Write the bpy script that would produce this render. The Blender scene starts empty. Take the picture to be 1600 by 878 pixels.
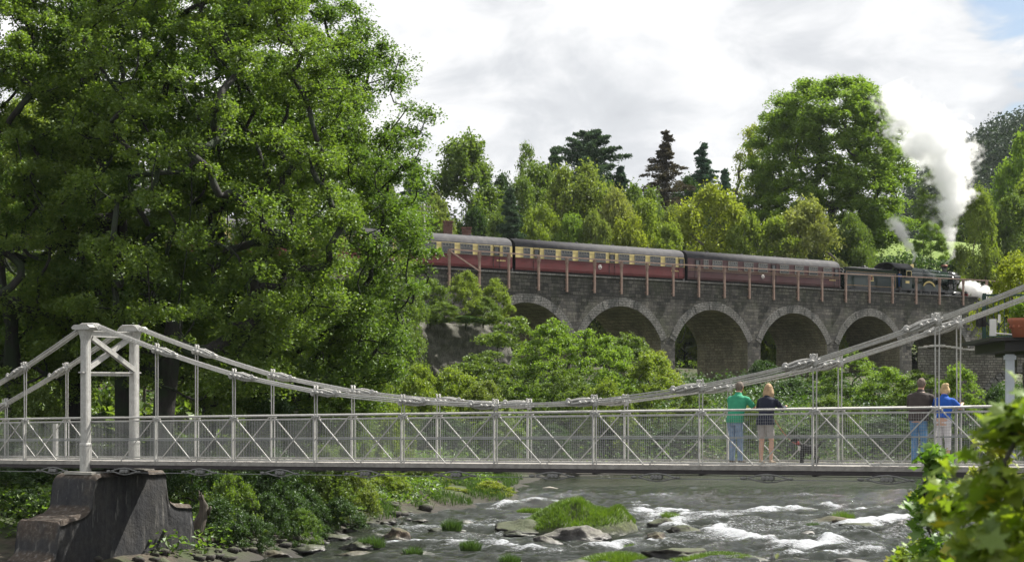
import bpy, bmesh, math, random
import numpy as np
from mathutils import Vector, Matrix
from mathutils import noise as mnoise

# ------------------------------------------------------------------ camera, world, sun, exposure
SC = bpy.context.scene
COL = SC.collection
EYE = 5.2            # eye height over the river
F = 2650.0           # focal length in photo pixels (1600 wide)
HZ = 600.0           # horizon row in the photo

cam_d = bpy.data.cameras.new('camera')
cam_d.sensor_width = 36.0
cam_d.lens = 36.0 * F / 1600.0
cam_d.shift_y = (HZ - 439.0) / 1600.0
cam_d.clip_start = 0.1
cam_d.clip_end = 20000
cam_d.dof.use_dof = True
cam_d.dof.focus_distance = 44.0
cam_d.dof.aperture_fstop = 5.0
cam = bpy.data.objects.new('camera', cam_d)
COL.objects.link(cam)
cam.location = (0, 0, EYE)
cam.rotation_euler = (math.radians(90), 0, 0)
SC.camera = cam

SUN_AZ = math.radians(58)      # measured from +Y (straight ahead) towards +X
SUN_EL = math.radians(53)
SUN_STRENGTH = 5.0
SKY_STRENGTH = 0.06
CLOUD = 0.53
EXPOSURE = 1.12

SC.view_settings.view_transform = 'Standard'
SC.view_settings.look = 'None'
SC.view_settings.exposure = EXPOSURE
SC.view_settings.gamma = 1.0
SC.view_settings.use_curve_mapping = False
SC.render.engine = 'CYCLES'
SC.cycles.max_bounces = 12
SC.cycles.diffuse_bounces = 3
SC.cycles.glossy_bounces = 3
SC.cycles.transmission_bounces = 4
SC.cycles.volume_bounces = 10
SC.cycles.transparent_max_bounces = 8
SC.cycles.use_denoising = True
SC.cycles.sample_clamp_indirect = 6
SC.cycles.volume_max_steps = 512
SC.cycles.volume_step_rate = 0.25

class G:
    """tiny node-tree helper"""
    def __init__(s, nt): s.nt = nt; s.N = nt.nodes; s.L = nt.links
    def n(s, typ, ins=None, **kw):
        nd = s.N.new(typ)
        for k, v in kw.items(): setattr(nd, k, v)
        for k, v in (ins or {}).items():
            if isinstance(v, bpy.types.NodeSocket): s.L.new(v, nd.inputs[k])
            else: nd.inputs[k].default_value = v
        return nd
    def m(s, op, a, b=0.0, c=None, clamp=False):
        ins = {0: a, 1: b}
        if c is not None: ins[2] = c
        return s.n('ShaderNodeMath', ins, operation=op, use_clamp=clamp).outputs[0]
    def mix(s, fac, a, b, blend='MIX'):
        nd = s.N.new('ShaderNodeMix'); nd.data_type = 'RGBA'; nd.blend_type = blend
        for idx, v in ((0, fac), (6, a), (7, b)):
            if isinstance(v, bpy.types.NodeSocket): s.L.new(v, nd.inputs[idx])
            else: nd.inputs[idx].default_value = v if idx == 0 else (tuple(v) + (1,))[:4]
        return nd.outputs[2]
    def ramp(s, fac, stops, interp='LINEAR'):
        nd = s.N.new('ShaderNodeValToRGB'); s.L.new(fac, nd.inputs[0])
        cr = nd.color_ramp; cr.interpolation = interp
        while len(cr.elements) < len(stops): cr.elements.new(0.5)
        for e, (p, c) in zip(cr.elements, stops):
            e.position = p
            e.color = (c, c, c, 1) if isinstance(c, (int, float)) else tuple(c) + (1,)
        return nd.outputs[0]
    def noise(s, vec, scale, detail=4, rough=0.55, dist=0.0):
        return s.n('ShaderNodeTexNoise', {'Vector': vec, 'Scale': scale, 'Detail': detail, 'Roughness': rough, 'Distortion': dist}).outputs[0]
    def scale(s, vec, sx, sy, sz):
        return s.n('ShaderNodeMapping', {'Vector': vec, 'Scale': (sx, sy, sz)}).outputs[0]

def build_world():
    w = bpy.data.worlds.new('World'); SC.world = w; w.use_nodes = True
    g = G(w.node_tree); g.N.clear()
    sky = g.n('ShaderNodeTexSky', sky_type='NISHITA')
    sky.sun_disc = False
    sky.sun_elevation = SUN_EL
    sky.sun_rotation = SUN_AZ
    sky.altitude = 100; sky.air_density = 1.0; sky.dust_density = 1.2
    bsky = g.n('ShaderNodeBackground', {'Color': sky.outputs[0], 'Strength': SKY_STRENGTH})
    co = g.n('ShaderNodeTexCoord').outputs['Generated']
    sep = g.n('ShaderNodeSeparateXYZ', {0: co})
    # flat cloud layer seen in perspective: x/(z+k), y/(z+k)
    zz = g.m('ADD', g.m('MAXIMUM', sep.outputs[2], 0.0), 0.38)
    cx = g.m('DIVIDE', sep.outputs[0], zz); cy = g.m('DIVIDE', sep.outputs[1], zz)
    v = g.n('ShaderNodeCombineXYZ', {0: cx, 1: cy, 2: 0.3}).outputs[0]
    big = g.noise(g.n('ShaderNodeMapping', {'Vector': v, 'Location': (3.1, 1.7, 0), 'Scale': (2.6, 1.9, 1)}).outputs[0], 1.0, 5, 0.5, 0.3)
    fine = g.noise(g.n('ShaderNodeMapping', {'Vector': v, 'Location': (0.4, 2.2, 5), 'Scale': (5.0, 4.4, 1)}).outputs[0], 1.6, 8, 0.58, 0.4)
    t = g.m('ADD', g.m('MULTIPLY', big, 0.55), g.m('MULTIPLY', fine, 0.45))
    shade = g.ramp(t, [(0.36, (0.56, 0.58, 0.61)), (0.45, (0.66, 0.675, 0.705)), (0.52, (0.84, 0.845, 0.86)), (0.60, (1.0, 1.0, 0.99))])
    # a hole of blue, high at the right of the view
    d = g.n('ShaderNodeVectorMath', {0: co, 1: Vector((0.300, 0.925, 0.233)).normalized()}, operation='DISTANCE').outputs['Value']
    hole = g.m('ADD', d, g.m('MULTIPLY', g.m('SUBTRACT', fine, 0.5), 0.17))
    cover = g.ramp(hole, [(0.040, 0.12), (0.062, 1.0)])
    bcl = g.n('ShaderNodeBackground', {'Color': shade, 'Strength': CLOUD})
    mx = g.n('ShaderNodeMixShader', {0: cover, 1: bsky.outputs[0], 2: bcl.outputs[0]})
    g.n('ShaderNodeOutputWorld', {0: mx.outputs[0]})
build_world()

sun_d = bpy.data.lights.new('sun', 'SUN')
sun_d.energy = SUN_STRENGTH
sun_d.angle = math.radians(0.6)
sun_d.color = (1.0, 0.95, 0.86)
sun = bpy.data.objects.new('sun', sun_d); COL.objects.link(sun)
_dir = Vector((math.sin(SUN_AZ) * math.cos(SUN_EL), math.cos(SUN_AZ) * math.cos(SUN_EL), math.sin(SUN_EL)))
sun.rotation_euler = _dir.to_track_quat('Z', 'Y').to_euler()
sun.location = (0, 0, 60)

# ------------------------------------------------------------------ helpers
def P(px, py, Y):
    """photo pixel at depth Y -> world point"""
    return Vector(((px - 800.0) / F * Y, Y, EYE + (HZ - py) / F * Y))

def setp(o, label=None, cat=None, group=None, kind=None):
    if label: o['label'] = label
    if cat: o['category'] = cat
    if group: o['group'] = group
    if kind: o['kind'] = kind
    return o

def empty(name, loc, rz=0.0, label=None, cat=None, group=None):
    o = bpy.data.objects.new(name, None); COL.objects.link(o)
    o.empty_display_size = 0.2
    o.location = loc; o.rotation_euler = (0, 0, rz)
    return setp(o, label, cat, group)

def link_mesh(name, me, mats, parent=None):
    if not isinstance(mats, (list, tuple)): mats = [mats]
    for m_ in mats: me.materials.append(m_)
    o = bpy.data.objects.new(name, me); COL.objects.link(o)
    if parent: o.parent = parent
    return o

def obj(name, bm, mats, parent=None, smooth=False):
    me = bpy.data.meshes.new(name)
    bm.normal_update(); bm.to_mesh(me); bm.free()
    if smooth:
        me.polygons.foreach_set('use_smooth', [True] * len(me.polygons))
    return link_mesh(name, me, mats, parent)

def np_mesh(name, V, Fq, smooth=False):
    """V (n,3), Fq (m,k) all faces with k corners"""
    V = np.asarray(V, dtype=np.float32); Fq = np.asarray(Fq, dtype=np.int32)
    me = bpy.data.meshes.new(name)
    m_, k = Fq.shape
    me.vertices.add(len(V)); me.vertices.foreach_set('co', V.ravel())
    me.loops.add(m_ * k); me.loops.foreach_set('vertex_index', Fq.ravel())
    me.polygons.add(m_)
    me.polygons.foreach_set('loop_start', np.arange(0, m_ * k, k, dtype=np.int32))
    me.polygons.foreach_set('loop_total', np.full(m_, k, dtype=np.int32))
    me.polygons.foreach_set('use_smooth', np.full(m_, smooth, dtype=bool))
    me.update(calc_edges=True); me.validate()
    return me

def box(bm, c, s, rz=0.0, mi=0, M=None):
    """box centred at c with full sizes s"""
    r = bmesh.ops.create_cube(bm, size=1.0)
    base = M if M is not None else Matrix.Translation(c) @ Matrix.Rotation(rz, 4, 'Z')
    T = base @ Matrix.Diagonal((s[0], s[1], s[2], 1))
    bmesh.ops.transform(bm, matrix=T, verts=r['verts'])
    if mi:
        for f in {f for v in r['verts'] for f in v.link_faces}: f.material_index = mi
    return r['verts']

def bar(bm, a, b, w, h=None, mi=0, up=Vector((0, 0, 1))):
    """rectangular bar from a to b, w across, h along 'up'"""
    a, b = Vector(a), Vector(b); h = w if h is None else h
    d = b - a; L = d.length
    if L < 1e-6: return
    d.normalize()
    s = d.cross(up)
    if s.length < 1e-3: s = d.cross(Vector((0, 1, 0)))
    s.normalize(); u = s.cross(d)
    M = Matrix((( d.x, s.x, u.x, (a.x + b.x) / 2), (d.y, s.y, u.y, (a.y + b.y) / 2), (d.z, s.z, u.z, (a.z + b.z) / 2), (0, 0, 0, 1)))
    return box(bm, None, (L, w, h), M=M, mi=mi)

def tube(bm, pts, rad, seg=8, cap=True, mi=0, ref=None):
    """tube through pts; rad is a number, a list of numbers or of (a, b) pairs"""
    pts = [Vector(p) for p in pts]; n = len(pts)
    if not isinstance(rad, (list, tuple)): rad = [rad] * n
    rings = []
    x = None
    for i, p in enumerate(pts):
        if i == 0: d = pts[1] - p
        elif i == n - 1: d = p - pts[i - 1]
        else: d = (pts[i + 1] - p).normalized() + (p - pts[i - 1]).normalized()
        if d.length < 1e-9: d = Vector((0, 0, 1))
        d.normalize()
        if x is None:
            r0 = Vector(ref) if ref is not None else (Vector((1, 0, 0)) if abs(d.x) < 0.8 else Vector((0, 1, 0)))
            x = r0 - d * r0.dot(d)
        else:
            x = x - d * x.dot(d)
        x.normalize(); y = d.cross(x)
        ra, rb = rad[i] if isinstance(rad[i], (list, tuple)) else (rad[i], rad[i])
        rings.append([bm.verts.new(p + x * (ra * math.cos(2 * math.pi * k / seg)) + y * (rb * math.sin(2 * math.pi * k / seg))) for k in range(seg)])
    fs = []
    for a, b in zip(rings, rings[1:]):
        for k in range(seg):
            fs.append(bm.faces.new((a[k], a[(k + 1) % seg], b[(k + 1) % seg], b[k])))
    if cap:
        fs.append(bm.faces.new(rings[0][::-1])); fs.append(bm.faces.new(rings[-1]))
    for f in fs: f.material_index = mi; f.smooth = seg > 6
    return rings

def lathe(bm, prof, c, seg=16, mi=0, axis='Z'):
    """prof: list of (r, h)"""
    rings = []
    for r, h in prof:
        ring = []
        for k in range(seg):
            a = 2 * math.pi * k / seg
            if axis == 'Z': q = Vector((r * math.cos(a), r * math.sin(a), h))
            elif axis == 'Y': q = Vector((r * math.cos(a), h, r * math.sin(a)))
            else: q = Vector((h, r * math.cos(a), r * math.sin(a)))
            ring.append(bm.verts.new(Vector(c) + q))
        rings.append(ring)
    for a, b in zip(rings, rings[1:]):
        for k in range(seg):
            f = bm.faces.new((a[k], a[(k + 1) % seg], b[(k + 1) % seg], b[k])); f.material_index = mi; f.smooth = True
    f = bm.faces.new(rings[0][::-1]); f.material_index = mi
    f = bm.faces.new(rings[-1]); f.material_index = mi

def prism(bm, poly, y0, y1, mi=0):
    """polygon of (x, z) extruded along local y"""
    a = [bm.verts.new((x, y0, z)) for x, z in poly]; b = [bm.verts.new((x, y1, z)) for x, z in poly]
    n = len(poly); fs = [bm.faces.new(a), bm.faces.new(b[::-1])]
    for i in range(n): fs.append(bm.faces.new((a[i], b[i], b[(i + 1) % n], a[(i + 1) % n])))
    for f in fs: f.material_index = mi
    return fs

def blob(bm, c, r, sub=2, mi=0, rot=None):
    rr = bmesh.ops.create_icosphere(bm, subdivisions=sub, radius=1.0)
    M = Matrix.Translation(c) @ (rot.to_4x4() if rot is not None else Matrix()) @ Matrix.Diagonal((r[0], r[1], r[2], 1))
    bmesh.ops.transform(bm, matrix=M, verts=rr['verts'])
    for f in {f for v in rr['verts'] for f in v.link_faces}: f.material_index = mi; f.smooth = True
    return rr['verts']

def fuse(name, bm, mats, parent, voxel=0.012, smooth_it=3):
    """union all shells of bm to one continuous skin"""
    me = bpy.data.meshes.new('tmp'); bm.to_mesh(me); bm.free()
    o = bpy.data.objects.new('tmp', me); COL.objects.link(o)
    r = o.modifiers.new('r', 'REMESH'); r.mode = 'VOXEL'; r.voxel_size = voxel; r.use_smooth_shade = True
    s = o.modifiers.new('s', 'SMOOTH'); s.factor = 0.5; s.iterations = smooth_it
    dg = bpy.context.evaluated_depsgraph_get(); dg.update()
    m2 = bpy.data.meshes.new_from_object(o.evaluated_get(dg))
    bpy.data.objects.remove(o); bpy.data.meshes.remove(me)
    m2.name = name; m2.materials.clear()
    m2.polygons.foreach_set('use_smooth', [True] * len(m2.polygons))
    return link_mesh(name, m2, mats, parent)

def copy_tree(o, parent=None):
    kids = list(o.children)
    c = o.copy(); COL.objects.link(c)
    if parent is not None: c.parent = parent
    for k in kids: copy_tree(k, c)
    return c

# value noise on arrays
def _h(i, j, seed):
    n = (i * 374761393 + j * 668265263 + seed * 1274126177) & 0xffffffff
    n = ((n ^ (n >> 13)) * 1274126177) & 0xffffffff
    return ((n ^ (n >> 16)) & 0xffff) / 65535.0
def vn(x, y, seed=0):
    x = np.asarray(x, float); y = np.asarray(y, float)
    xi = np.floor(x).astype(np.int64); yi = np.floor(y).astype(np.int64)
    xf = x - xi; yf = y - yi
    u = xf * xf * (3 - 2 * xf); v = yf * yf * (3 - 2 * yf)
    a = _h(xi, yi, seed); b = _h(xi + 1, yi, seed); c = _h(xi, yi + 1, seed); d = _h(xi + 1, yi + 1, seed)
    return (a + (b - a) * u) * (1 - v) + (c + (d - c) * u) * v
def fbm(x, y, oct=4, seed=0):
    s = 0; a = 0.5
    for o in range(oct):
        s = s + a * (vn(x, y, seed + o * 17) - 0.5); x = x * 2.03 + 5.1; y = y * 2.03 + 1.7; a *= 0.5
    return s

# ------------------------------------------------------------------ materials
def new_mat(name):
    m = bpy.data.materials.new(name); m.use_nodes = True
    g = G(m.node_tree); g.N.clear()
    return m, g

def finish(g, bsdf):
    g.n('ShaderNodeOutputMaterial', {0: bsdf})

def paint(name, col, rough=0.5, metal=0.0, var=0.12, scale=3.0, dirt=None, dirt_amt=0.0, bump=0.0, streak=False, spec=0.5):
    m, g = new_mat(name)
    co = g.n('ShaderNodeTexCoord').outputs['Object']
    nz = g.noise(co, scale, 5, 0.6)
    c1 = tuple(max(0, x * (1 - var)) for x in col); c2 = tuple(min(1, x * (1 + var)) for x in col)
    c = g.mix(g.ramp(nz, [(0.3, 0.0), (0.7, 1.0)]), c1, c2)
    if dirt is not None:
        v = g.scale(co, 6, 6, 0.8) if streak else co
        dz = g.noise(v, scale * 1.7, 6, 0.65)
        c = g.mix(g.m('MULTIPLY', g.ramp(dz, [(0.45, 0.0), (0.68, 1.0)]), dirt_amt), c, dirt)
    b = g.n('ShaderNodeBsdfPrincipled', {'Base Color': c, 'Roughness': rough, 'Metallic': metal, 'Specular IOR Level': spec})
    if bump:
        bp = g.n('ShaderNodeBump', {'Height': g.noise(co, scale * 6, 5, 0.6), 'Strength': bump, 'Distance': 0.02})
        g.L.new(bp.outputs[0], b.inputs['Normal'])
    finish(g, b.outputs[0]); return m

def leaf_mat(name, dark, light, trans=0.45, rough=0.5, spread=(0.1, 0.9), accent=None, acc=0.0):
    m, g = new_mat(name)
    geo = g.n('ShaderNodeNewGeometry')
    co = g.n('ShaderNodeTexCoord').outputs['Object']
    r = geo.outputs['Random Per Island']
    nz = g.noise(co, 0.55, 3, 0.6)
    t = g.m('ADD', g.m('MULTIPLY', r, 0.6), g.m('MULTIPLY', nz, 0.5))
    c = g.mix(g.ramp(t, [(spread[0], 0.0), (spread[1], 1.0)]), dark, light)
    if accent is not None:
        r2 = g.m('FRACT', g.m('MULTIPLY', r, 17.3))
        c = g.mix(g.m('GREATER_THAN', r2, 1 - acc), c, accent)
    d = g.n('ShaderNodeBsdfDiffuse', {'Color': c})
    tc = g.mix(1.0, c, (1.10, 1.16, 0.55), 'MULTIPLY')
    tr = g.n('ShaderNodeBsdfTranslucent', {'Color': tc})
    mx = g.n('ShaderNodeMixShader', {0: trans, 1: d.outputs[0], 2: tr.outputs[0]})
    gl = g.n('ShaderNodeBsdfGlossy', {'Color': (0.75, 0.8, 0.8, 1), 'Roughness': rough})
    mx2 = g.n('ShaderNodeMixShader', {0: 0.045, 1: mx.outputs[0], 2: gl.outputs[0]})
    finish(g, mx2.outputs[0]); return m

def bark_mat(name, col, moss=(0.05, 0.07, 0.02), amt=0.4):
    m, g = new_mat(name)
    co = g.n('ShaderNodeTexCoord').outputs['Object']
    v = g.scale(co, 3, 3, 0.7)
    nz = g.noise(v, 4, 6, 0.65)
    c = g.mix(g.ramp(nz, [(0.35, 0.0), (0.65, 1.0)]), tuple(x * 0.5 for x in col), tuple(x * 1.25 for x in col))
    c = g.mix(g.m('MULTIPLY', g.ramp(g.noise(co, 1.3, 4), [(0.45, 0.0), (0.6, 1.0)]), amt), c, moss)
    b = g.n('ShaderNodeBsdfPrincipled', {'Base Color': c, 'Roughness': 0.9})
    bp = g.n('ShaderNodeBump', {'Height': nz, 'Strength': 0.8, 'Distance': 0.04})
    g.L.new(bp.outputs[0], b.inputs['Normal'])
    finish(g, b.outputs[0]); return m

def stone_mat(name, c1, c2, mortar, sx, sz, scale=1.0, dark=(0.03, 0.03, 0.025), stain=0.5, moss=0.3, vec='XZ', bw=0.5):
    """coursed rubble in object space"""
    m, g = new_mat(name)
    co = g.n('ShaderNodeTexCoord').outputs['Object']
    sep = g.n('ShaderNodeSeparateXYZ', {0: co})
    if vec == 'XZ':
        a = g.m('ADD', sep.outputs[0], sep.outputs[1]); bb = sep.outputs[2]
    else:
        a, bb = sep.outputs[0], sep.outputs[1]
    wob = g.m('MULTIPLY', g.m('SUBTRACT', g.noise(co, 1.2, 3), 0.5), 0.35)
    v2 = g.n('ShaderNodeCombineXYZ', {0: g.m('ADD', a, wob), 1: g.m('ADD', bb, g.m('MULTIPLY', wob, 0.35)), 2: 0.0}).outputs[0]
    br = g.n('ShaderNodeTexBrick', {'Vector': v2, 'Color1': c1 + (1,), 'Color2': c2 + (1,), 'Mortar': mortar + (1,), 'Scale': scale, 'Mortar Size': 0.022, 'Mortar Smooth': 0.4, 'Bias': -0.1, 'Brick Width': sx, 'Row Height': sz}, offset=0.5, squash=0.75, squash_frequency=3)
    c = br.outputs[0]
    n1 = g.noise(co, 0.35, 6, 0.62)
    n2 = g.noise(g.scale(co, 1, 1, 0.35), 1.1, 6, 0.65)
    n3 = g.noise(co, 7.0, 4, 0.6)
    c = g.mix(g.ramp(n3, [(0.3, 0.0), (0.75, 1.0)]), g.mix(1.0, c, (0.55, 0.55, 0.55), 'MULTIPLY'), g.mix(1.0, c, (1.35, 1.3, 1.25), 'MULTIPLY'))
    c = g.mix(g.m('MULTIPLY', g.ramp(n2, [(0.42, 0.0), (0.62, 1.0)]), stain), c, dark)
    c = g.mix(g.m('MULTIPLY', g.ramp(n1, [(0.48, 0.0), (0.66, 1.0)]), moss), c, (0.07, 0.085, 0.035))
    b = g.n('ShaderNodeBsdfPrincipled', {'Base Color': c, 'Roughness': 0.92})
    hgt = g.m('ADD', g.m('MULTIPLY', br.outputs[1], -1.0), g.m('MULTIPLY', n3, 0.8))
    bp = g.n('ShaderNodeBump', {'Height': hgt, 'Strength': 0.9, 'Distance': 0.05})
    g.L.new(bp.outputs[0], b.inputs['Normal'])
    finish(g, b.outputs[0]); return m

M = {}
M['white'] = paint('white_iron_paint', (0.43, 0.43, 0.415), 0.55, var=0.16, scale=7, dirt=(0.17, 0.14, 0.105), dirt_amt=0.6, streak=True)
M['wire'] = paint('galvanised_wire', (0.26, 0.27, 0.27), 0.55, 0.0, var=0.1)
M['deckwood'] = paint('weathered_deck', (0.30, 0.285, 0.265), 0.8, var=0.2, scale=6, dirt=(0.12, 0.11, 0.1), dirt_amt=0.4)
M['darkwood'] = paint('dark_stringer', (0.035, 0.030, 0.032), 0.75, var=0.3, scale=5)
M['bark'] = bark_mat('sycamore_bark', (0.035, 0.030, 0.027))
M['bark2'] = bark_mat('grey_bark', (0.12, 0.105, 0.09), amt=0.3)
M['bark_ivy'] = bark_mat('ivied_bark', (0.022, 0.020, 0.018), moss=(0.018, 0.035, 0.012), amt=0.8)
M['leaf_sycamore'] = leaf_mat('sycamore_leaf', (0.052, 0.112, 0.022), (0.15, 0.23, 0.036), 0.58)
M['leaf_sycamore2'] = leaf_mat('sycamore_leaf_light', (0.07, 0.13, 0.022), (0.19, 0.27, 0.040), 0.58)
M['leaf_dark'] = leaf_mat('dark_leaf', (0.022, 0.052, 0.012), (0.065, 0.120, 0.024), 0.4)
M['leaf_mid'] = leaf_mat('mid_leaf', (0.07, 0.125, 0.024), (0.17, 0.235, 0.042), 0.5)
M['leaf_spring'] = leaf_mat('spring_leaf', (0.12, 0.18, 0.022), (0.26, 0.33, 0.045), 0.52)
M['leaf_yellow'] = leaf_mat('yellow_leaf', (0.18, 0.22, 0.022), (0.32, 0.37, 0.045), 0.52)
M['leaf_olive'] = leaf_mat('olive_leaf', (0.11, 0.16, 0.035), (0.24, 0.29, 0.06), 0.48)
M['leaf_bronze'] = leaf_mat('bronze_leaf', (0.17, 0.20, 0.05), (0.33, 0.36, 0.10), 0.48)
M['leaf_bright'] = leaf_mat('bright_leaf', (0.09, 0.17, 0.02), (0.23, 0.33, 0.045), 0.55)
M['needle'] = leaf_mat('needle', (0.03, 0.062, 0.036), (0.085, 0.14, 0.07), 0.25)
M['leaf_far'] = leaf_mat('far_leaf', (0.012, 0.026, 0.014), (0.035, 0.058, 0.026), 0.3)
M['needle_blue'] = leaf_mat('needle_blue', (0.035, 0.08, 0.055), (0.08, 0.15, 0.10), 0.2)
M['needle_brown'] = leaf_mat('needle_brown', (0.055, 0.052, 0.038), (0.13, 0.105, 0.075), 0.2)
M['grassblade'] = leaf_mat('grass_blade', (0.055, 0.115, 0.014), (0.15, 0.23, 0.03), 0.45)
M['grassdark'] = leaf_mat('rush_blade', (0.03, 0.07, 0.014), (0.08, 0.14, 0.03), 0.4)
M['fore'] = leaf_mat('near_leaf', (0.085, 0.16, 0.015), (0.25, 0.32, 0.03), 0.5, accent=(0.36, 0.33, 0.03), acc=0.04)
M['fore_green'] = leaf_mat('near_leaf_green', (0.06, 0.14, 0.02), (0.15, 0.26, 0.04), 0.5)
# ------------------------------------------------------------------ land and river
TDX, TDY = 0.774, 0.633                 # direction of the railway in plan
NX, NY = 0.633, -0.774                  # plan normal of the viaduct face, towards the camera
F0 = (0.77, 140.0)                      # a point of the viaduct face
TROT = math.atan2(TDY, TDX)
RAILZ = 13.65
SHX = [-400, -40, -16, -9, -7.5, -6.2, -5.4, -4, 0, 0.5, 1.8, 7.4, 22.6, 60, 150, 600]
SHY = [38, 40, 42, 44, 48, 55, 60, 66, 75, 88, 95, 98.5, 100, 104, 112, 150]
NRX = [-400, 8, 10, 12.5, 14, 18, 30, 60, 150, 600]
NRY = [12, 12, 20, 30, 45, 62, 80, 92, 100, 130]

def _polydist(x, y, px, py):
    best = np.full(np.shape(x), 1e9)
    for i in range(len(px) - 1):
        ax, ay, bx, by = px[i], py[i], px[i + 1], py[i + 1]
        L = (bx - ax) ** 2 + (by - ay) ** 2
        t = np.clip(((x - ax) * (bx - ax) + (y - ay) * (by - ay)) / L, 0, 1)
        best = np.minimum(best, np.hypot(x - ax - t * (bx - ax), y - ay - t * (by - ay)))
    return best

def sstep(a, b, x):
    t = np.clip((x - a) / (b - a), 0, 1); return t * t * (3 - 2 * t)

def hland(x, y):
    x = np.asarray(x, float); y = np.asarray(y, float)
    d1 = _polydist(x, y, SHX, SHY); far = y > np.interp(x, SHX, SHY)
    d2 = _polydist(x, y, NRX, NRY); near = y < np.interp(x, NRX, NRY)
    d = np.where(far, d1, np.where(near, -1, -d1))
    d = d + 0.9 * (vn(x / 1.7, y / 1.7, 3) - 0.5)
    hb = np.interp(d, [-6, -1.2, 0, 1.5, 5, 15, 35, 70, 110], [-1.4, -0.45, 0.02, 0.45, 1.1, 2.7, 4.2, 6.2, 8])
    hn = np.interp(np.where(near, d2, -d2), [-4, -1, 0, 3, 6, 14, 60], [-1.4, -0.4, 0, 1.2, 2.6, 3.4, 4.0])
    h = np.where(near, hn, np.maximum(hb, np.where(d2 < 4, hn, -9)))
    # railway corridor
    v = (x - F0[0]) * NX + (y - F0[1]) * NY
    al = (x - F0[0]) * TDX + (y - F0[1]) * TDY
    solid = np.maximum(1 - sstep(-20, -15, al), sstep(66, 72, al))
    emb = 13.15 - np.maximum(v - 0.3, 0) / 1.35
    h = np.where(far & (v > -9), np.maximum(h, h * (1 - solid) + emb * solid), h)
    # ground behind
    right = sstep(47, 58, al); left = 1 - sstep(-24, -10, al)
    w_ = -v - 9
    b0 = 6.6 + 6.4 * np.maximum(right * sstep(0, 9, w_), left)
    spur = right * sstep(22, 36, x - 0.16 * (y - 180))
    sl = 0.05 + 0.50 * spur
    w = -v - 9
    hh = b0 + sl * w * np.where(w > 0, 1, 0)
    hh = np.where(w > 20, b0 + sl * 20 + (w - 20) * 0.04, hh)
    hh = np.where(w > 130, b0 + sl * 20 + 4.4, hh)
    h = np.where(v <= -9, hh, h)
    h = h + 0.35 * fbm(x / 6.0, y / 6.0, 4, 7) * np.clip(d, 0, 1)
    return h

def hz_at(x, y):
    return float(hland(np.array([x]), np.array([y]))[0])

def build_ground():
    xs = np.concatenate([np.linspace(-680, -220, 10), np.linspace(-200, -42, 60), np.arange(-40, 46, 0.6), np.arange(46, 200, 2.2), np.linspace(210, 800, 12)])
    ys = np.concatenate([np.linspace(-340, -12, 8), np.arange(-10, 40, 1.5), np.arange(40, 112, 0.6), np.arange(112, 260, 1.6), np.linspace(265, 420, 24), np.linspace(470, 1140, 10)])
    X, Y = np.meshgrid(xs, ys)
    Z = hland(X, Y)
    V = np.stack([X.ravel(), Y.ravel(), Z.ravel()], 1)
    nx, ny = len(xs), len(ys)
    i = np.arange(nx - 1)[None, :] + (np.arange(ny - 1) * nx)[:, None]
    Fq = np.stack([i, i + 1, i + nx + 1, i + nx], -1).reshape(-1, 4)
    me = np_mesh('ground', V, Fq, True)
    al = (X - F0[0]) * TDX + (Y - F0[1]) * TDY; v = (X - F0[0]) * NX + (Y - F0[1]) * NY
    mown = ((X - 0.16 * (Y - 180) > 24) & (v < -11) & (v > -60)).astype(np.float32)
    at = me.attributes.new('mown', 'FLOAT', 'POINT'); at.data.foreach_set('value', mown.ravel())
    m, g = new_mat('meadow_and_soil')
    co = g.n('ShaderNodeTexCoord').outputs['Object']
    sep = g.n('ShaderNodeSeparateXYZ', {0: co})
    n1 = g.noise(co, 0.5, 6, 0.6); n2 = g.noise(co, 3.0, 6, 0.6)
    soil = g.mix(g.ramp(n2, [(0.35, 0.0), (0.65, 1.0)]), (0.022, 0.018, 0.013), (0.075, 0.06, 0.042))
    grass = g.mix(g.ramp(n2, [(0.3, 0.0), (0.7, 1.0)]), (0.075, 0.125, 0.016), (0.14, 0.20, 0.024))
    fa = g.n('ShaderNodeAttribute', attribute_name='mown').outputs['Fac']
    litter = g.mix(g.ramp(n1, [(0.42, 0.0), (0.6, 1.0)]), soil, (0.035, 0.05, 0.014))
    c = g.mix(g.ramp(fa, [(0.3, 0.0), (0.7, 1.0)]), litter, grass)
    wet = g.ramp(sep.outputs[2], [(0.0, 1.0), (0.45, 0.0)])
    c = g.mix(wet, c, (0.022, 0.02, 0.017))
    b = g.n('ShaderNodeBsdfPrincipled', {'Base Color': c, 'Roughness': 0.95})
    bp = g.n('ShaderNodeBump', {'Height': n2, 'Strength': 0.7, 'Distance': 0.12})
    g.L.new(bp.outputs[0], b.inputs['Normal']); finish(g, b.outputs[0])
    o = link_mesh('ground', me, m); setp(o, kind='structure')

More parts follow.
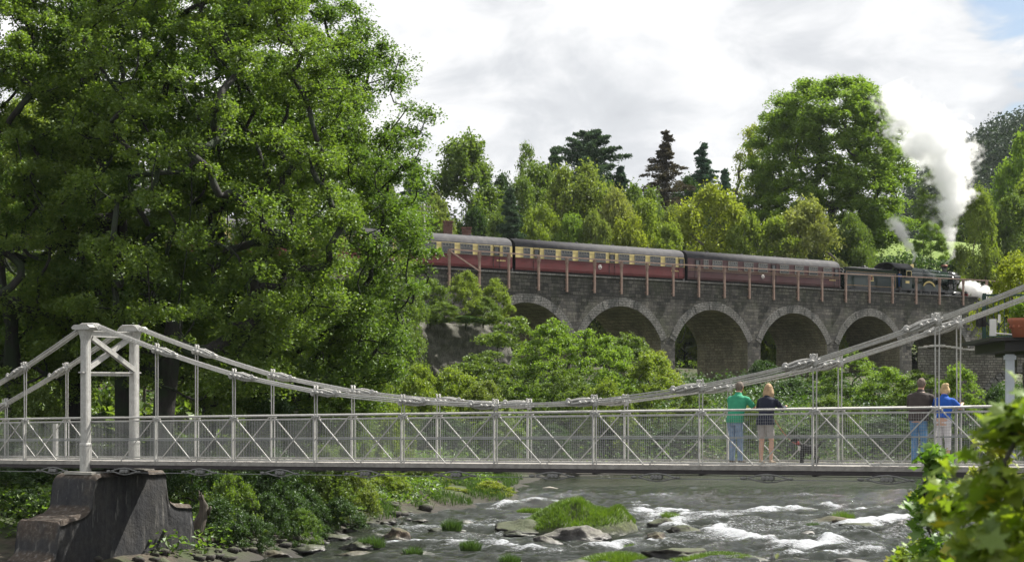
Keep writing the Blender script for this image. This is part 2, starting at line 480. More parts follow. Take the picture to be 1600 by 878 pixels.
CASCADES = [
 ([(1045, 797), (1090, 806), (1170, 802), (1250, 796)], .50, .95), ([(1125, 832), (1190, 848), (1250, 858), (1290, 850)], .42, .9), ([(1290, 792), (1360, 797), (1430, 790)], .35, .7),
 ([(1340, 824), (1400, 816), (1450, 808)], .40, .95), ([(930, 858), (1010, 848), (1110, 846)], .30, .8), ([(560, 818), (690, 802), (860, 784)], .35, .55),
 ([(630, 850), (750, 848), (850, 862)], .28, .6), ([(995, 790), (1030, 806), (1050, 826)], .35, .75), ([(880, 780), (960, 776), (1060, 778)], .25, .45), ([(1150, 868), (1260, 872), (1380, 862)], .22, .5), ([(640, 828), (740, 822), (800, 826)], .2, .5)]
def build_river():
    xs = np.concatenate([np.linspace(-420, -24, 20), np.arange(-20, 27, 0.16), np.linspace(28, 600, 60)])
    ys = np.concatenate([np.arange(4, 44, 0.8), np.arange(44, 80, 0.11), np.arange(80, 110, 0.4), np.linspace(112, 160, 10)])
    X, Y = np.meshgrid(xs, ys)
    # broken water between y 45 and 84, smoother pool above it
    rap = sstep(90, 80, Y) if False else 1 - sstep(78, 90, Y + 3 * fbm(X / 5, Y / 5, 3, 5))
    # streaks follow the flow, which comes from the right rear to the left front
    a = math.radians(24); U = X * math.cos(a) + Y * math.sin(a); W = -X * math.sin(a) + Y * math.cos(a)
    Z = 0.40 * fbm(U / 2.6, W / 1.0, 4, 11) * rap + 0.36 * fbm(U / 1.0, W / 0.55, 3, 13) * rap + 0.045 * fbm(U / 1.6, W / 0.7, 4, 19) + 0.13 * fbm(U / 0.6, W / 0.36, 3, 23) * (0.12 + rap)
    # ledges: long ridges where the stream breaks
    ridge = 1 - np.abs(fbm(U / 9.0 + 3, W / 2.1 + 7, 3, 31)) * 9
    ridge = np.clip(ridge, 0, 1)
    # strong chute near the right-hand rocks
    def spot(cx, cy, rx, ry): return np.exp(-(((X - cx) / rx) ** 2 + ((Y - cy) / ry) ** 2))
    chute = np.clip(spot(7.5, 62, 4.5, 5.5) + spot(12.5, 59, 3.0, 3.2) + 0.8 * spot(9.0, 53.5, 6.0, 2.0) + 0.6 * spot(2.5, 52.5, 4, 1.6) + 0.55 * spot(-0.5, 64, 5, 5), 0, 1)
    Z = Z + rap * (0.10 * ridge + 0.22 * chute * np.clip(fbm(U / 1.7, W / 0.8, 4, 41) * 3 + 0.3, 0, 1))
    casc = np.zeros_like(X)
    for line, wd, st in CASCADES:
        pts = [((a_ - 800) / F * (EYE * F / (b_ - HZ)), EYE * F / (b_ - HZ)) for a_, b_ in line]
        dd = _polydist(X + 0.7 * fbm(X / 1.3, Y / 1.3, 3, 61), Y + 0.9 * fbm(X / 1.1 + 4, Y / 1.1, 3, 62), [p[0] for p in pts], [p[1] for p in pts])
        near_side = np.interp(X, sorted(p[0] for p in pts), [p[1] for p in sorted(pts)]) > Y
        w_ = wd * np.where(near_side, 1.9, 0.55)
        casc = np.maximum(casc, st * np.exp(-(dd / w_) ** 2))
    Z = Z + 0.14 * casc
    foam = 0.85 * casc + np.clip(0.30 * ridge * rap + 0.25 * chute ** 1.3 * rap + 1.3 * np.clip(Z, 0, 1) * rap + 1.5 * fbm(U / 1.1, W / 0.35, 5, 51) * rap - 0.36 - 0.5 * (1 - rap), -0.45, 0.30)
    V = np.stack([X.ravel(), Y.ravel(), Z.ravel()], 1)
    nx, ny = len(xs), len(ys)
    i = np.arange(nx - 1)[None, :] + (np.arange(ny - 1) * nx)[:, None]
    Fq = np.stack([i, i + 1, i + nx + 1, i + nx], -1).reshape(-1, 4)
    me = np_mesh('river_water', V, Fq, True)
    at = me.attributes.new('foam', 'FLOAT', 'POINT'); at.data.foreach_set('value', foam.ravel().astype(np.float32))
    at = me.attributes.new('rapid', 'FLOAT', 'POINT'); at.data.foreach_set('value', rap.ravel().astype(np.float32))
    m, g = new_mat('river')
    co = g.n('ShaderNodeTexCoord').outputs['Object']
    fa = g.n('ShaderNodeAttribute', attribute_name='foam').outputs['Fac']
    st = g.n('ShaderNodeMapping', {'Vector': co, 'Rotation': (0, 0, -a), 'Scale': (1.2, 4.0, 1)}).outputs[0]
    br = g.noise(st, 6.5, 8, 0.8)
    fm = g.ramp(g.m('ADD', fa, g.m('MULTIPLY', g.m('SUBTRACT', br, 0.5), 3.4)), [(0.34, 0.0), (0.85, 1.0)])
    wat = g.n('ShaderNodeBsdfPrincipled', {'Base Color': (0.014, 0.018, 0.011, 1), 'Roughness': 0.07, 'IOR': 1.33})
    w2 = g.n('ShaderNodeMapping', {'Vector': co, 'Rotation': (0, 0, -a), 'Scale': (1.6, 4.5, 1)}).outputs[0]
    bp = g.n('ShaderNodeBump', {'Height': g.noise(w2, 3.4, 6, 0.7), 'Strength': g.m('ADD', 0.27, g.m('MULTIPLY', g.n('ShaderNodeAttribute', attribute_name='rapid').outputs['Fac'], 0.6)), 'Distance': 0.14})
    g.L.new(bp.outputs[0], wat.inputs['Normal'])
    fo = g.n('ShaderNodeBsdfPrincipled', {'Base Color': (0.36, 0.38, 0.41, 1), 'Roughness': 0.7, 'Subsurface Weight': 0.0})
    bp2 = g.n('ShaderNodeBump', {'Height': br, 'Strength': 0.8, 'Distance': 0.08}); g.L.new(bp2.outputs[0], fo.inputs['Normal'])
    mx = g.n('ShaderNodeMixShader', {0: fm, 1: wat.outputs[0], 2: fo.outputs[0]})
    finish(g, mx.outputs[0])
    o = link_mesh('river_water', me, m); setp(o, kind='structure')

def build_hill():
    # wooded hill far to the right
    n = 90
    us = np.linspace(0, 1, n); vs = np.linspace(0, 1, 40)
    U, Vv = np.meshgrid(us, vs)
    X = 40 + U * 560; Y = 380 + Vv * 420
    crest = np.interp(X, [40, 100, 118, 128, 137, 157, 210, 330, 600], [0, 12, 36, 50, 60, 70, 88, 115, 140])
    Z = 14 + crest * sstep(0, 0.35, Vv) * (1 - 0.15 * Vv) + 5 * fbm(X / 30, Y / 30, 3, 9)
    V = np.stack([X.ravel(), Y.ravel(), Z.ravel()], 1)
    i = np.arange(n - 1)[None, :] + (np.arange(39) * n)[:, None]
    Fq = np.stack([i, i + 1, i + n + 1, i + n], -1).reshape(-1, 4)
    o = link_mesh('hill', np_mesh('hill', V, Fq, True), paint('hill_scrub', (0.05, 0.07, 0.025), 0.95, var=0.4, scale=0.05))
    setp(o, kind='structure')
    # its woods: nobody could count them
    rng = np.random.default_rng(5)
    k = 1500
    x = rng.uniform(60, 330, k); t = rng.uniform(0.0, 0.4, k)
    cr = np.interp(x, [40, 100, 118, 128, 137, 157, 210, 330, 600], [0, 12, 36, 50, 60, 70, 88, 115, 140])
    y = 380 + t * 420; z = 14 + cr * sstep(0, 0.35, t) * (1 - 0.15 * t)
    C = np.stack([x, y, z], 1)
    r = rng.uniform(3.2, 6.0, k)
    pts = []
    for j in range(k):
        q = rng.normal(size=(170, 3)); q /= np.linalg.norm(q, axis=1)[:, None]
        q *= rng.uniform(0.6, 1.0, (170, 1)) * r[j]; q[:, 2] = q[:, 2] * 1.1 + r[j] * 1.0
        pts.append(C[j] + q)
    me = leaf_cloud('far_woodland', np.concatenate(pts), 1.05, rng, 0.4)
    o = link_mesh('far_woodland', me, M['leaf_far']); setp(o, kind='stuff')
    o['label'] = 'dark wooded hill far off behind the smoke'

def leaf_cloud(name, C, size, rng, upbias=0.8, aspect=0.62, jit=0.45, down=0.0, lobed=False):
    """one kite-shaped folded leaf per centre"""
    n = len(C)
    nrm = rng.normal(size=(n, 3)); nrm[:, 2] = np.abs(nrm[:, 2]) + upbias
    nrm /= np.linalg.norm(nrm, axis=1)[:, None]
    a = rng.normal(size=(n, 3)); a[:, 2] -= down
    a -= nrm * (a * nrm).sum(1)[:, None]; a /= np.linalg.norm(a, axis=1)[:, None]
    b = np.cross(nrm, a)
    s = size * (1 + jit * rng.uniform(-1, 1, (n, 1)))
    if lobed:
        out = [(-.5, 0), (-.22, .16), (-.30, .44), (-.02, .26), (.16, .50), (.26, .18), (.58, 0), (.26, -.18), (.16, -.50), (-.02, -.26), (-.30, -.44), (-.22, -.16)]
        V = np.stack([C + a * s * p + b * s * q * 1.1 + nrm * s * (0.25 * abs(q) - 0.12 * p * p) for p, q in out], 1).reshape(-1, 3)
        return np_mesh(name, V, np.arange(n * 12).reshape(n, 12))
    v0 = C - a * s * 0.5
    v2 = C + a * s * 0.5 - nrm * s * 0.10
    v1 = C + b * s * aspect * 0.5 + nrm * s * 0.10 + a * s * 0.05
    v3 = C - b * s * aspect * 0.5 + nrm * s * 0.10 + a * s * 0.05
    V = np.stack([v0, v1, v2, v3], 1).reshape(-1, 3)
    return np_mesh(name, V, np.arange(n * 4).reshape(n, 4))

build_ground(); build_river(); build_hill()

# ------------------------------------------------------------------ air
def build_haze():
    bm = bmesh.new(); box(bm, (60, 400, 88), (1500, 1500, 192))
    m, g = new_mat('haze_air')
    vol = g.n('ShaderNodeVolumePrincipled', {'Color': (0.82, 0.90, 1.0, 1), 'Density': 0.00005, 'Anisotropy': 0.2})
    g.n('ShaderNodeOutputMaterial', {1: vol.outputs[0]})
    m.cycles.homogeneous_volume = True
    o = obj('haze', bm, m); setp(o, kind='stuff')
build_haze()
# ------------------------------------------------------------------ viaduct and railway
M['masonry'] = stone_mat('viaduct_masonry', (0.15, 0.143, 0.128), (0.034, 0.034, 0.036), (0.022, 0.021, 0.02), 0.66, 0.29, stain=0.75, moss=0.35)
M['voussoir'] = stone_mat('voussoir_stone', (0.22, 0.22, 0.215), (0.165, 0.165, 0.16), (0.07, 0.066, 0.06), 0.45, 0.22, stain=0.35, moss=0.12)
M['soffit'] = stone_mat('soffit_stone', (0.30, 0.285, 0.20), (0.20, 0.19, 0.135), (0.12, 0.11, 0.08), 0.6, 0.26, stain=0.35, moss=0.3)
M['rubble'] = stone_mat('rubble_wall', (0.26, 0.25, 0.22), (0.14, 0.13, 0.115), (0.05, 0.047, 0.04), 0.42, 0.17, stain=0.45, moss=0.25)
M['cliffstone'] = paint('pale_streaked_rock', (0.11, 0.103, 0.09), 0.95, var=0.5, scale=1.6, dirt=(0.020, 0.032, 0.014), dirt_amt=1.0, bump=1.0, streak=True)
M['rust'] = paint('rusted_post', (0.27, 0.19, 0.155), 0.8, var=0.3, scale=4, dirt=(0.24, 0.14, 0.11), dirt_amt=0.5)
M['ballast'] = paint('ballast', (0.14, 0.125, 0.11), 0.95, var=0.5, scale=6, bump=1.0)

def face_al(px, base=F0):
    """where the ray through photo column px meets the face line: distance along the railway"""
    u = (px - 800.0) / F
    return (u * base[1] - base[0]) / (TDX - TDY * u)
def face_pt(al, out=0.0):
    return (F0[0] + al * TDX + out * NX, F0[1] + al * TDY + out * NY)
def face_z(px, py, out=0.0):
    al = face_al(px, face_pt(0, out)); y = face_pt(al, out)[1]
    return al, EYE + (HZ - py) / F * y

VIA_W = 6.5
def build_viaduct():
    root = empty('stone_viaduct', (F0[0], F0[1], 0), TROT, 'long grey stone railway viaduct with a row of round arches', 'viaduct')
    top = 14.3
    cs = [0.6, 11.3, 22.5, 33.7, 44.9, 56.3]
    hw, rise, crown = 4.72, 2.95, 11.95
    R = (hw * hw + rise * rise) / (2 * rise); cz = crown - R
    def zin(x, c): return cz + math.sqrt(max(R * R - (x - c) ** 2, 0))
    bm = bmesh.new()
    a0, a1 = -16.0, 70.0
    zb = 3.5
    segs = []           # (x0, x1, zlow0, zlow1)
    x = a0
    for c in cs:
        segs.append((x, c - hw, zb, zb))
        N = 22
        xs = [c - hw * math.cos(math.pi * k / N) for k in range(N + 1)]
        for p, q in zip(xs, xs[1:]): segs.append((p, q, zin(p, c), zin(q, c)))
        x = c + hw
    segs.append((x, a1, zb, zb))
    def quad(*p, mi=0):
        f = bm.faces.new([bm.verts.new(v) for v in p]); f.material_index = mi
    W = VIA_W
    for (p, q, zp, zq) in segs:
        quad((p, 0, zp), (q, 0, zq), (q, 0, top), (p, 0, top))
        quad((q, W, zq), (p, W, zp), (p, W, top), (q, W, top))
        quad((p, 0, top), (q, 0, top), (q, 0.45, top), (p, 0.45, top))
        quad((p, W - 0.45, top), (q, W - 0.45, top), (q, W, top), (p, W, top))
        quad((p, 0.45, top), (q, 0.45, top), (q, 0.45, 13.2), (p, 0.45, 13.2))
        quad((q, W - 0.45, top), (p, W - 0.45, top), (p, W - 0.45, 13.2), (q, W - 0.45, 13.2))
        if zp > zb: quad((p, 0, zp), (p, W, zp), (q, W, zq), (q, 0, zq), mi=1)
    for c in cs:
        zs = crown - rise
        quad((c - hw, 0, zb), (c - hw, W, zb), (c - hw, W, zs), (c - hw, 0, zs), mi=1)
        quad((c + hw, W, zb), (c + hw, 0, zb), (c + hw, 0, zs), (c + hw, W, zs), mi=1)
    quad((a0, W, zb), (a0, 0, zb), (a0, 0, top), (a0, W, top)); quad((a1, 0, zb), (a1, W, zb), (a1, W, top), (a1, 0, top))
    obj('masonry_wall', bm, [M['masonry'], M['soffit']], root)
    # coping
    bm = bmesh.new(); box(bm, ((a0 + a1) / 2, 0.2, top + 0.07), (a1 - a0, 0.62, 0.14)); obj('coping', bm, M['voussoir'], root)
    for c in cs:
        bm = bmesh.new()
        N = 34; R2 = R + 0.74
        th = math.asin(hw / R)
        ring = []
        for k in range(N + 1):
            a = -th + 2 * th * k / N
            ring.append((c + R * math.sin(a), cz + R * math.cos(a), c + R2 * math.sin(a), cz + R2 * math.cos(a)))
        for k, (p, q) in enumerate(zip(ring, ring[1:])):
            jut = -0.05 - 0.02 * ((k * 7919) % 5) / 5
            e = 0.025
            xi0, zi0, xo0, zo0 = p; xi1, zi1, xo1, zo1 = q
            def lerp(a_, b_, t): return a_ + (b_ - a_) * t
            pts = [(lerp(xi0, xi1, e), lerp(zi0, zi1, e) - 0.003), (lerp(xi0, xi1, 1 - e), lerp(zi0, zi1, 1 - e) - 0.003), (lerp(xo0, xo1, 1 - e), lerp(zo0, zo1, 1 - e)), (lerp(xo0, xo1, e), lerp(zo0, zo1, e))]
            prism(bm, pts, jut, 0.02)
        obj('arch_ring', bm, M['voussoir'], root)
    return root
build_viaduct()

def build_track():
    bm = bmesh.new()
    box(bm, (5, 3.2, 13.25), (160, 5.4, 0.1), mi=0)
    for k in range(-105, 125):
        box(bm, (k * 0.66, 2.3, 13.36), (0.25, 2.6, 0.1), mi=1)
    for yy in (2.3 - 0.72, 2.3 + 0.72):
        box(bm, (5, yy, 13.53), (155, 0.07, 0.22), mi=2)
    o = obj('railway_track', bm, [M['ballast'], M['darkwood'], M['rust']])
    o.location = (F0[0], F0[1], 0); o.rotation_euler = (0, 0, TROT)
    setp(o, kind='structure')
build_track()

def build_railing():
    root = empty('trackside_railing', (F0[0], F0[1], 0), TROT, 'rusty pink post and rail fence bolted to the outside of the viaduct', 'railing')
    posts = [702, 749, 795, 841.7, 885.8, 929, 971, 1011, 1052, 1092, 1132, 1171, 1209, 1247, 1284.5, 1321.6, 1358.4, 1394.7, 1431.6, 1468, 1505, 1541.6, 1578]
    rp = [(702, 390), (795, 397), (841.7, 401), (929, 407), (1052, 415), (1132, 417.5), (1209, 421.6), (1321, 427.4), (1505, 432.8), (1578, 437)]
    bp = [(702, 446), (749, 448), (841.7, 454), (1052, 463), (1321, 472.4), (1505, 477), (1578, 478)]
    AL = []
    for i, px in enumerate(posts):
        ry = np.interp(px, [a for a, _ in rp], [b for _, b in rp]); by = np.interp(px, [a for a, _ in bp], [b for _, b in bp])
        al, zr = face_z(px, ry, 0.16); _, zb = face_z(px, by, 0.16)
        zr = 0.5 * zr + 0.5 * 16.0
        AL.append((al, zr, zb))
        bm = bmesh.new()
        box(bm, (al, -0.16, (zr + zb) / 2), (0.17, 0.16, zr - zb))
        box(bm, (al, -0.17, zr - 0.32), (0.24, 0.20, 0.40))
        box(bm, (al, -0.08, zb + 0.25), (0.26, 0.14, 0.10)); box(bm, (al, -0.08, 14.0), (0.26, 0.14, 0.10))
        obj('post', bm, M['rust'], root)
    bm = bmesh.new()
    for (a, za, _), (b, zb_, _) in zip(AL, AL[1:]): bar(bm, (a, -0.29, za - 0.03), (b, -0.29, zb_ - 0.03), 0.06, 0.11)
    obj('top_rail', bm, M['rust'], root)
    bm = bmesh.new(); bar(bm, (AL[0][0], -0.33, AL[0][1] - 0.2), (AL[1][0], -0.33, 14.25), 0.07, 0.12); obj('brace', bm, M['rust'], root)
    bm = bmesh.new(); bar(bm, (AL[-2][0], -0.33, 14.0), (AL[-1][0], -0.33, AL[-1][1] - 0.1), 0.07, 0.12); obj('brace', bm, paint('pale_brace', (0.5, 0.45, 0.36), 0.7), root)
build_railing()

# ---- retaining cliff under the left end, roadside walls at the right
def rough_block(name, x0, x1, y0, y1, z0, z1, amp, mats, label, cat, res=0.35, M4=None, seed=0):
    bm = bmesh.new(); box(bm, ((x0 + x1) / 2, (y0 + y1) / 2, (z0 + z1) / 2), (x1 - x0, y1 - y0, z1 - z0))
    n = max(2, int(max(x1 - x0, z1 - z0) / res))
    bmesh.ops.subdivide_edges(bm, edges=bm.edges[:], cuts=min(n, 40), use_grid_fill=True)
    for v in bm.verts:
        q = v.co * 0.6 + Vector((seed, 0, 0))
        v.co += Vector((mnoise.noise(q), mnoise.noise(q + Vector((9, 3, 1))), 0.6 * mnoise.noise(q + Vector((2, 7, 5))))) * amp
        v.co.y += amp * 0.6 * mnoise.noise(v.co * 2.1)
    o = obj(name, bm, mats, None, True)
    o.location = (F0[0], F0[1], 0); o.rotation_euler = (0, 0, TROT)
    return setp(o, label, cat)
rough_block('retaining_wall', -17.5, -3.6, -3.2, -0.05, 3.6, 9.9, 0.5, M['cliffstone'], 'pale streaked rock face below the first arch, overgrown on top', 'rock face', seed=4)

def wall_with_arch():
    # lower lane wall in front of the viaduct's right end
    base = P(1440, 600, 112.0)
    root = empty('lane_wall', (base.x, base.y, 0), math.radians(9), 'rubble stone lane wall with pale coping and a half hidden arch', 'stone wall')
    L = 14.0; zt = 7.55
    bm = bmesh.new()
    c, r, zs = 7.6, 3.6, 2.4
    prev = 0.0; segs = [(0.0, c - r, 2.0, 2.0)]
    N = 20
    for k in range(N):
        xa = c - r * math.cos(math.pi * k / N); xb = c - r * math.cos(math.pi * (k + 1) / N)
        segs.append((xa, xb, zs + math.sqrt(max(0, r * r - (xa - c) ** 2)), zs + math.sqrt(max(0, r * r - (xb - c) ** 2))))
    segs.append((c + r, L, 2.0, 2.0))
    def top(x): return zt + 0.25 * math.sin(x * 1.3) * 0.5 + 0.05 * x * 0
    def quad(*p):
        bm.faces.new([bm.verts.new(v) for v in p])
    for a, b, za, zb in segs:
        quad((a, 0, za), (b, 0, zb), (b, 0, top(b)), (a, 0, top(a)))
        quad((a, 0, top(a)), (b, 0, top(b)), (b, 0.6, top(b)), (a, 0.6, top(a)))
        quad((b, 0.6, zb), (a, 0.6, za), (a, 0.6, top(a)), (b, 0.6, top(b)))
        if za > 2.05 or zb > 2.05: quad((a, 0, za), (a, 3.0, za), (b, 3.0, zb), (b, 0, zb))
    quad((0, 0.6, 2.0), (0, 0, 2.0), (0, 0, top(0)), (0, 0.6, top(0)))
    quad((L, 0, 2.0), (L, 0.6, 2.0), (L, 0.6, top(L)), (L, 0, top(L)))
    obj('wall', bm, M['rubble'], root)
    bm = bmesh.new()
    for k in range(34):
        x = 0.2 + k * 0.41; h = 0.10 + 0.05 * ((k * 37) % 7) / 7
        if x < L: box(bm, (x, 0.3, top(x) + h / 2 + 0.01), (0.37, 0.75, h), rz=0.02 * ((k * 13) % 5 - 2))
    obj('coping', bm, paint('pale_coping', (0.42, 0.40, 0.37), 0.9, var=0.3, bump=0.6), root)
    bm = bmesh.new()
    for k in range(24):
        a = math.pi * (k + 0.5) / 24
        dx, dz = math.cos(a), math.sin(a)
        for_c = Vector((c + (r + 0.28) * dx, -0.03, zs + (r + 0.28) * dz))
        Mx = Matrix.Translation(for_c) @ Matrix.Rotation(-a + math.pi / 2, 4, 'Y') @ Matrix.Diagonal((0.42, 0.14, 0.52, 1))
        rr = bmesh.ops.create_cube(bm, size=1.0); bmesh.ops.transform(bm, matrix=Mx, verts=rr['verts'])
    obj('arch_ring', bm, M['voussoir'], root)
wall_with_arch()

# ------------------------------------------------------------------ the train
M['maroon'] = paint('maroon_paint', (0.12, 0.018, 0.020), 0.45, var=0.15, scale=1.2, dirt=(0.05, 0.025, 0.022), dirt_amt=0.3)
M['lake'] = paint('crimson_lake_paint', (0.055, 0.014, 0.017), 0.42, var=0.15, scale=1.2, dirt=(0.04, 0.022, 0.02), dirt_amt=0.3)
M['cream'] = paint('cream_paint', (0.58, 0.47, 0.19), 0.5, var=0.06, scale=1.0, dirt=(0.34, 0.28, 0.15), dirt_amt=0.25)
M['roofgrey'] = paint('coach_roof', (0.026, 0.026, 0.032), 0.85, var=0.25, scale=1.0, dirt=(0.09, 0.085, 0.08), dirt_amt=0.4)
M['black'] = paint('black_paint', (0.012, 0.012, 0.013), 0.5, var=0.3)
M['underframe'] = paint('grimy_underframe', (0.018, 0.016, 0.015), 0.8, var=0.4)
M['locogreen'] = paint('brunswick_green_paint', (0.010, 0.022, 0.018), 0.2, var=0.2, scale=1.5)
M['locoblack'] = paint('loco_black_paint', (0.014, 0.015, 0.016), 0.22, var=0.25)
M['steel'] = paint('bright_steel', (0.42, 0.42, 0.42), 0.35, 0.7, var=0.2)
M['copper'] = paint('copper', (0.20, 0.09, 0.065), 0.4, 0.7, var=0.2)
M['brass'] = paint('brass', (0.62, 0.50, 0.22), 0.3, 0.7, var=0.1)
M['whitepaint'] = paint('white_paint', (0.7, 0.7, 0.68), 0.5, var=0.05)
M['frame_alu'] = paint('window_frame', (0.17, 0.165, 0.15), 0.5, var=0.1)
M['coal'] = paint('coal', (0.015, 0.015, 0.016), 0.5, var=0.5, scale=8, bump=1.0)
def glass_mat(name, col=(0.02, 0.024, 0.026), rough=0.06):
    m, g = new_mat(name)
    b = g.n('ShaderNodeBsdfPrincipled', {'Base Color': col + (1,), 'Roughness': rough, 'Specular IOR Level': 0.8})
    finish(g, b.outputs[0]); return m
M['pane'] = glass_mat('coach_window_glass')
M['blind'] = paint('interior_seen_through_glass', (0.11, 0.105, 0.09), 0.35, var=0.5, scale=2.5)

LINE0 = (0.2, 140.7)    # near side of coach two at its left end
def line_al(px): return face_al(px, LINE0)
BODY_W = 2.74
def coach_profile():
    # (y from near side, z over rail) going round from near sill over the roof to the far sill
    p = [(0.04, 1.05), (0.0, 1.25), (0.0, 2.05), (0.02, 2.95), (0.06, 3.06)]
    for k in range(1, 12):
        a = math.pi * k / 12
        p.append((BODY_W / 2 - (BODY_W / 2 - 0.06) * math.cos(a) , 3.06 + 0.68 * math.sin(a) ** 0.9))
    p += [(BODY_W - 0.06, 3.06), (BODY_W - 0.02, 2.95), (BODY_W, 2.05), (BODY_W, 1.25), (BODY_W - 0.04, 1.05)]
    return p

_win = {}
def make_window(parent, x, w, z0, z1, vents, frame_mat, y=0.0, side=-1):
    key = (round(w, 2), round(z0, 2), round(z1, 2), vents, frame_mat.name, side)
    if key not in _win:
        bm = bmesh.new(); t = 0.055
        for a, b, c, d in ((-w / 2 - t, -w / 2, z0 - t, z1 + t), (w / 2, w / 2 + t, z0 - t, z1 + t), (-w / 2, w / 2, z1, z1 + t), (-w / 2, w / 2, z0 - t, z0)):
            box(bm, ((a + b) / 2, 0, (c + d) / 2), (b - a, 0.05, d - c))
        if vents:
            zv = z1 - 0.33 * (z1 - z0)
            box(bm, (0, 0, zv), (w, 0.045, 0.04))
            for k in range(1, vents):
                xx = -w / 2 + w * k / vents
                box(bm, (xx, 0, (zv + z1) / 2), (0.045, 0.045, z1 - zv))
        fr = obj('window', bm, frame_mat, parent)
        bm = bmesh.new()
        box(bm, (0, 0.02, (z0 + z1) / 2), (w, 0.03, z1 - z0), mi=0)
        # drawn-back curtains and seat backs just behind the glass give each window its own tone
        pn = obj('pane', bm, M['pane'], fr)
        _win[key] = (fr.data, pn.data)
    else:
        fr = bpy.data.objects.new('window', _win[key][0]); COL.objects.link(fr); fr.parent = parent
        pn = bpy.data.objects.new('pane', _win[key][1]); COL.objects.link(pn); pn.parent = fr
    fr.location = (x, y, 0)
    return fr

def make_coach(al0, length, style, label, wins, doors, roundel):
    """style 'cc' = maroon and cream, 'm' = maroon; wins (x, w, vents), doors x positions"""
    ox = LINE0[0] + al0 * TDX; oy = LINE0[1] + al0 * TDY
    root = empty('railway_coach', (ox, oy, RAILZ), TROT, label, 'railway coach', 'coaches of the steam train')
    pr = coach_profile()
    bm = bmesh.new()
    ends = [[bm.verts.new((x, y, z)) for y, z in pr] for x in (0.0, length)]
    n = len(pr)
    lower, upper = (0, 1) if style == 'cc' else (0, 0)
    for i in range(n - 1):
        f = bm.faces.new((ends[0][i], ends[0][i + 1], ends[1][i + 1], ends[1][i]))
        zc = (pr[i][1] + pr[i + 1][1]) / 2
        if 3.0 < zc or 4 <= i <= n - 6: f.material_index = 2; f.smooth = True
        else: f.material_index = lower if zc < 2.02 else upper
    for e in ends:
        f = bm.faces.new(e if e is ends[1] else e[::-1]); f.material_index = 3
    bm.faces.new([ends[0][0], ends[1][0], ends[1][-1], ends[0][-1]]).material_index = 3
    base = M['maroon'] if style == 'cc' else M['lake']
    body = obj('body', bm, [base, M['cream'], M['roofgrey'], M['black']], root)
    # lining, cantrail strip and gutter
    bm = bmesh.new()
    box(bm, (length / 2, -0.012, 3.0), (length - 0.1, 0.02, 0.035), mi=0)
    box(bm, (length / 2, -0.012, 2.055), (length - 0.1, 0.018, 0.03), mi=1 if style == 'cc' else 2)
    if style != 'cc': box(bm, (length / 2, -0.012, 1.9), (length - 0.1, 0.018, 0.025), mi=2)
    obj('lining', bm, [M['black'], M['black'], paint('lining_straw', (0.26, 0.19, 0.10), 0.5)], root)
    # underframe, trussing, bogies
    bm = bmesh.new()
    box(bm, (length / 2, BODY_W / 2, 0.93), (length - 0.1, BODY_W - 0.3, 0.23))
    for yy in (0.25, BODY_W - 0.25):
        bar(bm, (5.3, yy, 0.85), (7.6, yy, 0.42), 0.08); bar(bm, (7.6, yy, 0.42), (length - 7.6, yy, 0.42), 0.08); bar(bm, (length - 7.6, yy, 0.42), (length - 5.3, yy, 0.85), 0.08)
        for xx in (8.2, 9.6, length - 8.6): box(bm, (xx, yy + 0.1, 0.62), (1.1, 0.4, 0.42))
    obj('underframe', bm, M['underframe'], root)
    for bx in (2.9, length - 2.9):
        bm = bmesh.new()
        for yy in (0.35, BODY_W - 0.35):
            box(bm, (bx, yy, 0.62), (3.5, 0.10, 0.26)); box(bm, (bx, yy, 0.45), (1.0, 0.16, 0.24))
            for s in (-1.3, 1.3): box(bm, (bx + s, yy, 0.48), (0.36, 0.2, 0.34))
        bg = obj('bogie', bm, M['underframe'], root)
        for s in (-1.3, 1.3):
            bm = bmesh.new()
            for yy in (BODY_W / 2 - 0.78, BODY_W / 2 + 0.70): lathe(bm, [(0.46, -0.0), (0.46, 0.10), (0.40, 0.12)], (bx + s, yy, 0.46), 18, axis='Y')
            tube(bm, [(bx + s, BODY_W / 2 - 0.7, 0.46), (bx + s, BODY_W / 2 + 0.7, 0.46)], 0.08, 8)
            obj('wheelset', bm, M['steel'], bg)
    # windows and doors
    fm = M['frame_alu']
    for x, w, v in wins: make_window(root, x, w, 2.14, 2.86, v, fm, -0.012)
    for x in doors:
        bm = bmesh.new()
        for dx in (-0.33, 0.33): box(bm, (x + dx, -0.004, 2.05), (0.02, 0.03, 1.9))
        box(bm, (x + 0.28, -0.03, 1.78), (0.05, 0.05, 0.14)); box(bm, (x, -0.004, 3.0 - 0.002), (0.66, 0.032, 0.02))
        for zz in (1.35, 1.75, 2.6): box(bm, (x - 0.35, -0.02, zz), (0.07, 0.05, 0.05))
        d = obj('door', bm, M['black'], root)
        make_window(root, x, 0.42, 2.16, 2.78, 0, M['black'], -0.012)
    # roundel
    if roundel is not None:
        bm = bmesh.new(); lathe(bm, [(0.20, -0.02), (0.20, 0.0)], (roundel, 0, 1.68), 20, axis='Y'); lathe(bm, [(0.155, -0.028), (0.155, -0.021)], (roundel, 0, 1.68), 20, mi=1, axis='Y')
        box(bm, (roundel, -0.034, 1.68), (0.34, 0.008, 0.07), mi=0); blob(bm, (roundel, -0.032, 1.78), (0.06, 0.012, 0.06), 1)
        obj('roundel', bm, [M['whitepaint'], M['maroon']], root)
        bm = bmesh.new()
        for k in range(6): box(bm, (length - 1.6 + k * 0.16, -0.006, 1.72), (0.09, 0.012, 0.11))
        obj('number', bm, M['brass'], root)
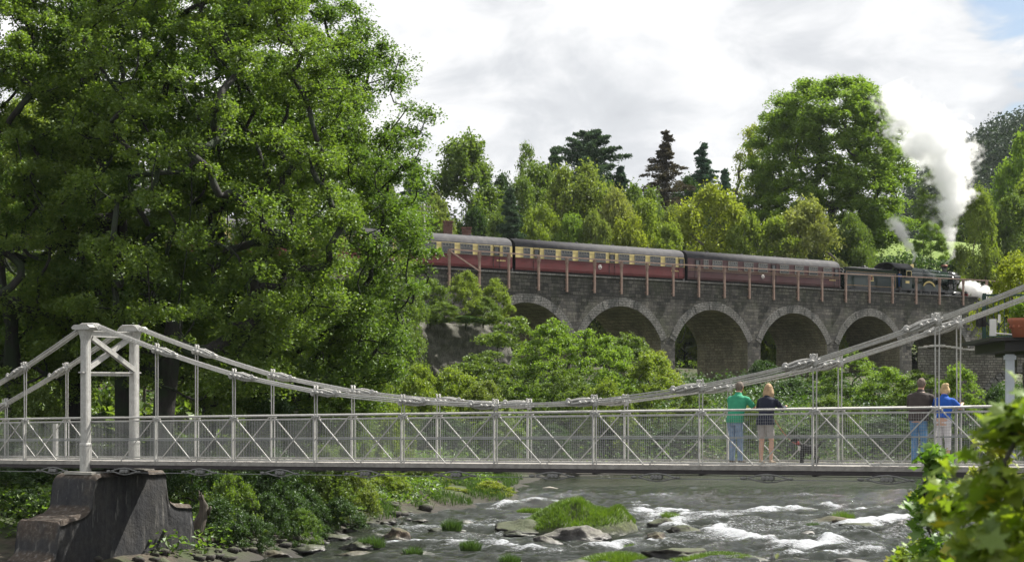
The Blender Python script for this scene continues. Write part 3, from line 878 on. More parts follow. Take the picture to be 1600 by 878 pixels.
    # roof vents
    for k in range(9):
        x = 1.4 + k * (length - 2.8) / 8
        bm = bmesh.new(); lathe(bm, [(0.13, 0), (0.13, 0.06), (0.08, 0.10)], (x, BODY_W * (0.42 if k % 2 else 0.62), 3.72), 10)
        obj('roof_vent', bm, M['roofgrey'], root)
    # gangway and buffers
    for xe, s in ((0, -1), (length, 1)):
        bm = bmesh.new()
        for k in range(4): box(bm, (xe + s * (0.05 + 0.07 * k), BODY_W / 2, 2.12), (0.045, 1.15 - 0.04 * (k % 2), 2.05))
        box(bm, (xe + s * 0.17, BODY_W / 2, 2.1), (0.30, 0.98, 1.95))
        obj('gangway', bm, M['underframe'], root)
        for yy in (0.48, BODY_W - 0.48):
            bm = bmesh.new(); lathe(bm, [(0.07, 0), (0.07, s * 0.3), (0.2, s * 0.3), (0.2, s * 0.33)], (xe, yy, 1.02), 12, axis='X'); obj('buffer', bm, M['steel'], root)
    return root

def px_layout(pl, al0):
    return [(line_al(p) - al0, w, v) for p, w, v in pl]
A2 = line_al(805.5); A2e = line_al(1069.5)
L2 = A2e - A2
w2 = px_layout([(823, 0.62, 2), (859, 1.18, 4), (885.5, 1.18, 4), (912, 1.18, 4), (937.7, 1.18, 4), (974.8, 1.18, 4), (999.8, 1.18, 4), (1023.8, 1.18, 4), (1047.4, 1.18, 4)], A2)
d2 = [line_al(p) - A2 for p in (838.5, 956.4, 1064.5)]
make_coach(A2, L2, 'cc', 'maroon and cream coach, the middle one of the three in the open', w2, d2, line_al(937.5) - A2)
A1e = line_al(800.5); A1 = A1e - L2
w1 = px_layout([(671.7, 1.18, 4), (700, 1.18, 4), (728.7, 1.18, 4), (756.5, 1.18, 4), (791, 0.62, 2), (630, 1.18, 4), (603, 1.18, 4), (577, 1.18, 4), (552, 1.18, 4), (512, 0.62, 2)], A1)
make_coach(A1, L2, 'cc', 'maroon and cream coach coming out from behind the big sycamores', w1, [line_al(p) - A1 for p in (649, 776, 497)], line_al(670) - A1)
def shifted(lst, s): return lst
make_coach(A1 - L2 - 0.55, L2, 'cc', 'maroon and cream coach glimpsed through the big sycamores', w2, d2, L2 * 0.5)
make_coach(A1 - 2 * L2 - 1.1, L2, 'm', 'last coach of the train, almost lost behind the leaves', w2, d2, L2 * 0.5)
A3 = line_al(1074.5); A3e = line_al(1313.0); L3 = A3e - A3
w3 = px_layout([(1120.6, 1.18, 4), (1145, 1.18, 4), (1169.6, 1.18, 4), (1192, 1.18, 4), (1225.5, 1.18, 4), (1248.8, 1.18, 4), (1270.7, 1.18, 4), (1293, 1.18, 4), (1103, 0.5, 2)], A3)
make_coach(A3, L3, 'm', 'all maroon coach next to the steam engine', w3, [line_al(p) - A3 for p in (1090, 1209, 1307)], line_al(1192) - A3)

def wheel(parent, x, y0, r, spokes, mat, rim_mat, boss=0.12):
    bm = bmesh.new()
    seg = 32
    lathe_pts = [(r - 0.09, 0.0), (r, 0.0), (r, 0.13), (r - 0.09, 0.13), (r - 0.09, 0.0)]
    rings = []
    for rr, h in lathe_pts:
        rings.append([bm.verts.new((x + rr * math.cos(2 * math.pi * k / seg), y0 + h, r + rr * math.sin(2 * math.pi * k / seg))) for k in range(seg)])
    for a, b in zip(rings, rings[1:]):
        for k in range(seg): bm.faces.new((a[k], a[(k + 1) % seg], b[(k + 1) % seg], b[k]))
    o = obj('wheel', bm, rim_mat, parent)
    bm = bmesh.new()
    for k in range(spokes):
        a = 2 * math.pi * k / spokes
        bar(bm, (x, y0 + 0.06, r), (x + (r - 0.07) * math.cos(a), y0 + 0.06, r + (r - 0.07) * math.sin(a)), 0.05, 0.05, up=Vector((0, 1, 0)))
    lathe(bm, [(boss, -0.02), (boss, 0.12)], (x, y0, r), 14, axis='Y')
    obj('spokes', bm, mat, o)

def make_tender():
    a0 = line_al(1319.5); a1 = line_al(1403.0); L = a1 - a0
    ox = LINE0[0] + a0 * TDX; oy = LINE0[1] + a0 * TDY
    root = empty('tender', (ox, oy, RAILZ), TROT, 'black and green engine tender heaped with coal, crest on its side', 'tender')
    W = 2.6
    bm = bmesh.new()
    prof = [(0.0, 1.25), (0.0, 2.75), (-0.06, 2.95), (-0.10, 3.05), (0.02, 3.07), (0.08, 2.9), (0.08, 2.6), (W - 0.08, 2.6), (W - 0.08, 2.9), (W - 0.02, 3.07), (W + 0.1, 3.05), (W + 0.06, 2.95), (W, 2.75), (W, 1.25)]
    e = [[bm.verts.new((x, y, z)) for y, z in prof] for x in (0.15, L - 0.25)]
    for i in range(len(prof)):
        j = (i + 1) % len(prof); bm.faces.new((e[0][i], e[0][j], e[1][j], e[1][i]))
    bm.faces.new(e[0][::-1]); bm.faces.new(e[1])
    obj('tank', bm, M['locogreen'], root)
    bm = bmesh.new(); box(bm, (L / 2, W / 2, 1.18), (L, W + 0.2, 0.14)); box(bm, (L / 2, 0.12, 0.92), (L - 0.3, 0.08, 0.42)); box(bm, (L / 2, W - 0.12, 0.92), (L - 0.3, 0.08, 0.42))
    for k in range(3): box(bm, (1.15 + k * (L - 2.3) / 2, 0.08, 0.72), (0.5, 0.14, 0.42))
    box(bm, (0.05, W / 2, 1.1), (0.14, W, 0.5))
    obj('frame', bm, M['locoblack'], root)
    for k in range(3): wheel(root, 1.15 + k * (L - 2.3) / 2, 0.35, 0.62, 12, M['locoblack'], M['steel'])
    bm = bmesh.new()
    r = random.Random(3)
    for k in range(170):
        x = r.uniform(0.6, L - 0.7); y = r.uniform(0.25, W - 0.25); h = 2.75 + 0.55 * math.exp(-((x - L * 0.55) / 2.0) ** 2) * (1 - abs(y - W / 2) / W) 
        s = r.uniform(0.09, 0.2); vs = blob(bm, (x, y, h + r.uniform(-.1, .1)), (s, s * .8, s * .7), 1)
        for v in vs: v.co += Vector((r.uniform(-1, 1), r.uniform(-1, 1), r.uniform(-1, 1))) * s * 0.2
    obj('coal', bm, M['coal'], root)
    bm = bmesh.new()   # crest: shield with two supporters and a scroll
    cx = L * 0.5
    box(bm, (cx, -0.012, 2.15), (0.22, 0.02, 0.34), mi=1); box(bm, (cx - 0.2, -0.012, 2.12), (0.10, 0.02, 0.30), rz=0, mi=0); box(bm, (cx + 0.2, -0.012, 2.12), (0.10, 0.02, 0.30), mi=0)
    box(bm, (cx, -0.014, 1.9), (0.66, 0.02, 0.08), mi=0); blob(bm, (cx, -0.01, 2.40), (0.12, 0.015, 0.09), 1, mi=0); blob(bm, (cx - 0.2, -0.012, 2.33), (0.06, 0.015, 0.07), 1); blob(bm, (cx + 0.2, -0.012, 2.33), (0.06, 0.015, 0.07), 1)
    obj('crest', bm, [M['brass'], M['maroon']], root)
    bm = bmesh.new()
    for z in (2.72, 1.36): box(bm, (L / 2 - 0.05, -0.006, z), (L - 0.7, 0.012, 0.022))
    for x in (0.32, L - 0.42): box(bm, (x, -0.006, 2.04), (0.022, 0.012, 1.36))
    obj('lining', bm, paint('orange_lining', (0.45, 0.22, 0.05), 0.5), root)
    # coal-door fire-iron tunnel and curved pale tank top
    bm = bmesh.new(); tube(bm, [(0.3, 0.35, 3.02), (1.7, 0.35, 3.12), (L - 0.4, 0.35, 3.05)], 0.10, 8); lathe(bm, [(0.3, 0), (0.3, 0.16), (0.2, 0.2)], (0.9, 1.3, 2.95), 14); obj('filler', bm, M['roofgrey'], root)
    for yy in (0.4, W - 0.4):
        bm = bmesh.new(); lathe(bm, [(0.08, 0), (0.08, -0.35), (0.22, -0.35), (0.22, -0.39)], (0.0, yy, 1.05), 12, axis='X'); obj('buffer', bm, M['steel'], root)
    return root
make_tender()

def make_engine():
    a0 = line_al(1404.0)
    ox = LINE0[0] + a0 * TDX; oy = LINE0[1] + a0 * TDY
    root = empty('steam_locomotive', (ox, oy, RAILZ), TROT, 'dark green steam locomotive with copper capped chimney at the head of the train', 'steam engine')
    # px -> local x
    X = lambda px: line_al(px) - a0
    W = 2.6; cy = W / 2
    xc1 = X(1424.5); xf = X(1447); xs = X(1492); xe = X(1507.5); xb = X(1513.5)
    # frames and running plate
    bm = bmesh.new()
    box(bm, (xb / 2, cy, 1.33), (xb - 0.2, W, 0.07)); box(bm, (xb / 2, 0.02, 1.24), (xb - 0.2, 0.05, 0.2)); box(bm, (xb / 2, W - 0.02, 1.24), (xb - 0.2, 0.05, 0.2))
    for yy in (cy - 0.6, cy + 0.6): box(bm, (xb / 2 + 0.3, yy, 1.0), (xb - 1.2, 0.06, 0.6))
    obj('running_plate', bm, M['locoblack'], root)
    bm = bmesh.new(); box(bm, (xb - 0.1, cy, 1.12), (0.1, W - 0.1, 0.42)); obj('buffer_beam', bm, paint('buffer_red', (0.35, 0.02, 0.02), 0.4), root)
    for yy in (0.4, W - 0.4):
        bm = bmesh.new(); lathe(bm, [(0.13, 0), (0.09, 0.2), (0.08, 0.42), (0.23, 0.42), (0.23, 0.46)], (xb - 0.05, yy, 1.08), 14, axis='X'); obj('buffer', bm, M['steel'], root)
    # boiler barrel, tapered
    bm = bmesh.new()
    zc = 2.72
    lathe(bm, [(0.90, xf - 0.1), (0.86, xf + 1.2), (0.76, xs)], (0, cy, zc), 32, axis='X')
    br = obj('boiler', bm, M['locogreen'], root)
    bm = bmesh.new()
    for k in range(4):
        x = xf + 0.05 + k * (xs - xf - 0.1) / 3; r = 0.90 - (x - xf) / (xs - xf) * 0.135 + 0.012
        lathe(bm, [(r, x - 0.03), (r, x + 0.03)], (0, cy, zc), 32, axis='X')
    obj('bands', bm, M['locoblack'], br)
    bm = bmesh.new(); lathe(bm, [(0.80, xs), (0.80, xe - 0.08), (0.74, xe), (0.68, xe + 0.03)], (0, cy, zc - 0.02), 32, axis='X')
    lathe(bm, [(0.60, xe + 0.03), (0.52, xe + 0.12), (0.2, xe + 0.17)], (0, cy, zc - 0.02), 24, axis='X')
    box(bm, (xs + 0.75, cy, 1.75), (1.3, 1.0, 0.8))
    obj('smokebox', bm, M['locoblack'], root)
    # belpaire firebox
    bm = bmesh.new()
    pf = [(cy - 0.86, 1.4), (cy - 0.96, 2.7), (cy - 0.93, 3.35), (cy - 0.78, 3.60), (cy - 0.4, 3.68), (cy + 0.4, 3.68), (cy + 0.78, 3.60), (cy + 0.93, 3.35), (cy + 0.96, 2.7), (cy + 0.86, 1.4)]
    e = [[bm.verts.new((x, (y - cy) * s + cy, 1.4 + (z - 1.4) * s2)) for y, z in pf] for x, s, s2 in ((xc1 - 0.1, 1.0, 1.0), (xf, 0.95, 0.955))]
    for i in range(len(pf) - 1): bm.faces.new((e[0][i], e[0][i + 1], e[1][i + 1], e[1][i]))
    bm.faces.new(e[0][::-1]); bm.faces.new(e[1]); obj('firebox', bm, M['locogreen'], root)
    # chimney
    xch = X(1488.5) + 0.35
    bm = bmesh.new(); lathe(bm, [(0.36, 3.38), (0.27, 3.50), (0.25, 3.62), (0.27, 3.93)], (xch, cy, 0), 24); ch = obj('chimney', bm, M['locoblack'], root)
    bm = bmesh.new(); lathe(bm, [(0.28, 3.93), (0.36, 3.97), (0.38, 4.04), (0.34, 4.14), (0.28, 4.15)], (xch, cy, 0), 24); obj('chimney_cap', bm, M['copper'], ch)
    # safety valve bonnet
    xsv = X(1441)
    bm = bmesh.new(); lathe(bm, [(0.34, 3.50), (0.24, 3.62), (0.19, 3.75), (0.20, 3.95), (0.13, 4.0)], (xsv, cy, 0), 20); obj('safety_valve', bm, M['brass'], root)
    # handrail
    bm = bmesh.new()
    tube(bm, [(xc1, cy - 1.0, 3.0), (xf, cy - 0.96, 3.0), (xe, cy - 0.82, 2.98)], 0.022, 6)
    for k in range(6): x = xf + k * (xe - xf) / 5; bar(bm, (x, cy - 0.72, 2.95), (x, cy - 0.95 + 0.02 * k, 3.0), 0.03)
    obj('handrail', bm, M['steel'], root)
    # cab: side sheet with window and cut-out, roof, front
    for yy in (-0.02, W - 0.03):
        bm = bmesh.new()
        xr = 0.25
        # sheet below the waist
        box(bm, ((xr + xc1) / 2 + 0.12, yy + 0.025, 1.85), (xc1 - xr - 0.24, 0.05, 1.05))
        # front column with window
        for a, b, c, d in ((xc1 - 0.95, xc1 - 0.85, 2.38, 3.35), (xc1 - 0.10, xc1, 2.38, 3.35), (xc1 - 0.85, xc1 - 0.10, 3.12, 3.35), (xc1 - 0.85, xc1 - 0.10, 2.38, 2.55)):
            box(bm, ((a + b) / 2, yy + 0.025, (c + d) / 2), (b - a, 0.05, d - c))
        box(bm, (xr + 0.04, yy + 0.025, 2.4), (0.05, 0.04, 1.9))
        cs = obj('cab_side', bm, M['locogreen'], root)
        bm = bmesh.new()
        for a, b, c, d in ((xc1 - 0.87, xc1 - 0.83, 2.53, 3.14), (xc1 - 0.12, xc1 - 0.08, 2.53, 3.14), (xc1 - 0.83, xc1 - 0.12, 3.10, 3.14), (xc1 - 0.83, xc1 - 0.12, 2.53, 2.57)):
            box(bm, ((a + b) / 2, yy + (-0.01 if yy < 1 else 0.06), (c + d) / 2), (b - a, 0.03, d - c))
        obj('window_frame', bm, M['brass'], cs)
    bm = bmesh.new()
    box(bm, (xc1, cy, 2.4), (0.05, W - 0.1, 1.95)); obj('cab_front', bm, M['locogreen'], root)
    bm = bmesh.new()
    N = 14; rings = []
    for x in (0.05 - 0.75, xc1 + 0.12):
        rings.append([bm.verts.new((x, cy - (W / 2 + 0.06) * math.cos(math.pi * k / N), 3.33 + 0.66 * math.sin(math.pi * k / N))) for k in range(N + 1)])
        rings.append([bm.verts.new((x, cy - (W / 2) * math.cos(math.pi * k / N), 3.30 + 0.62 * math.sin(math.pi * k / N))) for k in range(N + 1)])
    o0, i0, o1, i1 = rings
    for k in range(N):
        bm.faces.new((o0[k], o0[k + 1], o1[k + 1], o1[k])).smooth = True
        bm.faces.new((i0[k + 1], i0[k], i1[k], i1[k + 1])).smooth = True
        bm.faces.new((o0[k + 1], o0[k], i0[k], i0[k + 1])); bm.faces.new((o1[k], o1[k + 1], i1[k + 1], i1[k]))
    bm.faces.new((o0[0], o1[0], i1[0], i0[0])); bm.faces.new((o1[N], o0[N], i0[N], i1[N]))
    obj('cab_roof', bm, M['roofgrey'], root)
    # number plate
    bm = bmesh.new(); box(bm, (xc1 - 0.75, -0.045, 1.98), (0.62, 0.02, 0.26)); obj('number_plate', bm, M['brass'], root)
    # splashers with curved nameplate, wheels
    drv = [X(1437), X(1450.5) + 0.1, X(1464) + 0.2]
    for k, x in enumerate(drv):
        bm = bmesh.new()
        r = 0.86; N = 16
        pts = [(x + r * math.cos(math.pi * j / N), 1.36 + (r - 0.36) * 1.1 * math.sin(math.pi * j / N)) for j in range(N + 1)]
        prism(bm, pts, 0.05, 0.48); obj('splasher', bm, M['locogreen'], root)
        wheel(root, x, 0.40, 0.84, 18, M['locoblack'], M['steel'], 0.18)
    bm = bmesh.new()
    x = drv[1] + 0.05; N = 22
    for j in range(N):
        a0_, a1_ = math.pi * (0.14 + 0.72 * j / N), math.pi * (0.14 + 0.72 * (j + 0.72) / N)
        if 0 <= j < N:
            p = [(x + 1.02 * math.cos(a0_), 1.40 + 0.78 * math.sin(a0_)), (x + 1.02 * math.cos(a1_), 1.40 + 0.78 * math.sin(a1_)), (x + 0.88 * math.cos(a1_), 1.40 + 0.66 * math.sin(a1_)), (x + 0.88 * math.cos(a0_), 1.40 + 0.66 * math.sin(a0_))]
            prism(bm, p, -0.02, 0.04)
    prism(bm, [(x + 1.06 * math.cos(math.pi * t / 20), 1.40 + 0.82 * math.sin(math.pi * t / 20)) for t in range(2, 19)] + [(x + 1.03 * math.cos(math.pi * t / 20), 1.40 + 0.79 * math.sin(math.pi * t / 20)) for t in range(18, 1, -1)], -0.02, 0.04)
    obj('name_plate', bm, M['brass'], root)
    # front bogie, cylinder, rods
    for x in (xs - 0.35, xe - 0.2): wheel(root, x, 0.38, 0.46, 10, M['locoblack'], M['steel'], 0.1)
    bm = bmesh.new(); lathe(bm, [(0.34, -0.55), (0.36, -0.5), (0.36, 0.5), (0.34, 0.55)], (xs + 0.25, 0.12, 0.95), 20, axis='X'); box(bm, (xs + 0.25, 0.2, 1.15), (0.9, 0.4, 0.4)); obj('cylinder', bm, M['locoblack'], root)
    bm = bmesh.new(); bar(bm, (drv[0], 0.22, 0.62), (drv[2], 0.22, 0.62), 0.05, 0.12); bar(bm, (drv[1], 0.14, 0.62), (xs - 0.35, 0.14, 0.95), 0.05, 0.12); bar(bm, (xs - 1.5, 0.14, 1.12), (xs - 0.3, 0.14, 1.12), 0.06, 0.07); obj('coupling_rod', bm, M['steel'], root)
    # nozzle plumbing, lamp, steps
    bm = bmesh.new(); tube(bm, [(xs + 0.2, cy - 0.8, 2.9), (xs + 0.25, cy - 0.98, 2.3), (xs + 0.25, cy - 0.95, 1.3)], 0.09, 8); obj('steam_pipe', bm, M['locogreen'], root)
    bm = bmesh.new(); box(bm, (xb - 0.2, cy - 0.8, 1.55), (0.16, 0.16, 0.26)); lathe(bm, [(0.06, 0), (0.06, 0.05)], (xb - 0.12, cy - 0.8, 1.55), 10, axis='X'); obj('lamp', bm, M['whitepaint'], root)
    bm = bmesh.new(); box(bm, (0.35, -0.02, 0.62), (0.5, 0.25, 0.05)); box(bm, (0.35, 0.1, 0.9), (0.45, 0.04, 0.7)); obj('step', bm, M['locoblack'], root)
    return root, a0
engine_root, ENG_A0 = make_engine()
# ------------------------------------------------------------------ the chain footbridge
PL = 2.611
M['dullwhite'] = paint('dull_white_iron', (0.17, 0.17, 0.165), 0.6, var=0.2, scale=9)  # turnbuckle iron, an evenly duller grey than the bridge white
BROT = math.radians(-30.0)
B0 = (-9.425, 45.0)
WB = 1.6
BX = Vector((math.cos(BROT), math.sin(BROT), 0)); BY = Vector((-math.sin(BROT), math.cos(BROT), 0))
def bworld(lx, ly, z): return Vector((B0[0], B0[1], 0)) + BX * lx + BY * ly + Vector((0, 0, z))
def deck_z(lx): return 3.14 + 0.045 * lx / PL
def rail_z(lx): return 4.32 + 0.0505 * lx / PL
def blx(px, ly):
    """local x of the bridge point at cross position ly seen in photo column px"""
    u = (px - 800.0) / F
    ax, ay = B0[0] + BY.x * ly, B0[1] + BY.y * ly
    return (u * ay - ax) / (BX.x - BX.y * u)

TOWN = -0.92
def build_bridge():
    root = empty('suspension_footbridge', (B0[0], B0[1], 0), BROT, 'white iron chain suspension footbridge crossing the river in front of the viaduct', 'footbridge')
    nodes = [(-2.78, 4.62), (-1.85, 5.66), (0, 6.12), (1, 5.44), (2, 5.01), (3, 4.79), (4, 4.69), (5, 4.80), (6, 5.14), (7, 5.68), (8, 6.49)]
    bottom = 4.0
    towers = [(TOWN, 6.80, 2.82), (10.35, 8.75, 3.1)]
    x0, x1 = -4.6 * PL, 10.9 * PL
    W = M['white']
    # deck
    bm = bmesh.new(); r = random.Random(2)
    x = x0
    while x < x1:
        z = deck_z(x); box(bm, (x + 0.07, WB / 2, z + r.uniform(-.003, .003)), (0.135, WB + 0.22, 0.045)); x += 0.143
    obj('deck_boards', bm, M['deckwood'], root)
    for yy in (-0.10, WB + 0.10):
        bm = bmesh.new(); bar(bm, (x0, yy, deck_z(x0) - 0.055 + 0.01), (x1, yy, deck_z(x1) - 0.055 + 0.01), 0.05, 0.075); obj('deck_edge', bm, M['deckwood'], root)
        bm = bmesh.new(); bar(bm, (x0, yy * 0.93 + 0.02, deck_z(x0) - 0.135), (x1, yy * 0.93 + 0.02, deck_z(x1) - 0.135), 0.09, 0.085); obj('stringer', bm, M['darkwood'], root)
    bm = bmesh.new()
    k = int(x0 / PL)
    for i in range(-9, 22):
        x = i * PL / 2; box(bm, (x, WB / 2, deck_z(x) - 0.15), (0.08, WB + 0.1, 0.10))
    obj('cross_beams', bm, M['darkwood'], root)
    sides = ((0.0, -1), (WB, 1))
    allx = sorted([n * PL for n, _ in nodes] + [9 * PL, 10 * PL, -3.7 * PL, -4.5 * PL, -0.92 * PL, -0.02 * 0])
    allx = [v for v in allx if True]
    allx = sorted(set(round(v, 4) for v in allx))
    for ly, sg in sides:
        # rails
        bm = bmesh.new(); tube(bm, [(x0, ly, rail_z(x0)), (x1, ly, rail_z(x1))], 0.024, 8); obj('hand_rail', bm, W, root)
        bm = bmesh.new()
        bar(bm, (x0, ly, rail_z(x0) - 0.10), (x1, ly, rail_z(x1) - 0.10), 0.018, 0.028); obj('mesh_rail', bm, W, root)
        bm = bmesh.new(); bar(bm, (x0, ly, rail_z(x0) - 0.60), (x1, ly, rail_z(x1) - 0.60), 0.014, 0.03); obj('middle_rail', bm, M['wire'], root)
        bm = bmesh.new(); bar(bm, (x0, ly, deck_z(x0) + 0.06), (x1, ly, deck_z(x1) + 0.06), 0.018, 0.04); obj('toe_rail', bm, W, root)
        # mesh panels
        for a, b in zip(allx, allx[1:]):
            bm = bmesh.new()
            yy = ly + sg * 0.022 * -1
            nv = max(2, int((b - a) / 0.052))
            for j in range(nv):
                x = a + (b - a) * (j + 0.5) / nv
                bar(bm, (x, yy, deck_z(x) + 0.05), (x, yy, rail_z(x) - 0.1), 0.0036)
            zz = 0.085
            while zz < 1.07:
                step = 0.038 if zz < 0.56 else 0.062
                bar(bm, (a, yy, deck_z(a) + zz), (b, yy, deck_z(b) + zz), 0.0036)
                zz += step
            obj('mesh_panel', bm, M['wire'], root)
        # posts, hangers, clamps, diagonal braces
        for x in allx:
            z0, z1 = deck_z(x), rail_z(x)
            if abs(x - TOWN * PL) > 0.1:
                bm = bmesh.new()
                bar(bm, (x - 0.045, ly, z0 - 0.12), (x - 0.045, ly, z1 - 0.03), 0.055, 0.04, up=Vector((1, 0, 0)))
                bar(bm, (x + 0.045, ly - sg * -0.02, z0 - 0.12), (x + 0.045, ly - sg * -0.02, z1 - 0.03), 0.024, 0.024, up=Vector((1, 0, 0)))
                obj('rail_post', bm, W, root)
                bm = bmesh.new()
                box(bm, (x, ly + sg * 0.0, z1 - 0.035), (0.22, 0.07, 0.05)); blob(bm, (x - 0.06, ly - 0.03, z1 - 0.01), (0.035, 0.035, 0.03), 1); blob(bm, (x + 0.07, ly - 0.03, z1 - 0.03), (0.035, 0.035, 0.03), 1)
                lathe(bm, [(0.028, -0.06), (0.028, 0.06)], (x, ly, z1 - 0.035), 8, axis='Y')
                obj('rail_clamp', bm, W, root)
            h = 0.47 * PL
            bm = bmesh.new()
            e = 0.09
            if abs(x - TOWN * PL) > 0.1:
                bar(bm, (x - e, ly - 0.035, z1 - 0.05), (x - h, ly - 0.035, deck_z(x - h) + 0.03), 0.024)
                bar(bm, (x + e, ly - 0.035, z1 - 0.05), (x + h, ly - 0.035, deck_z(x + h) + 0.03), 0.024)
                obj('brace', bm, W, root)
            else: bm.free()
        # chain: nodes plus tower tops
        chain = [(-4.0 * PL, 3.3, 0)] + [(n * PL, z, 1) for n, z in nodes if n < TOWN] + [(TOWN * PL, 6.86, 2)] + [(n * PL, z, 1) for n, z in nodes if n > TOWN] + [(9 * PL, 7.45, 1), (10.35 * PL, 8.82, 2)]
        for i, ((xa, za, ka), (xb, zb, kb)) in enumerate(zip(chain, chain[1:])):
            a = Vector((xa, ly, za)); b = Vector((xb, ly, zb)); d = (b - a).normalized(); up = Vector((-d.z, 0, d.x))
            bm = bmesh.new()
            sa = 0.36 if ka == 2 else 0.0; sb = 0.36 if kb == 2 else 0.0
            for o in (-0.040, 0.0, 0.040):
                for l in (-0.055, 0.055):
                    q = up * o + Vector((0, l, 0))
                    j = 0.006 * math.sin(i * 3 + o * 90 + l * 50)
                    tube(bm, [a + q + d * sa, (a + b) / 2 + q + up * (j - 0.012), b + q - d * sb], 0.0145, 6, cap=False)
            obj('chain_rods', bm, W, root)
        for xn, zn, kind in chain:
            if kind != 1: continue
            # lower side of the joint
            i = [c[0] for c in chain].index(xn)
            nxt, prv = chain[i + 1], chain[i - 1]
            down = 1 if nxt[1] < prv[1] else -1
            tgt = nxt if down == 1 else prv
            c = Vector((xn, ly, zn)); t = Vector((tgt[0], ly, tgt[1])); d = (t - c).normalized(); up = Vector((-d.z, 0, d.x)) * (1 if d.x > 0 else -1)
            bm = bmesh.new(); rr = random.Random(int(xn * 100))
            Ls = 0.86
            for q in range(7):
                ph = 2 * math.pi * q / 7 + rr.uniform(-.2, .2)
                pts = []
                for s in range(9):
                    f = s / 8; rad = 0.035 + 0.075 * math.sin(math.pi * f) ** 1.2
                    tw = ph + 1.1 * f
                    pts.append(c + d * (-0.12 + Ls * f) + up * (rad * 0.85 * math.sin(tw)) + Vector((0, rad * math.cos(tw), 0)))
                tube(bm, pts, 0.021, 6)
            for s, w in ((0.0, 0.15), (0.16, 0.17), (0.30, 0.17), (0.62, 0.12)):
                p = c + d * s
                tube(bm, [p - Vector((0, w, 0)) - up * 0.01, p + Vector((0, w, 0)) + up * 0.02], 0.030, 8)
                for e in (-1, 1): blob(bm, p + Vector((0, e * w, 0)), (0.042, 0.03, 0.042), 1)
            for s in (-0.05, 0.04): bar(bm, c + d * s + up * -0.12, c + d * s + up * 0.15, 0.03)
            for s in (0.72, 0.66): blob(bm, c + d * s + up * rr.uniform(-.05, .06), (0.05, 0.06, 0.035), 1)
            for q in range(9):
                s = -0.04 + 0.085 * q; l = ((q * 5) % 4 - 1.5) * 0.055
                blob(bm, c + d * s + Vector((0, l, 0)) + up * (0.02 * ((q * 3) % 5 - 2)), (0.075, 0.014, 0.07), 2, rot=Matrix.Rotation(0.5 * ((q * 7) % 5 - 2), 3, 'Y'))
            for s, hh in ((-0.03, 0.14), (0.05, 0.15)):
                tube(bm, [c + d * s + Vector((0, -0.05, 0)), c + d * (s + 0.01) + Vector((0, -0.05, 0)) + up * hh], 0.016, 6); blob(bm, c + d * s + Vector((0, -0.05, 0)) + up * hh, (0.026, 0.026, 0.022), 1)
            obj('chain_joint', bm, W, root, True)
            # hanger pair
            bm = bmesh.new()
            zr = rail_z(xn)
            if zn - zr > 0.1:
                for e in (-1, 1): tube(bm, [(xn + e * 0.045, ly, zn + 0.10), (xn + e * 0.035, ly, zr - 0.02)], 0.0155, 6)
                for e in (-1, 1): tube(bm, [(xn + e * 0.045, ly, zn + 0.10), (xn + e * 0.045, ly, zn + 0.17)], 0.02, 6)
                obj('hanger', bm, W, root)
            else: bm.free()
    # stays beneath the deck with their looped turnbuckles
    for ly, sg in sides:
        bm = bmesh.new(); bar(bm, (x0, ly - 0.02, deck_z(x0) - 0.29), (x1, ly - 0.02, deck_z(x1) - 0.29), 0.016); obj('under_stay', bm, M['wire'], root)
    for i in range(-4, 11):
        x = (i + 0.62) * PL; z = deck_z(x) - 0.25
        bm = bmesh.new()
        for s in (-1, 1):
            tube(bm, [(x - 0.46, -0.16, z), (x - 0.2, -0.16, z + s * 0.065), (x, -0.16, z + s * 0.088), (x + 0.2, -0.16, z + s * 0.065), (x + 0.46, -0.16, z)], 0.019, 6)
        for o in (-0.09, 0.0, 0.09): lathe(bm, [(0.035, -0.06), (0.055, -0.04), (0.055, 0.04), (0.035, 0.06)], (x + o, -0.16, z), 10, axis='Y')
        blob(bm, (x - 0.56, -0.16, z - 0.01), (0.09, 0.05, 0.04), 1); blob(bm, (x + 0.52, -0.16, z), (0.06, 0.04, 0.03), 1)
        obj('turnbuckle', bm, M['dullwhite'], root)
    # towers
    for n, zt, zb in towers:
        x = n * PL
        tw = None
        for ly in (0.0, WB):
            yy = ly + (-0.15 if ly == 0 else 0.15)
            bm = bmesh.new()
            h = 0.118
            # fluted shaft: eight sided with shallow grooves
            def ring(r, z):
                out = []
                for k in range(24):
                    a = 2 * math.pi * k / 24
                    sq = 1 / max(abs(math.cos(a)), abs(math.sin(a)))
                    rr = r * min(sq, 1.22) * (0.955 if k % 3 == 1 else 1.0)
                    out.append(bm.verts.new((x + rr * math.cos(a), yy + rr * math.sin(a), z)))
                return out
            zc = deck_z(x) + 0.42
            rs = [ring(h * 1.10, zb), ring(h * 1.10, zc), ring(h * 1.16, zc + 0.02), ring(h * 1.14, zc + 0.06), ring(h * 0.98, zc + 0.09), ring(h * 0.94, zt - 0.42), ring(h * 1.05, zt - 0.34), ring(h * 1.3, zt - 0.2), ring(h * 1.55, zt - 0.13)]
            for a, b in zip(rs, rs[1:]):
                for k in range(24): bm.faces.new((a[k], a[(k + 1) % 24], b[(k + 1) % 24], b[k]))
            bm.faces.new(rs[0][::-1]); bm.faces.new(rs[-1])
            ps = obj('tower_post', bm, W, root)
            bm = bmesh.new()
            yc = ly
            prism(bm, [(x - 0.30, zt - 0.12), (x + 0.30, zt - 0.12), (x + 0.34, zt - 0.06), (x + 0.24, zt + 0.01), (x - 0.24, zt + 0.01), (x - 0.34, zt - 0.06)], yy - 0.20, yy + 0.20)
            cap = obj('saddle', bm, W, ps)
            bm = bmesh.new()
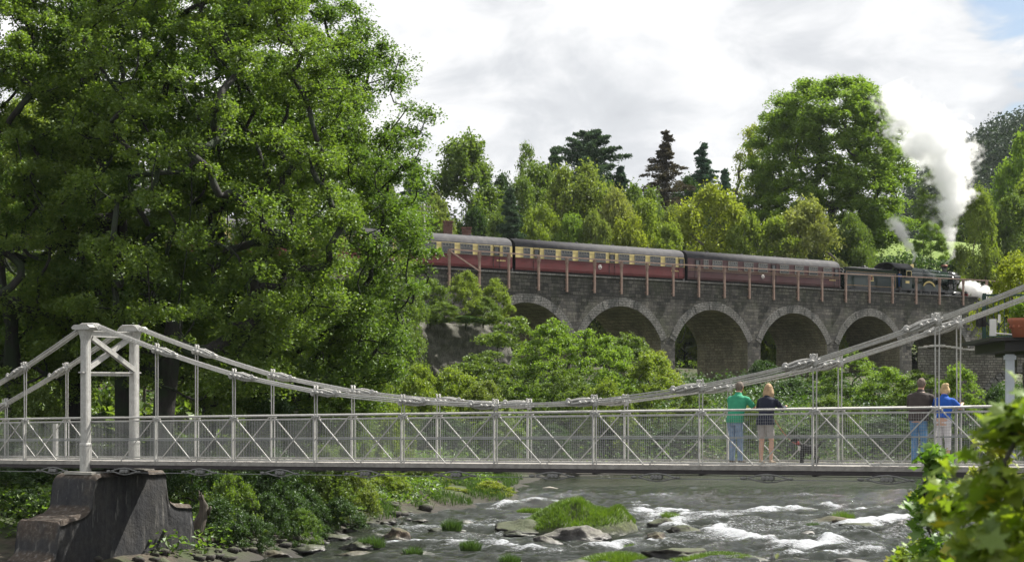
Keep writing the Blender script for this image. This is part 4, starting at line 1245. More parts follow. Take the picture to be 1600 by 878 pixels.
            for l in (-0.10, -0.03, 0.04, 0.11):
                tube(bm, [(x - 0.44, ly + l, zt - 0.17), (x - 0.30, ly + l, zt - 0.01), (x - 0.20, ly + l, zt + 0.04), (x + 0.20, ly + l, zt + 0.04), (x + 0.30, ly + l, zt - 0.01), (x + 0.44, ly + l, zt - 0.15)], 0.020, 6)
            obj('saddle_rods', bm, W, ps)
        bm = bmesh.new(); box(bm, (x, WB / 2, zt - 0.24), (0.16, WB + 0.1, 0.15)); box(bm, (x, WB / 2, zt - 0.155), (0.24, WB + 0.1, 0.03)); obj('cross_head', bm, W, root)
        zlo = zt - 1.28
        bm = bmesh.new(); box(bm, (x - 0.0, WB / 2, zlo), (0.16, WB + 0.7, 0.035)); box(bm, (x, WB / 2, zlo - 0.04), (0.03, WB + 0.1, 0.11)); obj('cross_tie', bm, W, root)
        for s, off in ((1, 0.05), (-1, -0.05)):
            bm = bmesh.new()
            for dx in (-0.06, 0.06):
                a = Vector((x + off + dx * 0.8, 0.02 if s == 1 else WB - 0.02, zt - 0.34)); b = Vector((x + off + dx * 0.8, WB + 0.1 if s == 1 else -0.1, zlo + 0.07))
                bar(bm, a, b, 0.02, 0.13, up=Vector((0, 0, 1)))
            a = Vector((x + off, 0.02 if s == 1 else WB - 0.02, zt - 0.29)); b = Vector((x + off, WB + 0.1 if s == 1 else -0.1, zlo + 0.12))
            bar(bm, a, b, 0.12, 0.016)
            obj('cross_brace', bm, W, root)
    # a pale upright of the side span's gate
    bm = bmesh.new(); x = blx(86, WB + 0.1); box(bm, (x, WB + 0.12, deck_z(x) + 0.5), (0.13, 0.10, 1.02)); obj('gate_post', bm, W, root)
    return root
bridge = build_bridge()

# ---- pier: stepped, long across the bridge
def build_pier():
    m, g = new_mat('weathered_pier_stone')
    co = g.n('ShaderNodeTexCoord').outputs['Object']
    geo = g.n('ShaderNodeNewGeometry')
    st = g.scale(co, 2.2, 2.2, 0.22)
    n1 = g.noise(st, 1.6, 7, 0.65); n2 = g.noise(co, 1.1, 6, 0.65); n3 = g.noise(co, 9, 5, 0.6); n4 = g.noise(g.scale(co, 3, 3, 0.5), 1.9, 5, 0.6)
    c = g.ramp(n1, [(0.32, (0.011, 0.012, 0.016)), (0.5, (0.024, 0.025, 0.029)), (0.70, (0.048, 0.048, 0.049))])
    c = g.mix(g.m('MULTIPLY', g.ramp(n2, [(0.44, 0.0), (0.62, 1.0)]), 0.5), c, (0.05, 0.046, 0.04))
    c = g.mix(g.m('MULTIPLY', g.ramp(n4, [(0.60, 0.0), (0.68, 1.0)]), 0.65), c, (0.15, 0.145, 0.135))
    c = g.mix(0.5, c, g.mix(1.0, c, g.ramp(n3, [(0.3, 0.45), (0.7, 1.4)]), 'MULTIPLY'))
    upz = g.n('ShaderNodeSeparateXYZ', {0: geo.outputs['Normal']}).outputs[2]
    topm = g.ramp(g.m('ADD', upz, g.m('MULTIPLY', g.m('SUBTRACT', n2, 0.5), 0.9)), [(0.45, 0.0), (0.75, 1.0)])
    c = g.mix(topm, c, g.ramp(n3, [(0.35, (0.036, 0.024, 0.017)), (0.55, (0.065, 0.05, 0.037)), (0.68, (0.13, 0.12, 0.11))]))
    b = g.n('ShaderNodeBsdfPrincipled', {'Base Color': c, 'Roughness': 0.9})
    bp = g.n('ShaderNodeBump', {'Height': g.m('ADD', n3, n1), 'Strength': 0.6, 'Distance': 0.04}); g.L.new(bp.outputs[0], b.inputs['Normal'])
    finish(g, b.outputs[0])
    x = TOWN * PL
    th = 0.78
    def sy(px, dx):   # cross position seen in column px for the face shifted dx along the bridge
        u = (px - 800.0) / F
        a = Vector((B0[0], B0[1], 0)) + BX * (x + dx)
        return (u * a.y - a.x) / (BY.x - BY.y * u)
    def zz(py, s, dx):
        a = Vector((B0[0], B0[1], 0)) + BX * (x + dx) + BY * s
        return EYE + (HZ - py) / F * a.y
    L = lambda px, py: (sy(px, -th), zz(py, sy(px, -th), -th))
    Rr = lambda px, py: (sy(px, th), zz(py, sy(px, th), th))
    prof = [L(4, 878), L(9, 872), L(19, 864), L(25, 850), L(26, 812), L(45, 806), L(61, 801), L(72, 794), L(79.5, 783), L(82, 744), L(90, 738),
            Rr(258, 733), Rr(261, 737), Rr(260, 768), Rr(264, 780), Rr(275, 787), Rr(301, 788), Rr(303, 829), Rr(308, 836), Rr(316, 840), Rr(341, 840), Rr(342, 876)]
    zlow = -1.2
    prof = [(prof[0][0] - 0.3, zlow)] + prof + [(prof[-1][0] + 0.5, zlow)]
    root = empty('stone_pier', (B0[0], B0[1], 0), BROT, 'dark stained stepped stone pier carrying the white bridge tower', 'bridge pier')
    bm = bmesh.new()
    # stack of columns across: rounded in plan at both ends through a narrowing width
    ss = [p[0] for p in prof]; zs = [p[1] for p in prof]
    smin, smax = min(ss), max(ss)
    N = 96; rings = []
    import bisect
    def ztop(s):
        best = zlow
        for (a, za), (b, zb) in zip(prof, prof[1:]):
            lo, hi = min(a, b), max(a, b)
            if lo - 1e-9 <= s <= hi + 1e-9:
                t = 0 if hi - lo < 1e-6 else (s - a) / (b - a)
                best = max(best, za + (zb - za) * t)
        return best
    grid = []
    M_ = 16
    for i in range(N + 1):
        s = smin + (smax - smin) * i / N
        row = []
        zt = ztop(s)
        for j in range(M_ + 1):
            w = -th + 2 * th * j / M_
            edge = max(0, abs(w) / th - 0.86) / 0.14
            row.append((w, s, zt - 0.10 * edge ** 2))
        grid.append(row)
    V = {}
    def vert(i, j, z=None):
        w, s, zt = grid[i][j]; return bm.verts.new((x + w, s, zt if z is None else z))
    top = [[vert(i, j) for j in range(M_ + 1)] for i in range(N + 1)]
    for i in range(N):
        for j in range(M_): bm.faces.new((top[i][j], top[i][j + 1], top[i + 1][j + 1], top[i + 1][j]))
    K = 22
    for j, flip in ((0, 1), (M_, 0)):
        prev = [top[i][j] for i in range(N + 1)]
        for k in range(1, K + 1):
            cur = []
            for i in range(N + 1):
                zt = grid[i][j][2]; cur.append(bm.verts.new((x + grid[i][j][0], grid[i][j][1], zt + (zlow - zt) * k / K)))
            for i in range(N):
                q = (prev[i], prev[i + 1], cur[i + 1], cur[i])
                bm.faces.new(q if not flip else q[::-1])
            prev = cur
    for v in bm.verts:
        q = v.co * 0.9
        n_ = Vector((mnoise.noise(q), mnoise.noise(q + Vector((7, 1, 3))), mnoise.noise(q + Vector((2, 9, 4)))))
        v.co += n_ * 0.035 + Vector((mnoise.noise(v.co * 4), mnoise.noise(v.co * 4 + Vector((5, 5, 5))), mnoise.noise(v.co * 5))) * 0.025
    obj('pier_body', bm, m, root, True)
    sm = paint('pale_slab', (0.30, 0.29, 0.26), 0.9, var=0.3, bump=0.4)
    for ly in (-0.16, WB + 0.16):
        bm = bmesh.new(); box(bm, (x + 0.05, ly, 2.80), (0.95, 0.72, 0.07), rz=0.05)
        obj('bearing_slab', bm, sm, root)
build_pier()

# ------------------------------------------------------------------ people and dog
def skin(col): return paint('skin', col, 0.55, var=0.06, scale=10)
def cloth(name, col, var=0.15): return paint(name, col, 0.9, var=var, scale=9, bump=0.3)

def person(px, ly, H, look, label, turn=0.0):
    lx = blx(px, ly)
    w = bworld(lx, ly, deck_z(lx) + 0.024)
    root = empty('person', w, BROT + turn, label, 'person', 'people leaning on the far rail')
    s = H / 1.76
    V3 = lambda x, y, z: Vector((x * s, y * s, z * s))
    lean = look.get('lean', 0.12)
    def sh(z): return lean * max(0, z - 0.95) / 0.6 - look.get('hipback', 0.03) * math.exp(-((z - 0.92) / 0.22) ** 2)
    fem = look.get('fem', False)
    hipw, shw, waist = (0.172, 0.165, 0.125) if fem else (0.165, 0.195, 0.155)
    big = look.get('big', 1.0)
    torso = [(0.86, hipw * .96, .125), (0.95, hipw, .13), (1.08, waist, .112), (1.2, (waist + shw) / 2, .118), (1.32, shw * .96, .12), (1.41, shw * .9, .105), (1.465, shw * .55, .085), (1.50, .062, .062), (1.57, .055, .058)]
    zrail = (rail_z(lx) - deck_z(lx)) / s
    def torso_tube(bm, add, z0=0, z1=9):
        t = [q for q in torso if z0 <= q[0] <= z1]
        tube(bm, [V3(0, sh(z), z) for z, a, b in t], [((a * big + add) * s, (b * big + add) * s) for z, a, b in t], 20, ref=(1, 0, 0))
    arms = []
    for sd in (-1, 1):
        S = V3(sd * (shw - 0.01) * big, sh(1.40), 1.40)
        hx, hy = look['hands'][0 if sd < 0 else 1]
        hand = V3(sd * hx, hy, zrail + 0.03)
        el = (S + hand) / 2 + V3(sd * 0.09, -0.06, -0.13)
        arms.append((sd, S, el, hand))
    legs = []
    for sd in (-1, 1):
        legs.append((sd, V3(sd * 0.088, sh(.90), .90), V3(sd * (0.095 + look.get('stance', .02)), 0.015 + look.get('knee', (0, 0))[0 if sd < 0 else 1], .49), V3(sd * (0.10 + look.get('stance', .02)), 0.0, .09)))
    # body
    bm = bmesh.new()
    torso_tube(bm, 0)
    hc = V3(0, sh(1.64) + 0.03, 1.655)
    blob(bm, hc, (.077 * s, .095 * s, .112 * s), 3)
    blob(bm, hc + V3(0, .045, -.06), (.055 * s, .05 * s, .055 * s), 2)
    blob(bm, hc + V3(0, .098, -.02), (.013 * s, .022 * s, .022 * s), 1)
    blob(bm, hc + V3(0, .09, -.06), (.024 * s, .012 * s, .008 * s), 1)
    for sd in (-1, 1):
        blob(bm, hc + V3(sd * .078, 0, -.01), (.011 * s, .02 * s, .032 * s), 1)
        blob(bm, hc + V3(sd * .03, .088, .012), (.013 * s, .008 * s, .008 * s), 1)
    for sd, S, E, Hd in arms:
        d = (Hd - E).normalized()
        tube(bm, [S, (S + E) / 2, E, E + (Hd - E) * .35, Hd - d * .02], [.055 * s, .049 * s, .039 * s, .040 * s, .028 * s], 12)
        palm = Hd + d * 0.045 * s
        sidev = d.cross(Vector((0, 0, 1))).normalized()
        tube(bm, [Hd - d * .02, palm, Hd + d * .09 * s], [(.026 * s, .026 * s), (.040 * s, .018 * s), (.038 * s, .015 * s)], 10, ref=sidev)
        for q, (o, ln) in enumerate(((-.030, .060), (-.010, .074), (.011, .070), (.031, .054))):
            b0 = Hd + d * .085 * s + sidev * o * s
            m1 = b0 + d * ln * .5 * s + Vector((0, 0, -.004)); m2 = b0 + d * ln * .8 * s + Vector((0, 0, -.03 * s))
            tube(bm, [b0, m1, m2], [.0092 * s, .0085 * s, .0075 * s], 6)
        tb = Hd + d * .02 * s - sidev * sd * .03 * s
        tube(bm, [tb, tb + d * .03 * s - sidev * sd * .03 * s, tb + d * .06 * s - sidev * sd * .035 * s], [.013 * s, .011 * s, .009 * s], 6)
    for sd, Hp, K, A in legs:
        tube(bm, [Hp, (Hp * .55 + K * .45), K, K + (A - K) * .35 + V3(0, -.012, 0), A, A - V3(0, 0, .05)], [.088 * s * big, .075 * s, .054 * s, .056 * s, .036 * s, .034 * s], 14)
        tube(bm, [A + V3(0, -.04, -.055), A + V3(sd * .01, .06, -.06), A + V3(sd * .02, .17, -.07)], [(.032 * s, .034 * s), (.04 * s, .028 * s), (.034 * s, .018 * s)], 10, ref=(1, 0, 0))
    fuse('body', bm, look['skin'], root, 0.0105, 2)
    # upper garment
    bm = bmesh.new()
    z0 = look.get('hem', 0.93)
    t = [q for q in torso if q[0] >= 0.94 and q[0] < 1.49]
    a0 = np.interp(z0, [q[0] for q in torso], [q[1] for q in torso]); b0 = np.interp(z0, [q[0] for q in torso], [q[2] for q in torso])
    t = [(z0, a0 + .012, b0 + .01)] + [q for q in t if q[0] > z0 + .03]
    add = look.get('loose', .018)
    tube(bm, [V3(0, sh(z), z) for z, a, b in t], [((a * big + add) * s, (b * big + add) * s) for z, a, b in t], 22, ref=(1, 0, 0))
    tube(bm, [V3(0, sh(1.44), 1.44), V3(0, sh(1.5), 1.51), V3(0, sh(1.53) , 1.535)], [(.12 * s, .095 * s), (.078 * s, .076 * s), (.074 * s, .074 * s)], 16, ref=(1, 0, 0))
    for sd, S, E, Hd in arms:
        blob(bm, S + V3(-sd * .02, 0, -.005), (.078 * s, .078 * s, .07 * s), 2)
        if look['sleeve'] == 'short': pts, rd = [S, S + (E - S) * .5, S + (E - S) * .8], [.072 * s, .066 * s, .066 * s]
        else: pts, rd = [S, (S + E) / 2, E, E + (Hd - E) * .5, E + (Hd - E) * .9], [.075 * s, .068 * s, .058 * s, .052 * s, .042 * s]
        tube(bm, pts, rd, 14)
    fuse(look['topname'], bm, look['top'], root, 0.012, 2)
    # lower garment
    bm = bmesh.new()
    tube(bm, [V3(0, sh(z), z) for z in (.84, .92, 1.0, 1.05)], [((hipw * .9 * big + .012) * s, .13 * s), ((hipw * big + .015) * s, .142 * s), ((hipw * .97 * big + .012) * s, .135 * s), ((hipw * .9 * big + .01) * s, .125 * s)], 22, ref=(1, 0, 0))
    for sd, Hp, K, A in legs:
        end = look['leg_end']
        if end == 'ankle': pts, rd = [Hp, (Hp + K) / 2, K, (K + A) / 2, A - V3(0, 0, .045)], [.1 * s, .086 * s, .070 * s, .066 * s, .062 * s]
        elif end == 'calf': pts, rd = [Hp, (Hp + K) / 2, K, K + (A - K) * .45], [.1 * s, .087 * s, .068 * s, .066 * s]
        else: pts, rd = [Hp, Hp + (K - Hp) * .4, Hp + (K - Hp) * .72], [.1 * s, .095 * s, .092 * s]
        tube(bm, pts, rd, 14)
    fuse(look['botname'], bm, look['bot'], root, 0.012, 2)
    for sd, Hp, K, A in legs:
        bm = bmesh.new()
        tube(bm, [A + V3(0, -.055, -.052), A + V3(sd * .005, .0, -.048), A + V3(sd * .012, .09, -.062), A + V3(sd * .02, .185, -.072)], [(.036 * s, .036 * s), (.042 * s, .042 * s), (.048 * s, .028 * s), (.038 * s, .018 * s)], 12, ref=(1, 0, 0))
        tube(bm, [A + V3(0, -.06, -.082), A + V3(sd * .02, .19, -.084)], [(.042 * s, .008 * s), (.042 * s, .008 * s)], 10, ref=(1, 0, 0))
        fuse('shoe', bm, look['shoe'], root, 0.01, 1)
    # hair
    bm = bmesh.new()
    style = look['hair']
    blob(bm, hc + V3(0, -.018, .022), (.088 * s, .098 * s, .108 * s), 3)
    if style == 'short': blob(bm, hc + V3(0, -.045, -.03), (.072 * s, .06 * s, .07 * s), 2)
    if style == 'bob':
        for k in range(9):
            a = math.pi * (1.05 + 0.9 * k / 8); blob(bm, hc + V3(.075 * math.cos(a), .06 * math.sin(a) - .01, -.04 - .01 * (k % 2)), (.042 * s, .042 * s, .075 * s), 2)
        blob(bm, hc + V3(.03, -.02, .08), (.06 * s, .07 * s, .055 * s), 2)
    if style == 'long':
        for k in range(13):
            a = math.pi * (1.0 + 1.0 * k / 12)
            x_, y_ = .082 * math.cos(a), .075 * math.sin(a) - .01
            ln = .15 + .07 * ((k * 7) % 5) / 5
            tube(bm, [hc + V3(x_ * .8, y_ * .8, .06), hc + V3(x_ * 1.05, y_, -.03), hc + V3(x_ * 1.25, y_ * 1.15 - .01, -.10), hc + V3(x_ * 1.35, y_ * 1.2 - .012, -.07 - ln)], [.03 * s, .034 * s, .03 * s, .012 * s], 8)
    for v in bm.verts: v.co += Vector((mnoise.noise(v.co * 22), mnoise.noise(v.co * 22 + Vector((4, 4, 4))), mnoise.noise(v.co * 19))) * 0.010
    fuse('hair', bm, look['haircol'], root, 0.008, 0)
    return root, lx, arms

jeans = cloth('blue_jeans', (0.17, 0.24, 0.35), 0.3)
person(1150, 1.10, 1.80, dict(skin=skin((.42, .23, .16)), top=cloth('green_tshirt', (0.03, 0.25, 0.14)), topname='t_shirt', sleeve='short', hem=.88, bot=jeans, botname='jeans', leg_end='ankle', shoe=cloth('brown_shoe', (.10, .08, .06)), hair='short', haircol=cloth('greying_hair', (.14, .115, .095), .4), hands=((.10, .50), (.34, .46)), lean=.14, hipback=.06, big=1.06, loose=.022, stance=0.0, knee=(.02, 0)), 'man in a green t-shirt and blue jeans leaning on the bridge rail', turn=-0.06)
woman, wlx, warms = person(1197, 1.08, 1.74, dict(fem=True, skin=skin((.50, .30, .22)), top=cloth('navy_hoodie', (0.012, 0.015, 0.032)), topname='jumper', sleeve='long', hem=.86, bot=cloth('grey_shorts', (.30, .28, .27)), botname='shorts', leg_end='short', shoe=cloth('tan_sandal', (.34, .27, .2)), hair='long', haircol=cloth('fair_hair', (.36, .25, .15), .4), hands=((.22, .50), (.26, .50)), lean=.12, hipback=.05, big=1.08, loose=.03, stance=.015, knee=(0, .03)), 'woman with long fair hair, navy jumper and grey shorts holding a red dog lead')
person(1436, 1.12, 1.80, dict(skin=skin((.42, .24, .18)), top=cloth('brown_jumper', (0.045, 0.036, 0.033)), topname='jumper', sleeve='long', hem=.90, bot=cloth('mid_blue_jeans', (.09, .20, .36), .3), botname='jeans', leg_end='ankle', shoe=cloth('dark_shoe', (.05, .045, .04)), hair='short', haircol=cloth('grey_brown_hair', (.15, .115, .095), .4), hands=((.18, .50), (.24, .50)), lean=.13, hipback=.05, big=1.10, loose=.035, stance=0.0), 'man in a dark brown jumper and jeans leaning on the bridge rail')
person(1474, 1.12, 1.68, dict(fem=True, skin=skin((.48, .29, .21)), top=cloth('royal_blue_top', (0.01, 0.075, 0.36)), topname='t_shirt', sleeve='short', hem=.98, bot=cloth('white_cropped_trousers', (.5, .49, .52)), botname='cropped_trousers', leg_end='calf', shoe=cloth('pale_shoe', (.4, .38, .36)), hair='bob', haircol=cloth('blonde_hair', (.45, .33, .18), .4), hands=((.20, .48), (.30, .40)), lean=.10, hipback=.06, big=1.12, loose=.02, stance=.0), 'woman with blonde bob, royal blue top and white cropped trousers')

def build_dog():
    ly = 0.75; lx = blx(1263, ly)
    w = bworld(lx, ly, deck_z(lx) + 0.024)
    root = empty('dog', w, BROT + math.pi, 'small black and white dog on a red lead beside the fair haired woman', 'dog')
    root.scale = (1.2, 1.2, 1.2)
    # local +x is forward (towards the left of the picture)
    bm = bmesh.new()
    tube(bm, [(-.17, 0, .27), (-.12, 0, .275), (0, 0, .265), (.10, 0, .28), (.17, 0, .31)], [(.05, .055), (.068, .078), (.066, .078), (.078, .095), (.05, .06)], 16, ref=(0, 1, 0))
    tube(bm, [(.13, 0, .31), (.19, 0, .38), (.21, 0, .42)], [.058, .045, .042], 12)
    blob(bm, (.23, 0, .44), (.062, .05, .052), 2)
    tube(bm, [(.26, 0, .435), (.31, 0, .42), (.335, 0, .418)], [.034, .024, .018], 10)
    for s in (-1, 1):
        tube(bm, [(.21, s * .032, .475), (.195, s * .05, .50), (.20, s * .06, .465)], [.018, .016, .008], 6)
        tube(bm, [(.12, s * .045, .25), (.115, s * .05, .16), (.125, s * .05, .09), (.12, s * .05, .025)], [.038, .026, .019, .018], 10)
        blob(bm, (.135, s * .05, .016), (.03, .02, .016), 1)
        tube(bm, [(-.13, s * .045, .26), (-.10, s * .052, .185), (-.165, s * .05, .11), (-.15, s * .05, .025)], [.05, .036, .020, .018], 10)
        blob(bm, (-.135, s * .05, .016), (.03, .02, .016), 1)
    tube(bm, [(-.16, 0, .30), (-.23, 0, .37), (-.25, 0, .43)], [.024, .018, .008], 8)
    for v in bm.verts: v.co += Vector((mnoise.noise(v.co * 30), mnoise.noise(v.co * 30 + Vector((4, 4, 4))), mnoise.noise(v.co * 27))) * 0.006
    m, g = new_mat('dog_coat')
    co = g.n('ShaderNodeTexCoord').outputs['Object']
    d = g.n('ShaderNodeVectorMath', {0: co, 1: (0.16, 0, 0.26)}, operation='DISTANCE').outputs['Value']
    c = g.mix(g.ramp(g.m('ADD', d, g.m('MULTIPLY', g.noise(co, 14, 3), 0.05)), [(0.10, 1.0), (0.115, 0.0)]), (0.014, 0.013, 0.013), (0.6, 0.58, 0.55))
    finish(g, g.n('ShaderNodeBsdfPrincipled', {'Base Color': c, 'Roughness': 0.85}).outputs[0])
    fuse('body', bm, m, root, 0.008, 1)
    bm = bmesh.new()
    tube(bm, [(.155, 0, .385), (.19, 0, .355)], [.055, .056], 14); red = paint('red_webbing', (.26, .03, .025), .7)
    obj('collar', bm, red, root)
    # lead runs from the woman's hand to the collar
    hand = woman.matrix_world  # woman's hand at rail: work in world space
    a = bworld(wlx + 0.22, 1.05, deck_z(wlx) + 0.98); b = bworld(lx - 0.17, ly, deck_z(lx) + 0.40)
    bm = bmesh.new(); pts = []
    for k in range(11):
        t = k / 10; p = a.lerp(b, t); p.z -= 0.10 * math.sin(math.pi * t); pts.append(p)
    tube(bm, pts, 0.006, 6)
    o = obj('dog_lead', bm, red); setp(o, 'red lead stretched from the woman in navy to the small dog', 'dog lead')
build_dog()

# ------------------------------------------------------------------ terrace building at the right-hand edge
def build_terrace():
    Y = 40.0
    o = P(1548, 552, Y)
    root = empty('riverside_terrace', (o.x, o.y, 0), math.radians(-8), 'corner of a black edged terrace on a pale post, green railing on top', 'terrace')
    zt = P(0, 528, Y).z; zb = P(0, 553, Y).z
    bm = bmesh.new()
    box(bm, (4.0, 2.5, (zt + zb) / 2 + 0.03), (7.4, 5.4, zt - zb - 0.1)); box(bm, (3.9, 2.4, zt - 0.035), (8.0, 5.8, 0.07)); box(bm, (4.25, 2.6, zb + 0.05), (6.9, 5.0, 0.1))
    obj('roof_slab', bm, M['black'], root)
    bm = bmesh.new(); x = (1579 - 1548) / F * Y
    box(bm, (x + 0.02, 0.35, zb / 2 + 1.6), (0.19, 0.19, zb - 3.2)); box(bm, (x + 0.02, 0.35, zb - 0.08), (0.26, 0.26, 0.1))
    obj('post', bm, paint('pale_blue_white_paint', (0.52, 0.57, 0.63), 0.5), root)
    bm = bmesh.new(); box(bm, (4.6, 3.6, 4.3), (6.6, 0.25, 2.9)); obj('back_wall', bm, M['rubble'], root)
    # green railing
    bm = bmesh.new(); z0, z1 = zt + 0.02, zt + 1.12
    for yy, xa, xb in ((2.2, 0.1, 7.6),):
        for k in range(58):
            xx = xa + (xb - xa) * k / 57; bar(bm, (xx, yy, z0), (xx, yy, z1), 0.022)
        bar(bm, (xa, yy, z1), (xb, yy, z1), 0.06, 0.05); bar(bm, (xa, yy, z0 + 0.08), (xb, yy, z0 + 0.08), 0.04, 0.04)
        for k in range(4): xx = xa + 0.05 + k * 2.4; bar(bm, (xx, yy, z0), (xx, yy, z1 + 0.05), 0.08)
    obj('railing', bm, paint('dark_green_paint', (0.012, 0.045, 0.035), 0.5), root)
    # floodlight, junction box, cable
    bm = bmesh.new(); fx = (1536 - 1548) / F * Y; fz = P(0, 500, Y).z
    box(bm, (fx, 0.35, fz), (0.20, 0.10, 0.30), rz=0.4); box(bm, (fx + 0.08, 0.33, fz - 0.02), (0.10, 0.03, 0.26), rz=0.4); bar(bm, (fx + 0.1, 0.4, fz - 0.05), (fx + 0.32, 0.45, fz - 0.16), 0.035); bar(bm, (fx + 0.32, 0.45, fz - 0.3), (fx + 0.32, 0.45, fz + 0.1), 0.05)
    obj('floodlight', bm, M['black'], root)
    bm = bmesh.new(); box(bm, (0.09, 0.3, P(0, 511, Y).z), (0.15, 0.10, 0.40)); box(bm, (0.24, 0.3, P(0, 497, Y).z), (0.05, 0.06, 0.2)); obj('junction_box', bm, M['whitepaint'], root)
    bm = bmesh.new(); pts = [(0.15, 0.25, zt + 0.12), (0.4, 0.22, zt + 0.10), (0.9, 0.15, zt + 0.045), (2.5, 0.10, zt + 0.06), (5, 0.1, zt + 0.05)]; tube(bm, pts, 0.018, 6); obj('cable', bm, M['whitepaint'], root)
    # planter
    c = P(1601, 527, 39.4)
    pr = empty('plant_pot', (c.x, c.y, zt + 0.003), 0, 'terracotta pot with a clipped green plant on the terrace edge', 'plant pot')
    bm = bmesh.new(); lathe(bm, [(0.27, 0.0), (0.33, 0.30), (0.385, 0.36), (0.39, 0.44), (0.36, 0.44), (0.33, 0.40)], (0, 0, 0), 28)
    for k in range(14):
        a = 2 * math.pi * k / 14; blob(bm, (0.325 * math.cos(a), 0.325 * math.sin(a), 0.24), (0.035, 0.035, 0.05), 1)
    obj('pot', bm, paint('terracotta', (0.33, 0.105, 0.055), 0.75, var=0.2, dirt=(0.18, 0.09, 0.06), dirt_amt=0.5), pr)
    rng = np.random.default_rng(8)
    q = rng.normal(size=(1500, 3)); q /= np.linalg.norm(q, axis=1)[:, None]; q *= rng.uniform(.5, 1, (1500, 1)) * np.array([.36, .36, .34]); q[:, 2] += 0.62
    link_mesh('foliage', leaf_cloud('pot_foliage', q, 0.07, rng), M['leaf_bright'], pr)
    # yellow-green shrub behind the railing is a plant of its own, built with the others
build_terrace()
# ------------------------------------------------------------------ trees and shrubs
def skeleton(clumps, trunk, r_tip, rng, wob=0.12):
    """grow limbs from the trunk polyline to each clump centre; returns chains of (points, radii)"""
    nodes = [np.array(p, float) for p in trunk]; par = [-1] + list(range(len(trunk) - 1))
    base = nodes[0]
    order = sorted(range(len(clumps)), key=lambda i: np.linalg.norm(clumps[i] - nodes[len(trunk) // 2]))
    ends = []
    ntr = len(trunk)
    for i in order:
        c = clumps[i]
        N = np.array(nodes)
        d = np.linalg.norm(N - c, axis=1)
        pen = np.maximum(N[:, 2] - c[2] + 0.1 * d, 0) * 1.6
        pen[0] += 1e3 if ntr > 1 else 0
        if ntr > 2: pen[1] += 2.0
        j = int(np.argmin(d + pen))
        a = nodes[j]; L = d[j]; k = max(1, int(L / max(0.35, L / 6)))
        prev = j
        nseg = max(2, min(6, k))
        side = rng.normal(size=3) * wob * L
        for s in range(1, nseg + 1):
            t = s / nseg
            p = a + (c - a) * t + side * math.sin(math.pi * t) + np.array([0, 0, -0.10 * L * math.sin(math.pi * t)])
            nodes.append(p); par.append(prev); prev = len(nodes) - 1
        ends.append(prev)
    n = len(nodes); w = np.zeros(n)
    for e in ends: w[e] += 1
    for i in range(n - 1, 0, -1): w[par[i]] += w[i]
    return nodes, par, w

def limb_mesh(name, nodes, par, w, r0, rtip, flare=1.25):
    wmax = max(w[0], 1)
    rad = [max(rtip, r0 * (wi / wmax) ** 0.5) for wi in w]
    rad[0] *= flare
    kids = {}
    for i, p in enumerate(par):
        if p >= 0: kids.setdefault(p, []).append(i)
    V = []; Fq = []
    def chain(start_par, i):
        pts = []; rr = []
        if start_par >= 0: pts.append(nodes[start_par]); rr.append(min(rad[start_par], rad[i] * 1.25))
        while True:
            pts.append(nodes[i]); rr.append(rad[i])
            ks = kids.get(i, [])
            if not ks: break
            ks = sorted(ks, key=lambda k: -w[k])
            for k in ks[1:]: chain_stack.append((i, k))
            i = ks[0]
        return pts, rr
    chain_stack = [(-1, 0)]
    while chain_stack:
        s, i = chain_stack.pop()
        pts, rr = chain(s, i)
        if len(pts) < 2: continue
        seg = 10 if rr[0] > 0.12 else (6 if rr[0] > 0.04 else 4)
        P_ = np.array(pts); D = np.gradient(P_, axis=0); D /= np.linalg.norm(D, axis=1)[:, None] + 1e-9
        ref = np.array([1., 0, 0]) if abs(D[0][0]) < .8 else np.array([0, 1., 0])
        base = len(V)
        for q, d, r in zip(P_, D, rr):
            x = ref - d * ref.dot(d); x /= np.linalg.norm(x) + 1e-9; y = np.cross(d, x)
            for k in range(seg):
                a = 2 * math.pi * k / seg; V.append(q + (x * math.cos(a) + y * math.sin(a)) * r * (1 + (0.10 * math.sin(3 * a + q[2] * 1.7) if seg == 10 else 0)))
        for s_ in range(len(P_) - 1):
            for k in range(seg):
                a = base + s_ * seg + k; b = base + s_ * seg + (k + 1) % seg
                Fq.append((a, b, b + seg, a + seg))
    return np_mesh(name, V, Fq, True)

def crown_clumps(rng, n, rx, ry, z0, z1, shape='round', hollow=0.35, lop=0.22):
    """clump centres spread in an uneven crown"""
    out = []
    ph = rng.uniform(0, 6.28, 6)
    tries = 0
    while len(out) < n and tries < n * 60:
        tries += 1
        u = rng.uniform(0, 1); a = rng.uniform(0, 2 * math.pi)
        if shape == 'round': prof = max(0.05, math.sin(math.pi * (0.10 + 0.86 * u)) ** 0.62)
        elif shape == 'egg': prof = max(0.05, (math.sin(math.pi * (u ** 0.72) * 0.97 + 0.03)) ** 0.75)
        elif shape == 'dome': prof = max(0.05, math.cos(math.pi / 2 * u ** 1.5) ** 0.62)
        elif shape == 'full': prof = (1 - abs((u - 0.42) / 0.62) ** 2.6) ** 0.55 if abs((u - 0.42) / 0.62) < 1 else 0.05
        elif shape == 'column': prof = max(0.1, math.sin(math.pi * (0.12 + 0.84 * u)) ** 0.4)
        else: prof = 1 - u * 0.9
        lob = 1 + lop * (math.sin(3 * a + ph[0] + 3 * u) + 0.6 * math.sin(5 * a + ph[1] - 5 * u) + 0.5 * math.sin(2 * a + ph[2] + 9 * u)) / 2
        r = prof * lob * (rng.uniform(hollow, 1) ** 0.5)
        p = np.array([rx * r * math.cos(a), ry * r * math.sin(a), z0 + (z1 - z0) * u])
        out.append(p)
    return np.array(out)

